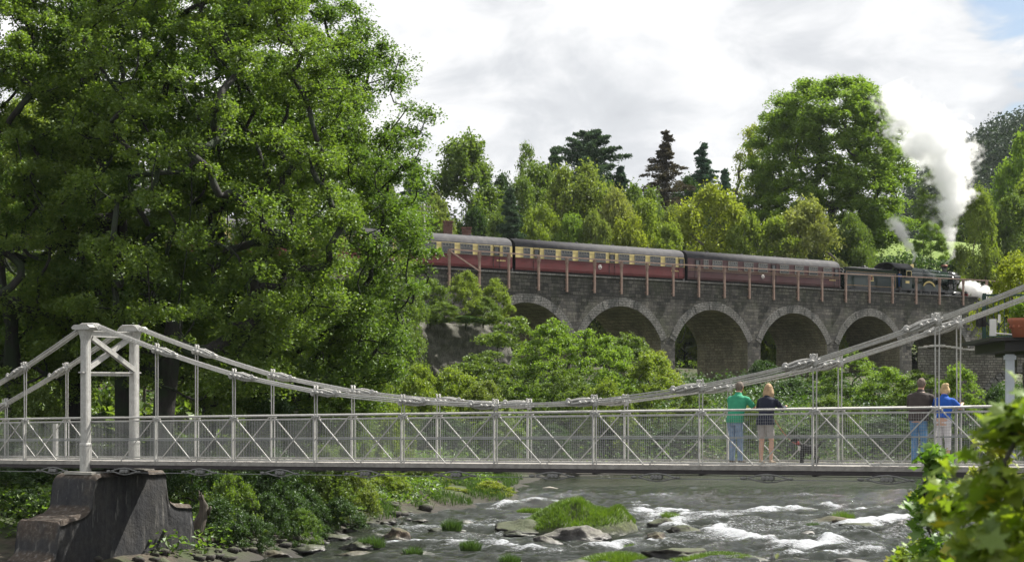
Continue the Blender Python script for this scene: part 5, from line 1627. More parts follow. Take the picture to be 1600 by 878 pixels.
def foliage_points(rng, clumps, per, cr, flat=0.5, shell=0.5):
    pts = []
    for c in clumps:
        k = int(per * rng.uniform(0.7, 1.3)); s = cr * rng.uniform(0.65, 1.3)
        q = rng.normal(size=(k, 3)); q /= np.linalg.norm(q, axis=1)[:, None]
        q *= rng.uniform(0, 1, (k, 1)) ** (1 / 3 if shell < .5 else 1 / 4) * s
        # sprays: break the clump in ragged fingers
        th = np.arctan2(q[:, 1], q[:, 0]); q *= (0.72 + 0.38 * np.sin(th * rng.integers(3, 6) + rng.uniform(0, 6)))[:, None]
        q[:, 2] *= flat
        q[:, 2] -= 0.18 * (q[:, 0] ** 2 + q[:, 1] ** 2) / s
        pts.append(c + q)
    return np.concatenate(pts)

def tree_meshes(name, seed, H, rx, ry, base, n, per, cr, leaf, shape='round', flat=0.5, r0=0.3, lean=(0, 0), hollow=0.35, top=1.0, fork=None, upbias=0.8, off=(0, 0), rtip=0.018, aspect=0.62, wob=0.12, lop=0.22, lobed=False):
    rng = np.random.default_rng(seed)
    cl = crown_clumps(rng, n, rx, ry, base * H, H - cr * flat * 0.7, shape, hollow, lop)
    cl[:, 0] += off[0]; cl[:, 1] += off[1]
    th = H * (0.62 if fork is None else fork)
    k = 7
    tr = [(lean[0] * t ** 1.5 * H + 0.02 * H * math.sin(5 * t + seed) * t, lean[1] * t ** 1.5 * H + 0.02 * H * math.cos(4 * t + seed) * t, t * th - 0.3 * (t == 0)) for t in np.linspace(0, 1, k)]
    nodes, par, w = skeleton(cl, tr, rtip, rng, wob)
    lm = limb_mesh(name + '_limbs', nodes, par, w, r0, rtip)
    fp = foliage_points(rng, cl, per, cr, flat)
    fm = leaf_cloud(name + '_leaves', fp, leaf, rng, upbias, aspect, lobed=lobed)
    return lm, fm

def conifer_meshes(name, seed, H, R, tiers, leaf, per, r0=0.25, bare=0.12, droop=0.25, irregular=0.25, dens=1.0, dome=False):
    rng = np.random.default_rng(seed)
    V = []; pts = []
    nodes = [np.array([0.05 * math.sin(t * 5), 0.05 * math.cos(t * 4), t * H]) for t in np.linspace(0, 1, 9)]; par = [-1] + list(range(8)); w = [40, 34, 28, 22, 16, 11, 7, 3, 1]
    for i in range(tiers):
        t = bare + (1 - bare) * i / tiers
        z = t * H; rr = R * ((1 - t) ** (0.8 if not dome else 0.45)) / ((1 - bare) ** 0.8)
        if dome and t < 0.45: rr *= 0.75
        m_ = max(4, int(rng.integers(6, 10) * dens))
        for k in range(m_):
            a = rng.uniform(0, 2 * math.pi); L = rr * (1 + irregular * rng.uniform(-1.6, 0.9)) + 0.15; z = t * H + rng.uniform(-.5, .5) * H * (1 - bare) / tiers * 1.6
            dr = droop * L * rng.uniform(.2, 1.9)
            j = int(round(t * 8)); j = min(j, 8)
            tip = np.array([L * math.cos(a), L * math.sin(a), z - dr + 0.3 * L * (1 if dome else 0.25)])
            st = np.array([0, 0, z]); mid = (st + tip) / 2 + np.array([0, 0, 0.08 * L])
            nodes += [mid, tip]; par += [j, len(nodes) - 2]; w += [0.25, 0.1]
            kk = int(per * (0.4 + L / R)); s = rng.uniform(0.12, 1.0, kk)
            q = st + (tip - st) * s[:, None]; q[:, 2] += 0.08 * L * np.sin(math.pi * s)
            wd = (0.20 * L + 0.12) * (1.15 - s)
            q += rng.normal(size=(kk, 3)) * np.stack([wd, wd, wd * 0.45], 1) * 0.6
            q[:, 2] -= np.abs(rng.normal(size=kk)) * wd * 0.5
            pts.append(q)
    lm = limb_mesh(name + '_limbs', nodes, par, w, r0, 0.02)
    fm = leaf_cloud(name + '_needles', np.concatenate(pts), leaf, rng, 0.2, 0.35, down=0.5)
    return lm, fm

def put_tree(meshes, name, x, y, leafmat, label, cat='tree', group=None, s=1.0, rz=0.0, sz=None, z=None, bark='bark', crown='crown', stem='trunk'):
    z = hz_at(x, y) if z is None else z
    root = empty(name, (x, y, z - 0.05), rz, label, cat, group)
    root.scale = (s, s, sz if sz else s)
    lm, fm = meshes
    for nm, me, mt in ((stem, lm, M[bark]), (crown, fm, M[leafmat] if isinstance(leafmat, str) else leafmat)):
        o = bpy.data.objects.new(nm, me)
        if len(me.materials) == 0: me.materials.append(mt)
        COL.objects.link(o); o.parent = root
        o.material_slots[0].link = 'OBJECT'; o.material_slots[0].material = mt
    return root

def gnd(px, Y): return ((px - 800.0) / F * Y, Y)

# ---- the big sycamores on the left
BIG = [
 # px, Y, H, rx, ry, base, n, off(x,y), lean, r0, leaf, label
 (118, 63, 20.0, 5.6, 4.5, .34, 120, (-1.2, 0), (-.02, 0), .46, 'leaf_sycamore', 'tall sycamore whose thick forked trunk stands above the bridge tower'),
 (196, 60, 19.0, 4.6, 4.0, .40, 95, (.4, .6), (.01, .02), .36, 'leaf_sycamore', 'sycamore with a straight dark trunk just behind the white tower'),
 (252, 58, 20.0, 5.6, 4.4, .36, 115, (1.4, -.3), (.05, 0), .42, 'leaf_sycamore2', 'ivy clad sycamore with its trunk leaning right, above the first chain joint'),
 (322, 66, 19.5, 6.2, 4.8, .30, 140, (3.2, 0), (.06, 0), .36, 'leaf_sycamore', 'wide sycamore with branched limbs whose crown overhangs the first coach'),
 (450, 70, 17.5, 4.5, 4.5, .12, 115, (.6, -.5), (.02, 0), .30, 'leaf_sycamore2', 'bushy sycamore at the right edge of the big group, leafy down to the rail'),
 (20, 60, 19.0, 5.0, 4.2, .30, 95, (-.5, 0), (-.02, 0), .34, 'leaf_sycamore2', 'sycamore at the far left edge of the picture behind the side span'),
]
for i, (px, Y, H, rx, ry, b, n, off, lean, r0, mt, lab) in enumerate(BIG):
    ms = tree_meshes('big_sycamore', 40 + i, H, rx, ry, max(.1, b - .17), int(n * 3.1), 500, 0.80, 0.108, 'round', 0.52, r0 * .9, lean, 0.30, rtip=0.024, off=off, upbias=0.7, wob=0.16, lop=0.18)
    x, y = gnd(px, Y)
    put_tree(ms, 'sycamore_tree', x, y, mt, lab, 'tree', 'big sycamores on the left bank', bark='bark_ivy')

# ---- tree prototypes for the background
PR = {}
PR['round1'] = tree_meshes('r1', 1, 14, 5.0, 5.0, .16, 90, 330, 1.45, .30, 'round', .62, .26, rtip=.03)
PR['round2'] = tree_meshes('r2', 2, 14, 4.6, 4.6, .14, 84, 330, 1.4, .28, 'egg', .62, .24, rtip=.03)
PR['round3'] = tree_meshes('r3', 3, 12, 5.2, 5.0, .12, 90, 330, 1.35, .27, 'dome', .6, .22, rtip=.03)
PR['tall1'] = tree_meshes('t1', 4, 17, 4.0, 4.0, .16, 90, 320, 1.35, .28, 'egg', .7, .25, rtip=.03)
PR['tall2'] = tree_meshes('t2', 5, 17, 3.4, 3.4, .2, 76, 260, 1.2, .25, 'egg', .6, .2, hollow=.2, rtip=.03)
PR['airy'] = tree_meshes('a1', 6, 15, 3.4, 3.2, .25, 64, 110, .95, .22, 'egg', .6, .20, hollow=.15, rtip=.028, wob=.2)
PR['birch'] = tree_meshes('b1', 7, 15, 3.0, 3.0, .12, 110, 240, .95, .18, 'egg', .95, .14, hollow=.2, rtip=.02, aspect=.6)
PR['bush1'] = tree_meshes('s1', 8, 3.2, 2.0, 1.8, .10, 60, 230, .55, .12, 'dome', .55, .06, fork=.2, rtip=.010, wob=.2)
PR['bush2'] = tree_meshes('s2', 9, 3.6, 1.8, 1.7, .08, 60, 230, .52, .12, 'egg', .6, .06, fork=.25, rtip=.010, wob=.2)
PR['bush3'] = tree_meshes('s3', 10, 2.6, 2.2, 1.8, .06, 60, 230, .46, .11, 'dome', .5, .05, fork=.15, rtip=.009, hollow=.2, wob=.25)
PR['layered'] = tree_meshes('s4', 11, 5.0, 3.0, 2.6, .12, 84, 230, .78, .15, 'round', .26, .09, fork=.4, rtip=.012, hollow=.2, wob=.14)
PR['layered2'] = tree_meshes('s5', 12, 5.4, 2.6, 2.4, .10, 80, 230, .7, .14, 'egg', .34, .09, fork=.4, rtip=.012, hollow=.2)
PR['pine'] = conifer_meshes('c1', 13, 16, 4.2, 17, .34, 320, .25, .30, .06, .5, 1.0, True)
PR['spruce'] = conifer_meshes('c2', 14, 18, 3.9, 30, .28, 170, .24, .12, .30, .35)
PR['larch'] = conifer_meshes('c3', 15, 17, 3.8, 28, .28, 120, .22, .14, .12, .55)
PR['fir'] = conifer_meshes('c4', 16, 12, 2.3, 28, .24, 170, .16, .05, .3, .2)

PH = {'round1': (14, 5.4), 'round2': (14, 5.0), 'round3': (12, 5.6), 'tall1': (17, 4.5), 'tall2': (17, 3.9), 'airy': (15, 3.8), 'birch': (15, 3.3), 'bush1': (3.2, 2.2), 'bush2': (3.6, 2.0), 'bush3': (2.6, 2.4), 'layered': (5.0, 3.3), 'layered2': (5.4, 2.9), 'pine': (16, 3.9), 'spruce': (18, 3.9), 'larch': (17, 3.7), 'fir': (12, 2.2)}

_k = [0]
def by_top(kind, name, px, py_top, half, Y, mt, label, cat='tree', group=None, bark='bark2', rz=None, sink=0.0):
    """tree whose crown top shows at row py_top with half width in px, standing on the land"""
    x, y = gnd(px, Y); g0 = hz_at(x, y) - sink
    ztop = EYE + (HZ - py_top) / F * Y
    H, R = PH[kind]
    sz = (ztop - g0) / H; s = half / F * Y / R * (0.62 if False else 1.28 if Y > 140 and name != 'chestnut_tree' and cat == 'tree' and kind not in ('pine', 'spruce', 'larch', 'fir') else 1.1)
    if kind in ('spruce', 'larch', 'fir', 'pine'): s = max(s, sz * (1.3 if kind in ('spruce', 'larch') else 1.0))
    _k[0] += 1
    return put_tree(PR[kind], name, x, y, mt, label, cat, group, s, (rz if rz is not None else _k[0] * 2.399) % 6.28, sz, g0, bark)

BGG = 'trees on the slope behind the viaduct'
T = [
 # kind, name, px, top, half, Y, mat, label
 ('fir', 'fir_tree', 648, 243, 16, 176, 'needle', 'narrow dark fir between the sycamore crown and the first coach'),
 ('tall1', 'tree', 722, 198, 62, 184, 'leaf_mid', 'tall rounded green tree standing above the brick chimneys'),
 ('round3', 'tree', 682, 300, 44, 172, 'leaf_olive', 'olive green tree behind the pale telegraph pole'),
 ('fir', 'fir_tree', 797, 290, 15, 166, 'needle', 'small dark conical fir right of the chimneys, above the coach gap'),
 ('round2', 'tree', 812, 275, 40, 176, 'leaf_mid', 'plump green tree right of the small dark conical fir'),
 ('round1', 'tree', 1000, 285, 44, 190, 'leaf_mid', 'green tree between the bluish fir and the brownish larch'),
 ('round3', 'tree', 1140, 300, 40, 192, 'leaf_mid', 'green tree below the low blue green fir'),
 ('tall1', 'tree', 870, 262, 44, 190, 'leaf_mid', 'green tree just left of the broad brownish one'),
 ('round1', 'tree', 1075, 275, 30, 214, 'leaf_dark', 'dark tree between the larch and the spruce'),
 ('round3', 'tree', 945, 280, 44, 196, 'leaf_mid', 'green tree under the right side of the pine'),
 ('round3', 'tree', 660, 335, 34, 170, 'leaf_spring', 'low spring green tree at the foot of the telegraph pole'),
 ('round1', 'tree', 845, 318, 36, 172, 'leaf_spring', 'low fresh green tree above the gap between the first two coaches'),
 ('round2', 'tree', 890, 332, 34, 171, 'leaf_bright', 'low bright tree over the left half of the middle coach'),
 ('round3', 'tree', 930, 325, 34, 171, 'leaf_olive', 'low olive tree over the roundel of the middle coach'),
 ('round1', 'tree', 985, 335, 34, 172, 'leaf_yellow', 'low yellow green tree over the right half of the middle coach'),
 ('round2', 'tree', 1045, 345, 32, 172, 'leaf_spring', 'low spring green tree at the right end of the middle coach'),
 ('round3', 'tree', 1330, 330, 40, 184, 'leaf_mid', 'green tree filling the foot of the huge round tree'),
 ('airy', 'tree', 822, 218, 30, 200, 'leaf_mid', 'thin airy tree poking up left of the pine'),
 ('round1', 'tree', 768, 262, 40, 196, 'leaf_dark', 'dark green tree between the tall rounded tree and the thin airy one'),
 ('round2', 'tree', 842, 252, 48, 184, 'leaf_mid', 'green tree under the thin airy one'),
 ('fir', 'fir_tree', 866, 228, 11, 238, 'needle', 'tiny far conifer tip left of the big pine'),
 ('pine', 'pine_tree', 918, 205, 42, 222, 'needle', 'dark broad topped pine on the skyline'),
 ('round1', 'tree', 905, 252, 58, 180, 'leaf_olive', 'broad brownish green tree in front of the pine'),
 ('fir', 'fir_tree', 970, 258, 24, 222, 'needle_blue', 'bluish fir on the skyline right of the pine'),
 ('round3', 'tree', 962, 290, 46, 176, 'leaf_bronze', 'bronze tinted tree over the middle coach'),
 ('round2', 'tree', 1005, 308, 36, 174, 'leaf_spring', 'fresh spring green tree right of the bronze tinted one'),
 ('larch', 'larch_tree', 1040, 202, 37, 205, 'needle_brown', 'tall brownish larch standing out on the skyline'),
 ('spruce', 'spruce_tree', 1098, 222, 31, 222, 'needle_blue', 'blue green spruce right of the brownish larch'),
 ('fir', 'fir_tree', 1133, 262, 20, 232, 'needle_blue', 'low blue green fir between the spruce and the spreading oak'),
 ('round1', 'tree', 1112, 287, 60, 180, 'leaf_yellow', 'bright yellow green tree above the gap between coaches'),
 ('round3', 'tree', 1168, 330, 42, 176, 'leaf_spring', 'low spring green tree above the maroon coach'),
 ('airy', 'tree', 1178, 192, 40, 212, 'leaf_yellow', 'open branched yellowish tree left of the huge round tree'),
 ('round2', 'tree', 1190, 258, 36, 204, 'leaf_mid', 'green tree just below the open branched yellowish one'),
 ('round3', 'tree', 1262, 306, 64, 178, 'leaf_bronze', 'pale bronze leaved tree in front of the huge round tree'),
 ('round2', 'tree', 1215, 336, 40, 176, 'leaf_spring', 'small bright green tree left of the bronze leaved one'),
 ('round3', 'tree', 740, 320, 36, 178, 'leaf_dark', 'dark bushy tree directly behind the brick chimneys'),
 ('round1', 'tree', 1060, 318, 38, 186, 'leaf_olive', 'dull green tree at the foot of the brownish larch'),
 ('round2', 'tree', 780, 330, 30, 172, 'leaf_mid', 'mid green tree at the left foot of the conical fir'),
 ('tall1', 'birch_tree', 1528, 282, 30, 186, 'leaf_spring', 'pale birch with hanging branches right of the smoke'),
 ('round1', 'tree', 1606, 205, 46, 205, 'leaf_bright', 'bright green rounded tree at the right edge of the picture'),
 ('round3', 'tree', 1580, 300, 46, 190, 'leaf_mid', 'green tree below the bright one at the right edge'),
 ('tall1', 'tree', 1462, 262, 30, 232, 'leaf_mid', 'green tree half veiled by the rising smoke'),
 ('round2', 'tree', 1520, 300, 36, 238, 'leaf_mid', 'mid green tree behind the pale birch'),
 ('round1', 'tree', 1650, 240, 60, 196, 'leaf_spring', 'spring green tree just past the right edge'),
 ('round3', 'tree', 1455, 345, 26, 206, 'leaf_bright', 'small bright tree at the top of the grass field'),
]
for t in T:
    by_top(*t[:7], t[7], 'tree', BGG)
# the huge round tree over the engine
ms = tree_meshes('great_tree', 77, 24, 10.4, 9.0, .05, 560, 400, 1.7, .30, 'full', .5, .6, hollow=.3, rtip=.035, lop=.12, wob=.12)
PR['great'] = ms; PH['great'] = (24, 11.2)
by_top('great', 'chestnut_tree', 1297, 122, 132, 198, 'leaf_bright', 'huge round topped tree rising over the steam engine', 'tree', BGG, bark='bark', rz=2.2)
# second line of trees behind the sycamores, seen through them
L2T = [
 ('round1', 40, 150, 70, 112, 'leaf_spring', 'sunlit tree glimpsed behind the leftmost sycamores'),
 ('round2', 150, 210, 60, 118, 'leaf_mid', 'tree glimpsed between the thick forked trunk and the straight one'),
 ('round3', 285, 235, 66, 122, 'leaf_spring', 'sunlit tree glimpsed right of the ivy clad trunk'),
 ('tall1', 430, 120, 58, 178, 'leaf_mid', 'tall tree glimpsed high behind the wide sycamore'),
 ('round1', 540, 200, 62, 184, 'leaf_mid', 'tree behind the bushy sycamore at the edge of the group'),
 ('tall2', 230, 60, 60, 180, 'leaf_mid', 'tall tree filling the gap above the slate roofs'),
 ('round2', 95, 80, 70, 176, 'leaf_dark', 'dark tree high behind the forked sycamore'),
 ('round1', 350, 170, 60, 190, 'leaf_dark', 'dark tree above the slate roofs right of the ivy clad trunk'),
 ('round3', 600, 270, 44, 180, 'leaf_mid', 'tree showing between the sycamore crown and the narrow fir'),
 ('round2', -60, 120, 70, 112, 'leaf_mid', 'tree just past the left edge behind the sycamores'),
]
for kind, px, top, half, Y, mt, lab in L2T:
    by_top(kind, 'tree', px, top, half, Y, mt, lab, 'tree', 'trees behind the sycamores')

# ---- shrubs
SH = 'shrubs below the viaduct'
S = [
 # kind, px, top, half, Y, mat, label
 ('layered', 800, 492, 76, 118, 'leaf_mid', 'layered green shrub in front of the first arch'),
 ('layered2', 862, 496, 70, 112, 'leaf_bright', 'fresh green layered shrub below the second arch'),
 ('layered', 925, 512, 72, 110, 'leaf_bright', 'spreading bright shrub across the foot of the second arch'),
 ('layered2', 985, 518, 60, 114, 'leaf_mid', 'leafy shrub under the right half of the second arch'),
 ('bush2', 1030, 545, 40, 122, 'leaf_yellow', 'yellow tipped shrub before the left pier of the third arch'),
 ('layered2', 1020, 545, 60, 108, 'leaf_spring', 'yellowish shrub above the chain in the middle of the span'),
 ('layered', 760, 545, 66, 108, 'leaf_mid', 'green shrub below the pale rock face'),
 ('bush1', 705, 572, 58, 104, 'leaf_spring', 'yellow green bush above the lowest point of the chain, left side'),
 ('bush3', 650, 565, 58, 100, 'leaf_spring', 'soft yellow green bush at the foot of the bushy sycamore'),
 ('bush2', 760, 590, 46, 100, 'leaf_olive', 'olive bush over the lowest chain joint'),
 ('layered', 880, 575, 56, 104, 'leaf_mid', 'broad shrub behind the middle of the bridge'),
 ('bush1', 950, 590, 46, 102, 'leaf_spring', 'pale green bush behind the middle joints of the chain'),
 ('layered2', 1080, 600, 40, 106, 'leaf_mid', 'shrub left of the man in green'),
 ('bush2', 1190, 560, 40, 132, 'leaf_dark', 'dark shrub above the head of the fair haired woman'),
 ('bush1', 1240, 590, 44, 128, 'leaf_dark', 'dark shrub at the foot of the fourth arch'),
 ('layered2', 1330, 545, 52, 124, 'leaf_bright', 'light green elder bush between the two couples'),
 ('bush2', 1385, 570, 50, 118, 'leaf_bright', 'bright bush left of the man in brown'),
 ('layered', 1440, 575, 54, 112, 'leaf_mid', 'leafy bush behind the man in brown'),
 ('layered2', 1500, 565, 54, 102, 'leaf_bright', 'horizontal branched green shrub right of the woman in blue'),
 ('bush1', 1300, 615, 50, 108, 'leaf_mid', 'low bush behind the small dog'),
 ('bush3', 1180, 630, 50, 106, 'leaf_mid', 'low bush behind the couple with the dog'),
 ('bush2', 1290, 560, 30, 138, 'leaf_mid', 'shrub against the pier between the fourth and fifth arches'),
 ('bush1', 1560, 600, 44, 100, 'leaf_dark', 'dark shrub below the half hidden lane arch'),
 ('round3', 1069, 490, 34, 176, 'leaf_yellow', 'sunny yellow green bush seen through the third arch'),
 ('round2', 1200, 490, 32, 186, 'leaf_yellow', 'sunny green bush seen through the fourth arch'),
 ('round3', 1332, 500, 30, 192, 'leaf_mid', 'green bush seen through the fifth arch'),
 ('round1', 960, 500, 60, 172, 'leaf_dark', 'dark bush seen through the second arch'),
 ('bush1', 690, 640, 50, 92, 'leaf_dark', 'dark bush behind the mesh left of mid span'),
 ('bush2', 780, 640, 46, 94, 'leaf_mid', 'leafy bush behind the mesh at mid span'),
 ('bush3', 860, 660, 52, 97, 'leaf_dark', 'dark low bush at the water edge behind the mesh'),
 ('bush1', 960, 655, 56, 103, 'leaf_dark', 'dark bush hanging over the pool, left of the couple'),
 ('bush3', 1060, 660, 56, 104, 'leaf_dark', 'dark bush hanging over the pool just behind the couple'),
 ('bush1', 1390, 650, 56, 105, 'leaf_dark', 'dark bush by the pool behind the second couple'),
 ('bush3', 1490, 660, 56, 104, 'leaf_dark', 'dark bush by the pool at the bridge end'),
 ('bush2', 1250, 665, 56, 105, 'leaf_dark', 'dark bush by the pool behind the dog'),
]
for kind, px, top, half, Y, mt, lab in S:
    by_top(kind, 'shrub', px, top, half, Y, mt, lab, 'shrub', SH, bark='bark')

# shrubs crowning the rock face and the wall top under the first coach
for px, top, half, Y, mt, lab in (
 (672, 432, 40, 127, 'leaf_mid', 'shrub on top of the rock face, nearest the sycamores'),
 (728, 420, 34, 129, 'leaf_spring', 'yellow green shrub growing up in front of the first coach'),
 (775, 432, 30, 131, 'leaf_spring', 'yellow green shrub at the corner above the first arch'),
 (640, 455, 40, 125, 'leaf_dark', 'dark shrub beside the sycamore crown on the rock face'),
 (690, 470, 36, 124, 'leaf_mid', 'ivy covered shrub hanging over the rock face'),
 (730, 492, 30, 123, 'leaf_dark', 'dark ivy shrub low on the rock face'),
 (755, 462, 34, 129, 'leaf_mid', 'leafy shrub spilling over the rock face edge')):
    x, y = gnd(px, Y); z0 = 9.7; zt = EYE + (HZ - top) / F * Y
    put_tree(PR['bush2'], 'shrub', x, y, mt, lab, 'shrub', 'shrubs on top of the rock face', half / F * Y / 2.0, px * 0.7 % 6.28, (zt - z0) / 3.6, z0, 'bark')

# left bank undergrowth bushes
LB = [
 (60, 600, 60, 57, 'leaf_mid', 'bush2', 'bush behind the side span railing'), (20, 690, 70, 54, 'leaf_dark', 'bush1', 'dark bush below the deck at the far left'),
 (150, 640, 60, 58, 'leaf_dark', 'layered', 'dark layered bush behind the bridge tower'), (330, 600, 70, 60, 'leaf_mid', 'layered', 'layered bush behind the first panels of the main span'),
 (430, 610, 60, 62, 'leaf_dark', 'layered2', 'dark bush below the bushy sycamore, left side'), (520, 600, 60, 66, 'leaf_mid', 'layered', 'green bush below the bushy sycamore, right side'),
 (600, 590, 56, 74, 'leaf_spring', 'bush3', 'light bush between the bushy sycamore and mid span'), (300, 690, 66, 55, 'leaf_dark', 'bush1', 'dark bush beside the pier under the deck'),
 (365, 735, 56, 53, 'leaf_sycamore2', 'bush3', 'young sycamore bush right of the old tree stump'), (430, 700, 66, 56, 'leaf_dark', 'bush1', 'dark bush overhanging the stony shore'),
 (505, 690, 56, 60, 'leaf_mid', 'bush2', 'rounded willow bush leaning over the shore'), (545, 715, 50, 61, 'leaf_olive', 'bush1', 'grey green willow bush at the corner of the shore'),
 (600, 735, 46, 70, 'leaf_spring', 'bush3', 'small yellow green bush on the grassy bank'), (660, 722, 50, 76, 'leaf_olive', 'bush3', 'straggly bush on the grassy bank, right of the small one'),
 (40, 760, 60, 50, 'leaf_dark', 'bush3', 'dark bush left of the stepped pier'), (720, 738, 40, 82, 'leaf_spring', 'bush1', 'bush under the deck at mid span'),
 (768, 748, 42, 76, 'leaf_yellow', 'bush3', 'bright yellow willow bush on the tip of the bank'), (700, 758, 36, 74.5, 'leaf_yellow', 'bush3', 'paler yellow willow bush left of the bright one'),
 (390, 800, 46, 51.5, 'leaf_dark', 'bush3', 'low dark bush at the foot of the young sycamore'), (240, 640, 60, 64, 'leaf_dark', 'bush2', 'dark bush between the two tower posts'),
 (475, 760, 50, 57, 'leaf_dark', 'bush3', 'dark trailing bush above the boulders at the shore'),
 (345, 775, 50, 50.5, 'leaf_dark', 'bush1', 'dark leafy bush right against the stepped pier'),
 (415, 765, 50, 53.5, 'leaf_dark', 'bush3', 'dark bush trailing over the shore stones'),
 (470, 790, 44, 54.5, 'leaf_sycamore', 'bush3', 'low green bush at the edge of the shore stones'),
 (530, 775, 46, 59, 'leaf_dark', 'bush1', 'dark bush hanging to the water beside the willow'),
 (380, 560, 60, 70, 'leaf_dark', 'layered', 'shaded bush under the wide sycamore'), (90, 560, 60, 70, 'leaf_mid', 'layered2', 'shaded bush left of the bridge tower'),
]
for px, top, half, Y, mt, kind, lab in LB:
    by_top(kind, 'bush', px, top, half, Y, mt, lab, 'bush', 'bushes along the left bank', bark='bark', sink=0.25)

for px, top, half, Y, mt, kind, lab in (
 (10, 420, 70, 84, 'leaf_mid', 'round3', 'low tree in the gap at the far left edge'),
 (85, 400, 60, 90, 'leaf_spring', 'round2', 'low sunlit tree between the two leftmost trunks'),
 (155, 440, 50, 80, 'leaf_mid', 'bush2', 'bushy growth between the forked trunk and the straight trunk'),
 (225, 400, 56, 92, 'leaf_spring', 'round3', 'low sunlit tree right of the straight dark trunk'),
 (300, 410, 56, 86, 'leaf_mid', 'round2', 'low tree right of the ivy clad trunk'),
 (370, 430, 60, 92, 'leaf_spring', 'round3', 'low sunlit tree under the wide sycamore'),
 (440, 450, 56, 84, 'leaf_mid', 'round2', 'low tree under the left side of the bushy sycamore'),
 (510, 440, 56, 90, 'leaf_sycamore2', 'round3', 'low leafy tree under the right side of the bushy sycamore'),
 (575, 430, 50, 98, 'leaf_sycamore2', 'round2', 'leafy tree filling the edge beside the pale rock face'),
 (625, 400, 46, 112, 'leaf_mid', 'round2', 'leafy tree left of the pale rock face')):
    by_top(kind, 'tree', px, top, half, Y, mt, lab, 'tree', 'low trees behind the sycamore trunks')

# ---- ground cover nobody could count: undergrowth on the banks, and rough grass
def scatter_cover():
    rng = np.random.default_rng(12)
    def zone(n, x0, x1, y0, y1, hmin, hmax):
        x = rng.uniform(x0, x1, n); y = rng.uniform(y0, y1, n); h = hland(x, y)
        k = (h > hmin) & (h < hmax); return x[k], y[k], h[k]
    pts = []
    for n, x0, x1, y0, y1, up in ((80000, -30, -3, 47, 90, .6), (60000, -4, 40, 76, 125, .9), (110000, -30, 60, 92, 146, 1.7)):
        x, y, h = zone(n, x0, x1, y0, y1, 0.35, 30)
        cl = vn(x / 1.4, y / 1.4, 4)
        z = h + rng.uniform(0, 1, len(x)) ** 1.2 * up * (0.3 + 1.1 * cl)
        pts.append(np.stack([x, y, z], 1))
    o = link_mesh('viaduct_undergrowth', leaf_cloud('viaduct_undergrowth', pts.pop(), 0.24, rng, 0.9), M['leaf_dark']); setp(o, kind='stuff'); o['label'] = 'dark ivy and scrub at the foot of the viaduct'
    me = leaf_cloud('undergrowth', np.concatenate(pts), 0.17, rng, 0.9)
    o = link_mesh('undergrowth', me, M['leaf_sycamore']); setp(o, kind='stuff'); o['label'] = 'brambles and ferns covering the river banks'
    pts = []
    x, y, h = zone(60000, -40, 110, 138, 300, 6, 80)
    z = h + rng.uniform(0, .8, len(x)); pts.append(np.stack([x, y, z], 1))
    x, y, h = zone(90000, -60, 2, 66, 165, 1.5, 80); z = h + rng.uniform(0, 1, len(x)) * (.5 + 3.2 * np.clip(vn(x / 2.5, y / 2.5, 21) - .35, 0, 1)); pts.append(np.stack([x, y, z], 1))
    P_ = np.concatenate(pts)
    # keep the mown field on the right clear
    al = (P_[:, 0] - F0[0]) * TDX + (P_[:, 1] - F0[1]) * TDY; v = (P_[:, 0] - F0[0]) * NX + (P_[:, 1] - F0[1]) * NY
    keep = ~((P_[:, 0] - 0.16 * (P_[:, 1] - 180) > 26) & (v < -13) & (v > -60)) & ~((v < 3) & (v > -9))
    me = leaf_cloud('hillside_scrub', P_[keep], 0.42, rng, 0.9)
    o = link_mesh('hillside_scrub', me, M['leaf_mid']); setp(o, kind='stuff'); o['label'] = 'scrub covering the slope behind the railway'
scatter_cover()

def blades(name, n, rx, ry, h, rng, w=0.016, lean=0.5, hfun=None):
    a = rng.uniform(0, 2 * math.pi, n); r = np.sqrt(rng.uniform(0, 1, n))
    bx = rx * r * np.cos(a); by = ry * r * np.sin(a)
    bz = np.zeros(n) if hfun is None else hfun(bx, by)
    L = h * rng.uniform(0.5, 1.15, n) * (1 - 0.35 * r)
    dx = (bx / max(rx, .01)) * lean * 0.6 + rng.normal(size=n) * lean * 0.35; dy = (by / max(ry, .01)) * lean * .6 + rng.normal(size=n) * lean * .35
    th = rng.uniform(0, math.pi, n); wx = np.cos(th) * w; wy = np.sin(th) * w
    b = np.stack([bx, by, bz], 1); W_ = np.stack([wx, wy, 0 * wx], 1)
    mid = b + np.stack([dx * L * .35, dy * L * .35, L * .6], 1); tip = b + np.stack([dx * L, dy * L, L * (1 - .25 * np.hypot(dx, dy))], 1)
    V = np.stack([b - W_, b + W_, mid + W_ * .8, mid - W_ * .8, tip + W_ * .15, tip - W_ * .15], 1).reshape(-1, 3)
    i = np.arange(n)[:, None] * 6
    Fq = np.concatenate([i + np.array([0, 1, 2, 3]), i + np.array([3, 2, 4, 5])])
    return np_mesh(name, V, Fq)
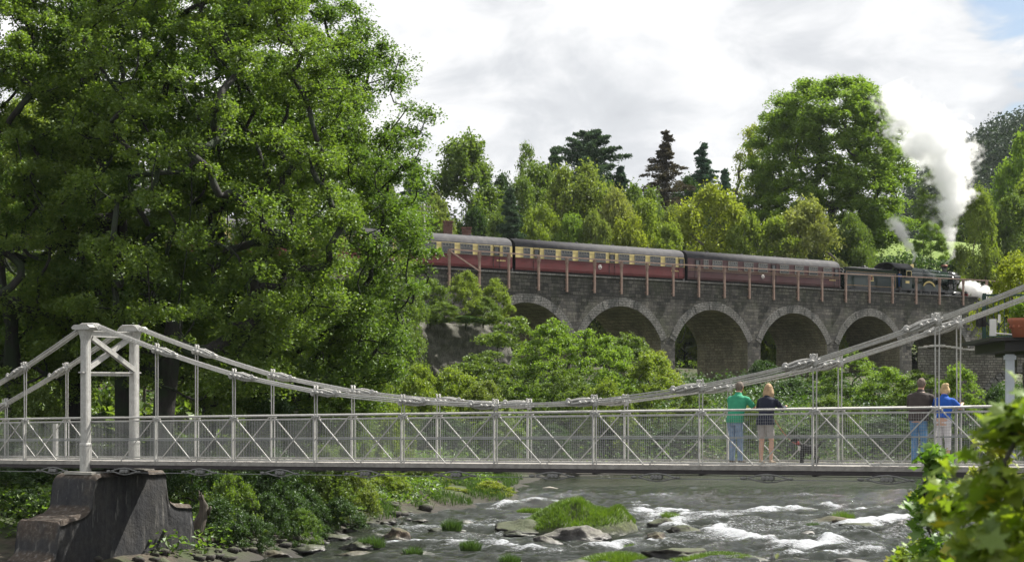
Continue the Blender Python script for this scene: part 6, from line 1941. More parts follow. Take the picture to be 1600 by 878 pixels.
# ------------------------------------------------------------------ rocks, tufts, islands in the river
M['rock'] = None
def rock_material(name, c1, c2, moss):
    m, g = new_mat(name)
    co = g.n('ShaderNodeTexCoord').outputs['Object']; geo = g.n('ShaderNodeNewGeometry')
    n1 = g.noise(co, 2.2, 7, 0.65); n2 = g.noise(co, 9, 5, 0.65); n3 = g.noise(co, 1.1, 4)
    c = g.mix(g.ramp(n1, [(0.38, 0.0), (0.62, 1.0)]), c1, c2)
    c = g.mix(g.m('MULTIPLY', g.ramp(n2, [(0.6, 0.0), (0.7, 1.0)]), 0.5), c, tuple(min(1, 2.2 * x) for x in c2))
    upz = g.n('ShaderNodeSeparateXYZ', {0: geo.outputs['Normal']}).outputs[2]
    mm = g.ramp(g.m('ADD', g.m('MULTIPLY', upz, 0.6), n3), [(0.85, 0.0), (1.05, 1.0)])
    c = g.mix(g.m('MULTIPLY', mm, moss), c, g.mix(n2, (0.03, 0.055, 0.012), (0.10, 0.14, 0.03)))
    pz = g.n('ShaderNodeSeparateXYZ', {0: geo.outputs['Position']}).outputs[2]
    wet = g.ramp(pz, [(0.05, 1.0), (0.22, 0.0)])
    c = g.mix(g.m('MULTIPLY', wet, 0.75), c, (0.012, 0.012, 0.013))
    ro = g.m('SUBTRACT', 0.85, g.m('MULTIPLY', wet, 0.55))
    b = g.n('ShaderNodeBsdfPrincipled', {'Base Color': c, 'Roughness': ro})
    bp = g.n('ShaderNodeBump', {'Height': g.m('ADD', n1, n2), 'Strength': 0.7, 'Distance': 0.05}); g.L.new(bp.outputs[0], b.inputs['Normal'])
    finish(g, b.outputs[0]); return m
M['rock'] = rock_material('river_rock', (0.014, 0.013, 0.012), (0.05, 0.044, 0.038), 0.35)
M['rock_brown'] = rock_material('brown_rock', (0.020, 0.016, 0.012), (0.08, 0.058, 0.04), 0.2)
M['rock_pale'] = rock_material('pale_rock', (0.04, 0.037, 0.035), (0.15, 0.138, 0.13), 0.15)
M['turf'] = rock_material('turf', (0.035, 0.04, 0.018), (0.075, 0.09, 0.03), 1.0)

def rock_mesh(name, r, seed, rough=0.28, facets=6, sub=4):
    bm = bmesh.new(); blob(bm, (0, 0, 0), (1, 1, 1), sub)
    rr = random.Random(seed)
    planes = [(Vector((rr.uniform(-1, 1), rr.uniform(-1, 1), rr.uniform(-.4, 1))).normalized(), rr.uniform(.55, .85)) for _ in range(facets)]
    for v in bm.verts:
        for n_, d in planes:
            e = v.co.dot(n_) - d
            if e > 0: v.co -= n_ * e * 0.9
        q = v.co * 1.7 + Vector((seed, seed * .3, 0))
        v.co *= 1 + rough * mnoise.noise(q) + rough * .45 * mnoise.noise(q * 2.7) + rough * .2 * mnoise.noise(q * 6.5)
        v.co = Vector((v.co.x * r[0], v.co.y * r[1], v.co.z * r[2]))
    me = bpy.data.meshes.new(name); bm.normal_update(); bm.to_mesh(me); bm.free()
    me.polygons.foreach_set('use_smooth', [True] * len(me.polygons))
    return me

def rock(px, py, w, h, seed, mat='rock', label='', rz=0.0, depth=None, facets=6, z0=None):
    """rock whose foot shows at (px, py), w and h in photo px"""
    Y = EYE * F / (py - HZ) if z0 is None else (EYE - z0) * F / (py - HZ)
    rx = w / 2 / F * Y; rzz = h / F * Y * 0.58
    ry = depth if depth else rx * 0.8
    me = rock_mesh('rock', (rx, ry, rzz), seed, facets=facets)
    o = link_mesh('rock', me, M[mat]); p = P(px, py, Y)
    o.location = (p.x, Y + ry * .6, (0 if z0 is None else z0) + rzz * .25); o.rotation_euler = (0, 0, rz)
    return setp(o, label, 'rock', 'rocks in the river')
RK = [
 (616, 846, 50, 32, 1, 'rock_brown', 'brown angular boulder standing clear of the water near the left shore'),
 (822, 836, 120, 30, 3, 'rock', 'long dark slab forming the left tail of the grassy islet'),
 (905, 845, 112, 30, 4, 'rock_pale', 'pale grey rock face under the grassy islet'),
 (856, 851, 50, 20, 5, 'rock_pale', 'small pale rock in front of the grassy islet'),
 (1036, 826, 62, 26, 6, 'rock', 'dark rock wearing a grass cap, right of the grassy islet'),
 (1070, 838, 60, 24, 7, 'rock', 'smooth black slab right of the grass capped rock'),
 (1026, 848, 42, 24, 8, 'rock_brown', 'pebbly rounded brown rock in front of the grass capped one'),
 (812, 838, 60, 12, 9, 'rock', 'flat dark rock at the left tip of the islet'),
 (700, 832, 60, 10, 10, 'rock', 'low dark ledge under the left rush tuft'),
 (735, 861, 40, 10, 11, 'rock', 'low rock under the middle rush tuft'),
 (655, 815, 26, 7, 12, 'rock_brown', 'small flat rock upstream of the brown boulder'),
 (725, 818, 26, 8, 13, 'rock', 'small dark rock behind the left rush tuft'),
 (1300, 822, 90, 20, 14, 'rock_brown', 'reddish ledge with grass in the right hand rapids'),
 (1350, 830, 80, 18, 15, 'rock', 'dark broken rock right of the reddish ledge'),
 (1238, 832, 46, 12, 16, 'rock', 'dark wave washed rock left of the reddish ledge'),
 (1262, 836, 46, 10, 17, 'rock_pale', 'pale flat rock at the foot of the reddish ledge'),
 (1396, 832, 50, 12, 18, 'rock', 'dark rock close to the foreground leaves'),
 (1060, 874, 110, 22, 19, 'rock', 'dark shingle bar at the bottom edge, right of centre'),
 (1160, 880, 90, 16, 20, 'rock', 'dark shingle bar at the bottom edge under the green turf'),
 (900, 884, 60, 12, 21, 'rock', 'dark shingle at the bottom edge, left of the long turf'),
 (1245, 880, 60, 10, 22, 'rock_brown', 'low brown rock at the bottom edge below the rapids'),
 (1340, 882, 70, 12, 23, 'rock_pale', 'low wet rock at the bottom edge near the leaves'),
 (520, 845, 60, 14, 24, 'rock', 'dark rock under the willow bush on the shore'),
 (560, 858, 60, 16, 25, 'rock', 'flat dark rock in front of the rush patch'),
 (560, 872, 76, 14, 26, 'rock_brown', 'long brown rock at the bottom edge near the shore'),
 (650, 868, 56, 12, 27, 'rock', 'dark rock with a sprig of weed at the bottom edge'),
 (440, 836, 60, 18, 28, 'rock', 'dark shore boulder right of the pier'),
 (395, 846, 60, 18, 29, 'rock_pale', 'pale shore boulder right of the pier steps'),
 (345, 860, 56, 22, 30, 'rock', 'mossy boulder against the pier steps'),
 (478, 862, 60, 14, 31, 'rock', 'flat shore rock between the pier and the brown boulder'),
 (420, 872, 60, 16, 32, 'rock_brown', 'brown shore rock at the bottom edge'),
 (690, 852, 22, 5, 33, 'rock', 'tiny rock left of the middle rush tuft'),
 (1106, 826, 30, 8, 34, 'rock', 'half drowned rock beside the black slab'),
 (590, 838, 30, 7, 35, 'rock', 'low dark rock left of the brown boulder'),
 (868, 742, 40, 5, 36, 'rock_pale', 'pale stones at the far water edge under the deck'),
 (930, 742, 50, 5, 37, 'rock_pale', 'pale stones at the far water edge, right of the first ones'),
]
for px, py, w, h, s, mt, lab in RK: rock(px, py, w, h, s, mt, lab, rz=0.25 * math.sin(s * 2.1))

_tuft_rng = np.random.default_rng(33)
def tuft(px, py, w, h, mat='grassdark', label='', base=0.05, n=420, cat='grass tuft', name='grass_tuft', ry=None, z0=0.0):
    Y = (EYE - z0 - base) * F / (py - HZ)
    rx = w / 2 / F * Y; hh = h / F * Y
    me = blades('grass_tuft', n, rx * .8, ry if ry else rx * .6, hh, _tuft_rng, w=0.009 + .004 * (n < 500), lean=.6)
    o = link_mesh(name, me, M[mat]); p = P(px, py, Y); o.location = (p.x, Y + (ry if ry else rx * .6), z0 + base)
    return setp(o, label, cat, 'grass and rush tufts in the river')
for px, py, w, h, mt, lab, n in (
 (706, 830, 38, 24, 'grassdark', 'dark rush tuft on a low ledge, left of the islet', 500),
 (735, 861, 40, 22, 'grassdark', 'dark rush tuft standing alone below the first one', 500),
 (580, 856, 50, 22, 'grassdark', 'rush patch in front of the brown boulder', 700),
 (797, 884, 40, 22, 'grassdark', 'rush tuft cut by the bottom edge left of centre', 500),
 (1047, 812, 34, 16, 'grassblade', 'grass cap on the dark rock right of the islet', 500),
 (1320, 815, 44, 20, 'grassblade', 'grass tuft on the reddish ledge', 500),
 (1270, 826, 30, 12, 'grassdark', 'small dark grass tuft at the left end of the reddish ledge', 300),
 (990, 860, 34, 12, 'grassblade', 'sprig of grass on the shingle bar', 300),
 (825, 801, 34, 10, 'grassblade', 'pale weeds on the low bar upstream of the islet', 300),
 (645, 870, 34, 20, 'grassdark', 'weed sprig at the bottom edge, left part', 300)):
    tuft(px, py, w, h, mt, lab, n=n, base=0.12 if n == 500 else 0.04)

def islet(px, py, w, h, depth, seed, label, tuft_h=0.20, n=5200, mat='grassblade'):
    Y = EYE * F / (py - HZ); rx = w / 2 / F * Y; hz = h / F * Y
    p = P(px, py, Y)
    root = empty('grassy_islet', (p.x, Y + depth, -0.05), 0.0, label, 'islet')
    def hf(x, y):
        r2 = (x / rx) ** 2 + (y / depth) ** 2
        return hz * np.clip(1 - r2, 0, 1) ** 0.55 * (0.72 + 0.6 * (vn(x * 1.3 + seed, y * 1.3, 5) - .3)) * (0.75 + 0.35 * x / rx)
    k = 40
    xs, ys = np.meshgrid(np.linspace(-rx, rx, k), np.linspace(-depth, depth, k))
    V = np.stack([xs.ravel(), ys.ravel(), (hf(xs, ys) - 0.12 * (((xs / rx) ** 2 + (ys / depth) ** 2) > 1)).ravel()], 1)
    i = np.arange(k - 1)[None, :] + (np.arange(k - 1) * k)[:, None]
    link_mesh('mound', np_mesh('mound', V, np.stack([i, i + 1, i + k + 1, i + k], -1).reshape(-1, 4), True), M['turf'], root)
    me = blades('islet_grass', n, rx * .93, depth * .9, tuft_h, np.random.default_rng(seed), w=0.012, lean=.8, hfun=hf)
    link_mesh('grass', me, M[mat], root)
    return root
islet(905, 840, 205, 68, 2.3, 2, 'green grassy islet on grey rock in mid river', n=11000)
islet(1120, 884, 150, 18, 1.1, 5, 'long low strip of bright turf at the bottom edge, right of centre', .16, 3500)
islet(960, 886, 120, 20, 1.0, 6, 'low turf hump at the bottom edge left of the shingle bar', .2, 3000)
islet(838, 800, 70, 5, .5, 8, 'thin grassy bar upstream of the big islet', .14, 700, 'grassblade')

# grassy margin of the left bank (uncountable)
def bank_grass():
    rng = np.random.default_rng(44)
    n = 60000
    x = rng.uniform(-7, 4.5, n); y = rng.uniform(50, 92, n)
    d = _polydist(x, y, SHX, SHY); h = hland(x, y)
    k = (h > 0.12) & (d < 3.2) & (y > np.interp(x, SHX, SHY)) & (vn(x / 1.2, y / 1.2, 8) > .56)
    x, y, h = x[k], y[k], h[k]; n = len(x)
    L = rng.uniform(.16, .42, n); th = rng.uniform(0, math.pi, n); w = .014
    b = np.stack([x, y, h - .02], 1); W_ = np.stack([np.cos(th) * w, np.sin(th) * w, 0 * th], 1)
    dx = rng.normal(size=n) * .3; dy = rng.normal(size=n) * .3 - .15
    mid = b + np.stack([dx * L * .35, dy * L * .35, L * .6], 1); tip = b + np.stack([dx * L, dy * L, L * .95], 1)
    V = np.stack([b - W_, b + W_, mid + W_ * .8, mid - W_ * .8, tip + W_ * .15, tip - W_ * .15], 1).reshape(-1, 3)
    i = np.arange(n)[:, None] * 6
    me = np_mesh('bank_grass', V, np.concatenate([i + np.array([0, 1, 2, 3]), i + np.array([3, 2, 4, 5])]))
    o = link_mesh('bank_grass', me, M['grassdark']); setp(o, kind='stuff'); o['label'] = 'bright grass along the edge of the left bank'
bank_grass()

# shingle on the left shore (uncountable)
def shingle():
    rng = np.random.default_rng(45); bm = bmesh.new(); r = random.Random(4)
    n = 0
    while n < 200:
        x = r.uniform(-13.0, -2.5); y = r.uniform(45, 68)
        h = hz_at(x, y)
        if -0.25 < h < 0.5:
            s = .05 + .30 * r.random() ** 3; vs = blob(bm, (x, y, h + s * .2), (s, s * .8, s * .5), 1)
            for v in vs: v.co += Vector((r.uniform(-1, 1), r.uniform(-1, 1), r.uniform(-1, 1))) * s * .18
            n += 1
    o = obj('shore_stones', bm, M['rock']); setp(o, kind='stuff'); o['label'] = 'dark stones strewn along the left shore'
shingle()

# old stump beside the pier, stick in the river
def build_stump():
    b = P(311, 826, 49.5)
    root = empty('tree_stump', b, 0, 'broken weathered tree stump leaning beside the stepped pier', 'tree stump')
    bm = bmesh.new()
    q = [(-.12, 0, -.5), (-.06, 0, 0), (.04, .02, .25), (.12, .03, .45), (.13, .03, .68), (.08, .02, .85), (.05, 0, .98)]
    tube(bm, q, [.26, .22, .17, .14, .11, .08, .06], 14)
    for k in range(5): tube(bm, [(.06 + .05 * math.cos(k * 1.3), .05 * math.sin(k * 1.3), .85), (.05 + .07 * math.cos(k * 1.3), .07 * math.sin(k * 1.3), 1.0 + .07 * (k % 3))], [.035, .008], 6)
    tube(bm, [(.22, .03, .45), (.33, -.02, .58), (.36, -.04, .66)], [.08, .05, .03], 8)
    tube(bm, [(.05, 0, .2), (-.15, -.05, .05), (-.32, -.1, -.25)], [.12, .07, .03], 8)
    for v in bm.verts: v.co += Vector((mnoise.noise(v.co * 6), mnoise.noise(v.co * 6 + Vector((3, 3, 3))), 0)) * .05
    obj('stump', bm, bark_mat('grey_dead_wood', (.09, .075, .062), amt=.1), root, True)
build_stump()
bm = bmesh.new(); a = P(848, 766, 84); tube(bm, [(a.x, a.y, .03), (a.x + .35, a.y, .07), (a.x + .75, a.y - .05, .03)], [.05, .07, .02], 8)
setp(obj('driftwood', bm, paint('bleached_wood', (.45, .42, .36), .8)), 'pale stick floating in the dark pool under the deck', 'driftwood')

# ------------------------------------------------------------------ buildings behind the trees
def house(px, Y, w, d, hw, hr, label, rot=0.0, chim=(), walls='whitewash', z=None):
    x, y = gnd(px, Y); z = hz_at(x, y) if z is None else z
    root = empty('house', (x, y, z - .3), rot, label, 'house')
    bm = bmesh.new()
    box(bm, (0, d / 2, hw / 2), (w, d, hw))
    g1 = [bm.verts.new(v) for v in ((-w / 2, 0, hw), (-w / 2, d, hw), (-w / 2, d / 2, hw + hr))]; bm.faces.new(g1)
    g2 = [bm.verts.new(v) for v in ((w / 2, d, hw), (w / 2, 0, hw), (w / 2, d / 2, hw + hr))]; bm.faces.new(g2)
    obj('wall', bm, M[walls], root)
    bm = bmesh.new(); o = .35; t = .14
    for s in (0, 1):
        ye, ym = (-o, d / 2) if s == 0 else (d + o, d / 2)
        ze = hw - o * hr / (d / 2)
        v = [(-w / 2 - o, ye, ze), (w / 2 + o, ye, ze), (w / 2 + o, ym, hw + hr), (-w / 2 - o, ym, hw + hr)]
        lo = [bm.verts.new(q) for q in v]; hi = [bm.verts.new((q[0], q[1], q[2] + t)) for q in v]
        bm.faces.new(lo); bm.faces.new(hi[::-1])
        for k in range(4): bm.faces.new((lo[k], hi[k], hi[(k + 1) % 4], lo[(k + 1) % 4]))
    rf = obj('roof', bm, M['slate'], root)
    for cx, ch in chim:
        bm = bmesh.new(); zc = hw + hr
        box(bm, (cx, d / 2, zc + ch / 2 - .4), (.85, .6, ch + .8)); box(bm, (cx, d / 2, zc + ch), (1.0, .75, .16)); box(bm, (cx, d / 2, zc + ch - .35), (.93, .68, .08))
        c = obj('chimney', bm, M['brick'], rf)
    nwin = max(2, int(w / 2.4))
    for k in range(nwin):
        for zz in ([1.4, 4.0] if hw > 4.6 else [1.4]):
            cx = -w / 2 + w * (k + .5) / nwin
            bm = bmesh.new()
            for a, b, c, dd in ((-.55, -.47, 0, 1.3), (.47, .55, 0, 1.3), (-.47, .47, 1.22, 1.3), (-.47, .47, 0, .08), (-.03, .03, .08, 1.22), (-.47, -.03, .62, .68), (.03, .47, .62, .68)):
                box(bm, (cx + (a + b) / 2, -.02, zz + (c + dd) / 2), (b - a, .06, dd - c))
            wn = obj('window', bm, M['whitepaint'], root)
            bm = bmesh.new(); box(bm, (cx, .0, zz + .65), (.94, .03, 1.14)); obj('pane', bm, M['pane'], wn)
    return root
M['whitewash'] = paint('whitewashed_wall', (.50, .48, .43), .85, var=.12, dirt=(.3, .28, .24), dirt_amt=.3)
M['tan'] = paint('tan_render', (.33, .25, .17), .85, var=.15)
M['slate'] = stone_mat('slate_roof', (.085, .088, .10), (.14, .14, .155), (.04, .04, .045), .5, .3, stain=.2, moss=.15)
M['brick'] = stone_mat('red_brick', (.26, .085, .06), (.20, .065, .05), (.17, .14, .12), .24, .085, stain=.3, moss=.05)
house(120, 138, 9, 7, 5.2, 3.0, 'pale house with a slate roof glimpsed between the sycamore trunks', .25, walls='whitewash')
house(225, 142, 10, 7, 5.4, 3.4, 'tan gabled house glimpsed high between the sycamores', .25, ((3, 1.2),), 'tan')
house(375, 140, 11, 7, 5.0, 3.6, 'slate roofed house behind the train, seen through the wide sycamore', .3, ((-3, 1.2),), 'whitewash')
# cottage whose chimneys show above the first coach
def cottage():
    Y = 160.0
    xa, xb = P(698, 0, Y).x, P(727.5, 0, Y).x
    cx = (xa + xb) / 2; z0 = hz_at(cx, Y); ztop = EYE + (HZ - 352) / F * Y
    hr = 2.4; hw = 4.0; zroof = ztop - 1.05 - .3
    root = house((xa + xb) / 2 / Y * F + 800, Y, 6.5, 6, hw, hr, 'low cottage behind the first coach with two red brick chimneys', 0.0, ((xa - cx, 2.25), (xb - cx, 1.65)), 'brick', z=ztop - 1.65 - hr - hw + .3)
cottage()
# telegraph pole
p = P(663, 300, 168); 
bm = bmesh.new(); zb = hz_at(p.x, 168); zt = EYE + (HZ - 318) / F * 168
tube(bm, [(p.x, 168, zb - .3), (p.x, 168, zt)], [.13, .09], 10)
for zc in (zt - .35, zt - .8): box(bm, (p.x, 167.9, zc), (1.4, .09, .10)); [lathe(bm, [(.03, 0), (.05, .05), (.03, .12)], (p.x + dx, 167.9, zc + .05), 8) for dx in (-.6, -.3, .3, .6)]
setp(obj('telegraph_pole', bm, paint('grey_pole', (.30, .29, .27), .8)), 'pale wooden telegraph pole beside the narrow dark fir', 'pole')

# dark hedge along the foot of the field, behind the engine
def hedge():
    rng = np.random.default_rng(61); n = 26000
    t = rng.uniform(0, 1, n); px = 1290 + 330 * t; Y = 186 + 8 * t + rng.normal(size=n) * .8
    x = (px - 800) / F * Y; h = hland(x, Y); zt = EYE + (HZ - (396 + 14 * t - 5 * np.sin(t * 21))) / F * Y
    u = rng.uniform(0, 1, n) ** .7; z = h + (zt - h) * u + rng.normal(size=n) * .25
    c = P(1300, 430, 186)
    root = empty('hedge', (c.x, c.y, hz_at(c.x, c.y)), 0, 'long dark hedge between the railway and the bright field', 'hedge')
    V = np.stack([x - c.x, Y - c.y, z - root.location.z], 1)
    link_mesh('foliage', leaf_cloud('hedge', V, .34, rng, .6), M['leaf_dark'], root)
    bm = bmesh.new()
    for k in range(24):
        tt = k / 23; pxx = 1290 + 330 * tt; yy = 186 + 8 * tt; xx = (pxx - 800) / F * yy; g0 = hz_at(xx, yy)
        tube(bm, [(xx - c.x, yy - c.y, g0 - root.location.z - .2), (xx - c.x + .2, yy - c.y, g0 - root.location.z + 2.0)], [.09, .04], 6)
    obj('stems', bm, M['bark'], root)
hedge()
# car parked past the engine
def build_car():
    Y = 172.0; c = P(1596, 430, Y)
    root = empty('parked_car', (c.x + .5, Y, c.z - 1.05), .35, 'dark blue parked car at the right edge beyond the engine', 'car')
    bm = bmesh.new()
    prof = [(-2.1, .35), (2.1, .35), (2.15, .7), (1.95, .88), (1.0, .98), (.35, 1.42), (-1.1, 1.45), (-1.75, 1.0), (-2.1, .92), (-2.18, .6)]
    prism(bm, prof, -.82, .82)
    bmesh.ops.bevel(bm, geom=bm.edges[:], offset=.06, segments=2, affect='EDGES')
    obj('body', bm, paint('dark_blue_paint', (.015, .03, .09), .25), root, False)
    bm = bmesh.new(); prism(bm, [(.28, 1.34), (.88, 1.0), (-1.55, 1.0), (-1.08, 1.36)], -.835, .835); obj('windows', bm, M['pane'], root)
    for x in (-1.3, 1.35):
        for y in (-.80, .62):
            bm = bmesh.new(); lathe(bm, [(.31, 0), (.33, .04), (.33, .16), (.31, .18)], (x, y, .33), 20, axis='Y'); o = obj('wheel', bm, M['black'], root)
            bm = bmesh.new(); lathe(bm, [(.2, -.01), (.18, .0)], (x, y + (0 if y < 0 else .19), .33), 14, axis='Y'); obj('hubcap', bm, M['steel'], o)
    bm = bmesh.new(); box(bm, (2.13, -.55, .68), (.06, .3, .14)); obj('headlight', bm, M['whitepaint'], root)
    bm = bmesh.new(); box(bm, (2.13, .55, .68), (.06, .3, .14)); obj('headlight', bm, M['whitepaint'], root)
build_car()
# dark stone wall with coping beyond the engine
o = rough_block('field_wall', 63.5, 76, 9.0, 9.5, 13.0, 15.9, .10, M['rubble'], 'low dark stone wall beyond the front of the engine', 'stone wall', seed=9)

# ------------------------------------------------------------------ engine driver at the cab side
def driver():
    root = empty('person', Vector((LINE0[0], LINE0[1], RAILZ)) + Vector((TDX, TDY, 0)) * (ENG_A0 + 0.75) + Vector((-NX, -NY, 0)) * 0.45 + Vector((0, 0, 1.38)), TROT + math.pi, 'engine driver in blue overalls at the cab opening', 'person')
    bm = bmesh.new()
    for s in (-1, 1):
        tube(bm, [(s * .1, 0, .9), (s * .1, 0, .48), (s * .1, 0, .06)], [.085, .055, .04], 10); tube(bm, [(s * .1, -.03, .03), (s * .1, .15, .03)], [.04, .03], 8)
        tube(bm, [(s * .19, 0, 1.4), (s * .26, .06, 1.14), (s * .20, .28, 1.08)], [.055, .04, .03], 10); blob(bm, (s * .2, .33, 1.08), (.04, .05, .02), 2)
    tube(bm, [(0, 0, .86), (0, 0, 1.1), (0, 0, 1.35), (0, 0, 1.46), (0, 0, 1.56)], [(.17, .12), (.16, .11), (.19, .12), (.1, .08), (.055, .055)], 18, ref=(1, 0, 0))
    blob(bm, (0, .02, 1.65), (.075, .09, .11), 2); blob(bm, (0, .11, 1.63), (.012, .02, .02), 1)
    fuse('body', bm, skin((.42, .25, .18)), root, .014, 1)
    bm = bmesh.new()
    tube(bm, [(0, 0, .9), (0, 0, 1.1), (0, 0, 1.35), (0, 0, 1.48)], [(.19, .14), (.18, .13), (.21, .14), (.12, .1)], 18, ref=(1, 0, 0))
    for s in (-1, 1):
        tube(bm, [(s * .1, 0, .92), (s * .1, 0, .48), (s * .1, 0, .10)], [.105, .075, .065], 10); tube(bm, [(s * .19, 0, 1.4), (s * .26, .06, 1.14), (s * .21, .22, 1.09)], [.075, .058, .045], 10)
    fuse('overalls', bm, cloth('blue_overalls', (.02, .07, .22)), root, .016, 1)
    bm = bmesh.new(); lathe(bm, [(.095, 1.70), (.105, 1.74), (.10, 1.78)], (0, 0.01, 0), 14); box(bm, (0, .10, 1.70), (.12, .08, .012)); obj('cap', bm, M['black'], root)
driver()

# ------------------------------------------------------------------ smoke and steam (real volumes)
def smoke(name, keys, label, dens, col, nscale, anis=0.3, wob=0.5, cat='smoke', thr=(0.40, 0.62), emit=0.0, sub=26, edge=0.55):
    """keys: list of (world point, radius) along the plume; the density follows the same path"""
    pts = [Vector(k[0]) for k in keys]; rad = [k[1] for k in keys]
    root = Vector(pts[0])
    # arc-length parameter along z (the plume rises monotonically in z or runs along x)
    vert = abs(pts[-1].z - pts[0].z) > abs(pts[-1].x - pts[0].x) * 0.6
    par = [(p.z if vert else p.x) for p in pts]
    lo, hi = par[0], par[-1]
    tt = [(a - lo) / (hi - lo) for a in par]
    bm = bmesh.new()
    n = 40
    path = []
    for i in range(n + 1):
        t = i / n; q = lo + (hi - lo) * t
        k = np.interp(t, tt, range(len(pts)))
        i0 = min(int(k), len(pts) - 2); f = k - i0
        p = pts[i0].lerp(pts[i0 + 1], f); r = rad[i0] + (rad[i0 + 1] - rad[i0]) * f
        path.append((p - root, r))
    tube(bm, [p for p, r in path], [r * 1.45 for p, r in path], 18)
    m, g = new_mat(name + '_gas')
    co = g.n('ShaderNodeTexCoord').outputs['Object']
    wn = g.n('ShaderNodeTexNoise', {'Vector': co, 'Scale': nscale * 0.7, 'Detail': 2.0})
    off = g.n('ShaderNodeVectorMath', {0: wn.outputs[1], 1: (0.5, 0.5, 0.5)}, operation='SUBTRACT').outputs[0]
    off = g.n('ShaderNodeVectorMath', {0: off, 3: wob * sum(rad) / len(rad) * 2.2}, operation='SCALE').outputs[0]
    cw = g.n('ShaderNodeVectorMath', {0: co, 1: off}, operation='ADD').outputs[0]
    sep = g.n('ShaderNodeSeparateXYZ', {0: cw})
    ax = sep.outputs[2] if vert else sep.outputs[0]
    tpar = g.m('DIVIDE', ax, hi - lo, clamp=True)
    def curve(vals):
        mn, mx = min(vals), max(vals); mx = mx if mx - mn > 1e-4 else mn + 1
        rp = g.ramp(tpar, [(t, (v - mn) / (mx - mn)) for t, v in zip(tt, vals)])
        return g.m('ADD', g.m('MULTIPLY', rp, mx - mn), mn)
    loc = [p - root for p in pts]
    if vert: c1 = curve([p.x for p in loc]); c2 = curve([p.y for p in loc]); a1, a2 = sep.outputs[0], sep.outputs[1]
    else: c1 = curve([p.z for p in loc]); c2 = curve([p.y for p in loc]); a1, a2 = sep.outputs[2], sep.outputs[1]
    rr = curve(rad)
    d1 = g.m('DIVIDE', g.m('SUBTRACT', a1, c1), rr); d2 = g.m('DIVIDE', g.m('SUBTRACT', a2, c2), rr)
    dist = g.m('SQRT', g.m('ADD', g.m('MULTIPLY', d1, d1), g.m('MULTIPLY', d2, d2)))
    nz = g.m('ADD', g.m('MULTIPLY', g.noise(co, nscale, 4, 0.6, 0.5), 0.55), g.m('MULTIPLY', g.noise(co, nscale * 2.6, 6, 0.7, 0.4), 0.45))
    v = g.m('SUBTRACT', g.m('ADD', g.m('MULTIPLY', nz, 3.4), edge - 1.70), g.m('MULTIPLY', dist, 0.75))
    body = g.ramp(v, [(0.0, 0.0), (0.30, 1.0)])
    dk = curve([k[2] if len(k) > 2 else 1.0 for k in keys])
    den = g.m('MULTIPLY', g.m('MULTIPLY', body, dk), dens)
    vol = g.n('ShaderNodeVolumePrincipled', {'Color': col + (1,), 'Density': den, 'Anisotropy': anis})
    g.n('ShaderNodeOutputMaterial', {1: vol.outputs[0]})
    m.cycles.homogeneous_volume = False
    o = obj(name, bm, m); o.location = root
    return setp(o, label, cat)
eng = lambda lx, z, dy=1.3: Vector((LINE0[0], LINE0[1], 0)) + Vector((TDX, TDY, 0)) * (ENG_A0 + lx) + Vector((-NX, -NY, 0)) * dy + Vector((0, 0, RAILZ + z))
XCH = line_al(1488.5) - ENG_A0 + 0.35
st = eng(XCH, 4.15)
def at(px, py, Y=None): return P(px, py, st.y if Y is None else Y)
smoke('smoke_plume', [
    (st, .35, .35), (at(1488, 398), .55, .30), (at(1486, 380), .9, .35), (at(1478, 360), 1.4, 1.0), (at(1482, 335), 2.0, 1.0), (at(1487, 305), 2.5, 1.0), (at(1485, 275), 3.1, .9),
    (at(1478, 240), 4.9, 1.0), (at(1452, 208), 4.9, 1.0), (at(1424, 180), 4.2, .7), (at(1404, 158), 3.4, .4), (at(1392, 130), 2.4, .07)],
    'tall plume of grey and white smoke rising from the engine chimney', 1.5, (0.975, 0.98, 0.985), .36, wob=.42, edge=.52)
sv = eng(line_al(1441) - ENG_A0, 4.0)
smoke('steam_wisp', [(sv, .16, .8), (at(1430, 400, sv.y), .35, .7), (at(1420, 385, sv.y), .55, .6), (at(1408, 365, sv.y), .95, .8), (at(1400, 350, sv.y), 1.1, .6), (at(1394, 338, sv.y), .9, .02)],
      'thin twisting wisp of steam from the safety valve', 4.0, (.9, .9, .9), 1.1, cat='steam')
fr = eng(line_al(1511) - ENG_A0, 1.0, .2)
smoke('steam_jet', [(fr + Vector((-.6, 0, 1.2)), .3, .8), (fr + Vector((.6, -.3, .6)), .7, 1.0), (fr + Vector((1.5, -.6, .1)), .8, 1.2), (fr + Vector((2.5, -.9, -.15)), .6, 1.0)],
      'white jet of steam blowing from the cylinders at the front of the engine', 5.0, (.95, .95, .95), 1.6, cat='steam', edge=.8)
ch = P(727.5, 350, 163)
smoke('chimney_smoke', [(ch, .12, .5), (P(720, 342, 163), .22, .4), (P(713, 328, 163), .4, .25), (P(712, 315, 163), .6, .12)], 'faint blue wisp from the right hand brick chimney', .9, (.75, .82, .92), 1.3)

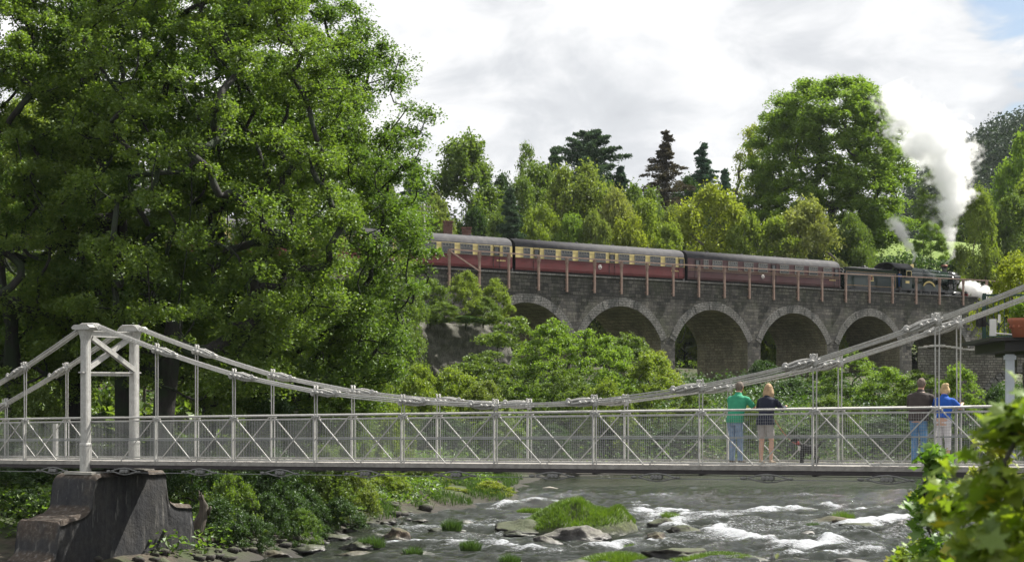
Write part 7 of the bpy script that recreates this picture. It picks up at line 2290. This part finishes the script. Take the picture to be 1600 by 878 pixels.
# ------------------------------------------------------------------ near bushes, out of focus at the right
def near_bush(px, Y, top, half, seed, mat, label, leaf, n, per, cr, depth=.5, flat=.8, name='bush', hollow=.2, bark='bark', aspect=.8, zbase=None):
    x, y = gnd(px, Y); zt = EYE + (HZ - top) / F * Y
    zb = hz_at(x, y) if zbase is None else zbase
    H = zt - zb
    ms = tree_meshes('near_bush', seed, H, half / F * Y, depth, .25, n, per, cr, leaf, 'egg', flat, .03, hollow=hollow, fork=.3, rtip=.004, aspect=aspect, wob=.2, lobed=True)
    return put_tree(ms, name, x, y, mat, label, 'bush', None, z=zb + .05, bark=bark)
near_bush(1590, 5.2, 600, 135, 1, 'fore', 'blurred yellowing bush filling the lower right corner', .075, 46, 34, .13, .35)
near_bush(1490, 7.5, 740, 110, 2, 'fore', 'blurred leafy bush left of the one in the corner', .08, 40, 34, .14, .4)
near_bush(1462, 13.0, 672, 58, 3, 'fore_green', 'young sharp leaved sapling in front of the second couple', .10, 34, 30, .16, .3)
near_bush(1560, 14.5, 640, 90, 4, 'leaf_bronze', 'brown leaved bush behind the blurred one', .09, 44, 44, .22, .5)
near_bush(1440, 16.0, 760, 60, 5, 'fore', 'low bush at the edge of the near bank', .09, 36, 40, .2, .4)
# bright bush behind the terrace railing
by = P(1588, 470, 47)
put_tree(PR['bush1'], 'shrub', by.x, by.y, 'leaf_yellow', 'yellow green shrub behind the dark green terrace railing', 'shrub', None, .55, 1.0, .9, 6.0, 'bark')
# a loose twig in front of the rapids
def twig():
    b = P(1205, 905, 6.0); t = P(1196, 818, 6.1)
    root = empty('twig', b, 0, 'thin blurred twig with one yellowish leaf at the bottom edge', 'twig')
    bm = bmesh.new(); tube(bm, [(0, 0, -.8), (0, 0, 0), (t.x - b.x + .008, 0, (t.z - b.z) * .5), (t.x - b.x, .1, t.z - b.z)], [.004, .003, .002, .001], 6); obj('stem', bm, M['bark'], root)
    rng = np.random.default_rng(3); q = np.array([[.03, 0, .05], [.022, 0, .085], [.04, 0, .03]])
    link_mesh('leaf', leaf_cloud('twig_leaf', q, .035, rng), M['leaf_yellow'], root)
    b2 = P(1270, 905, 6.0)
twig()
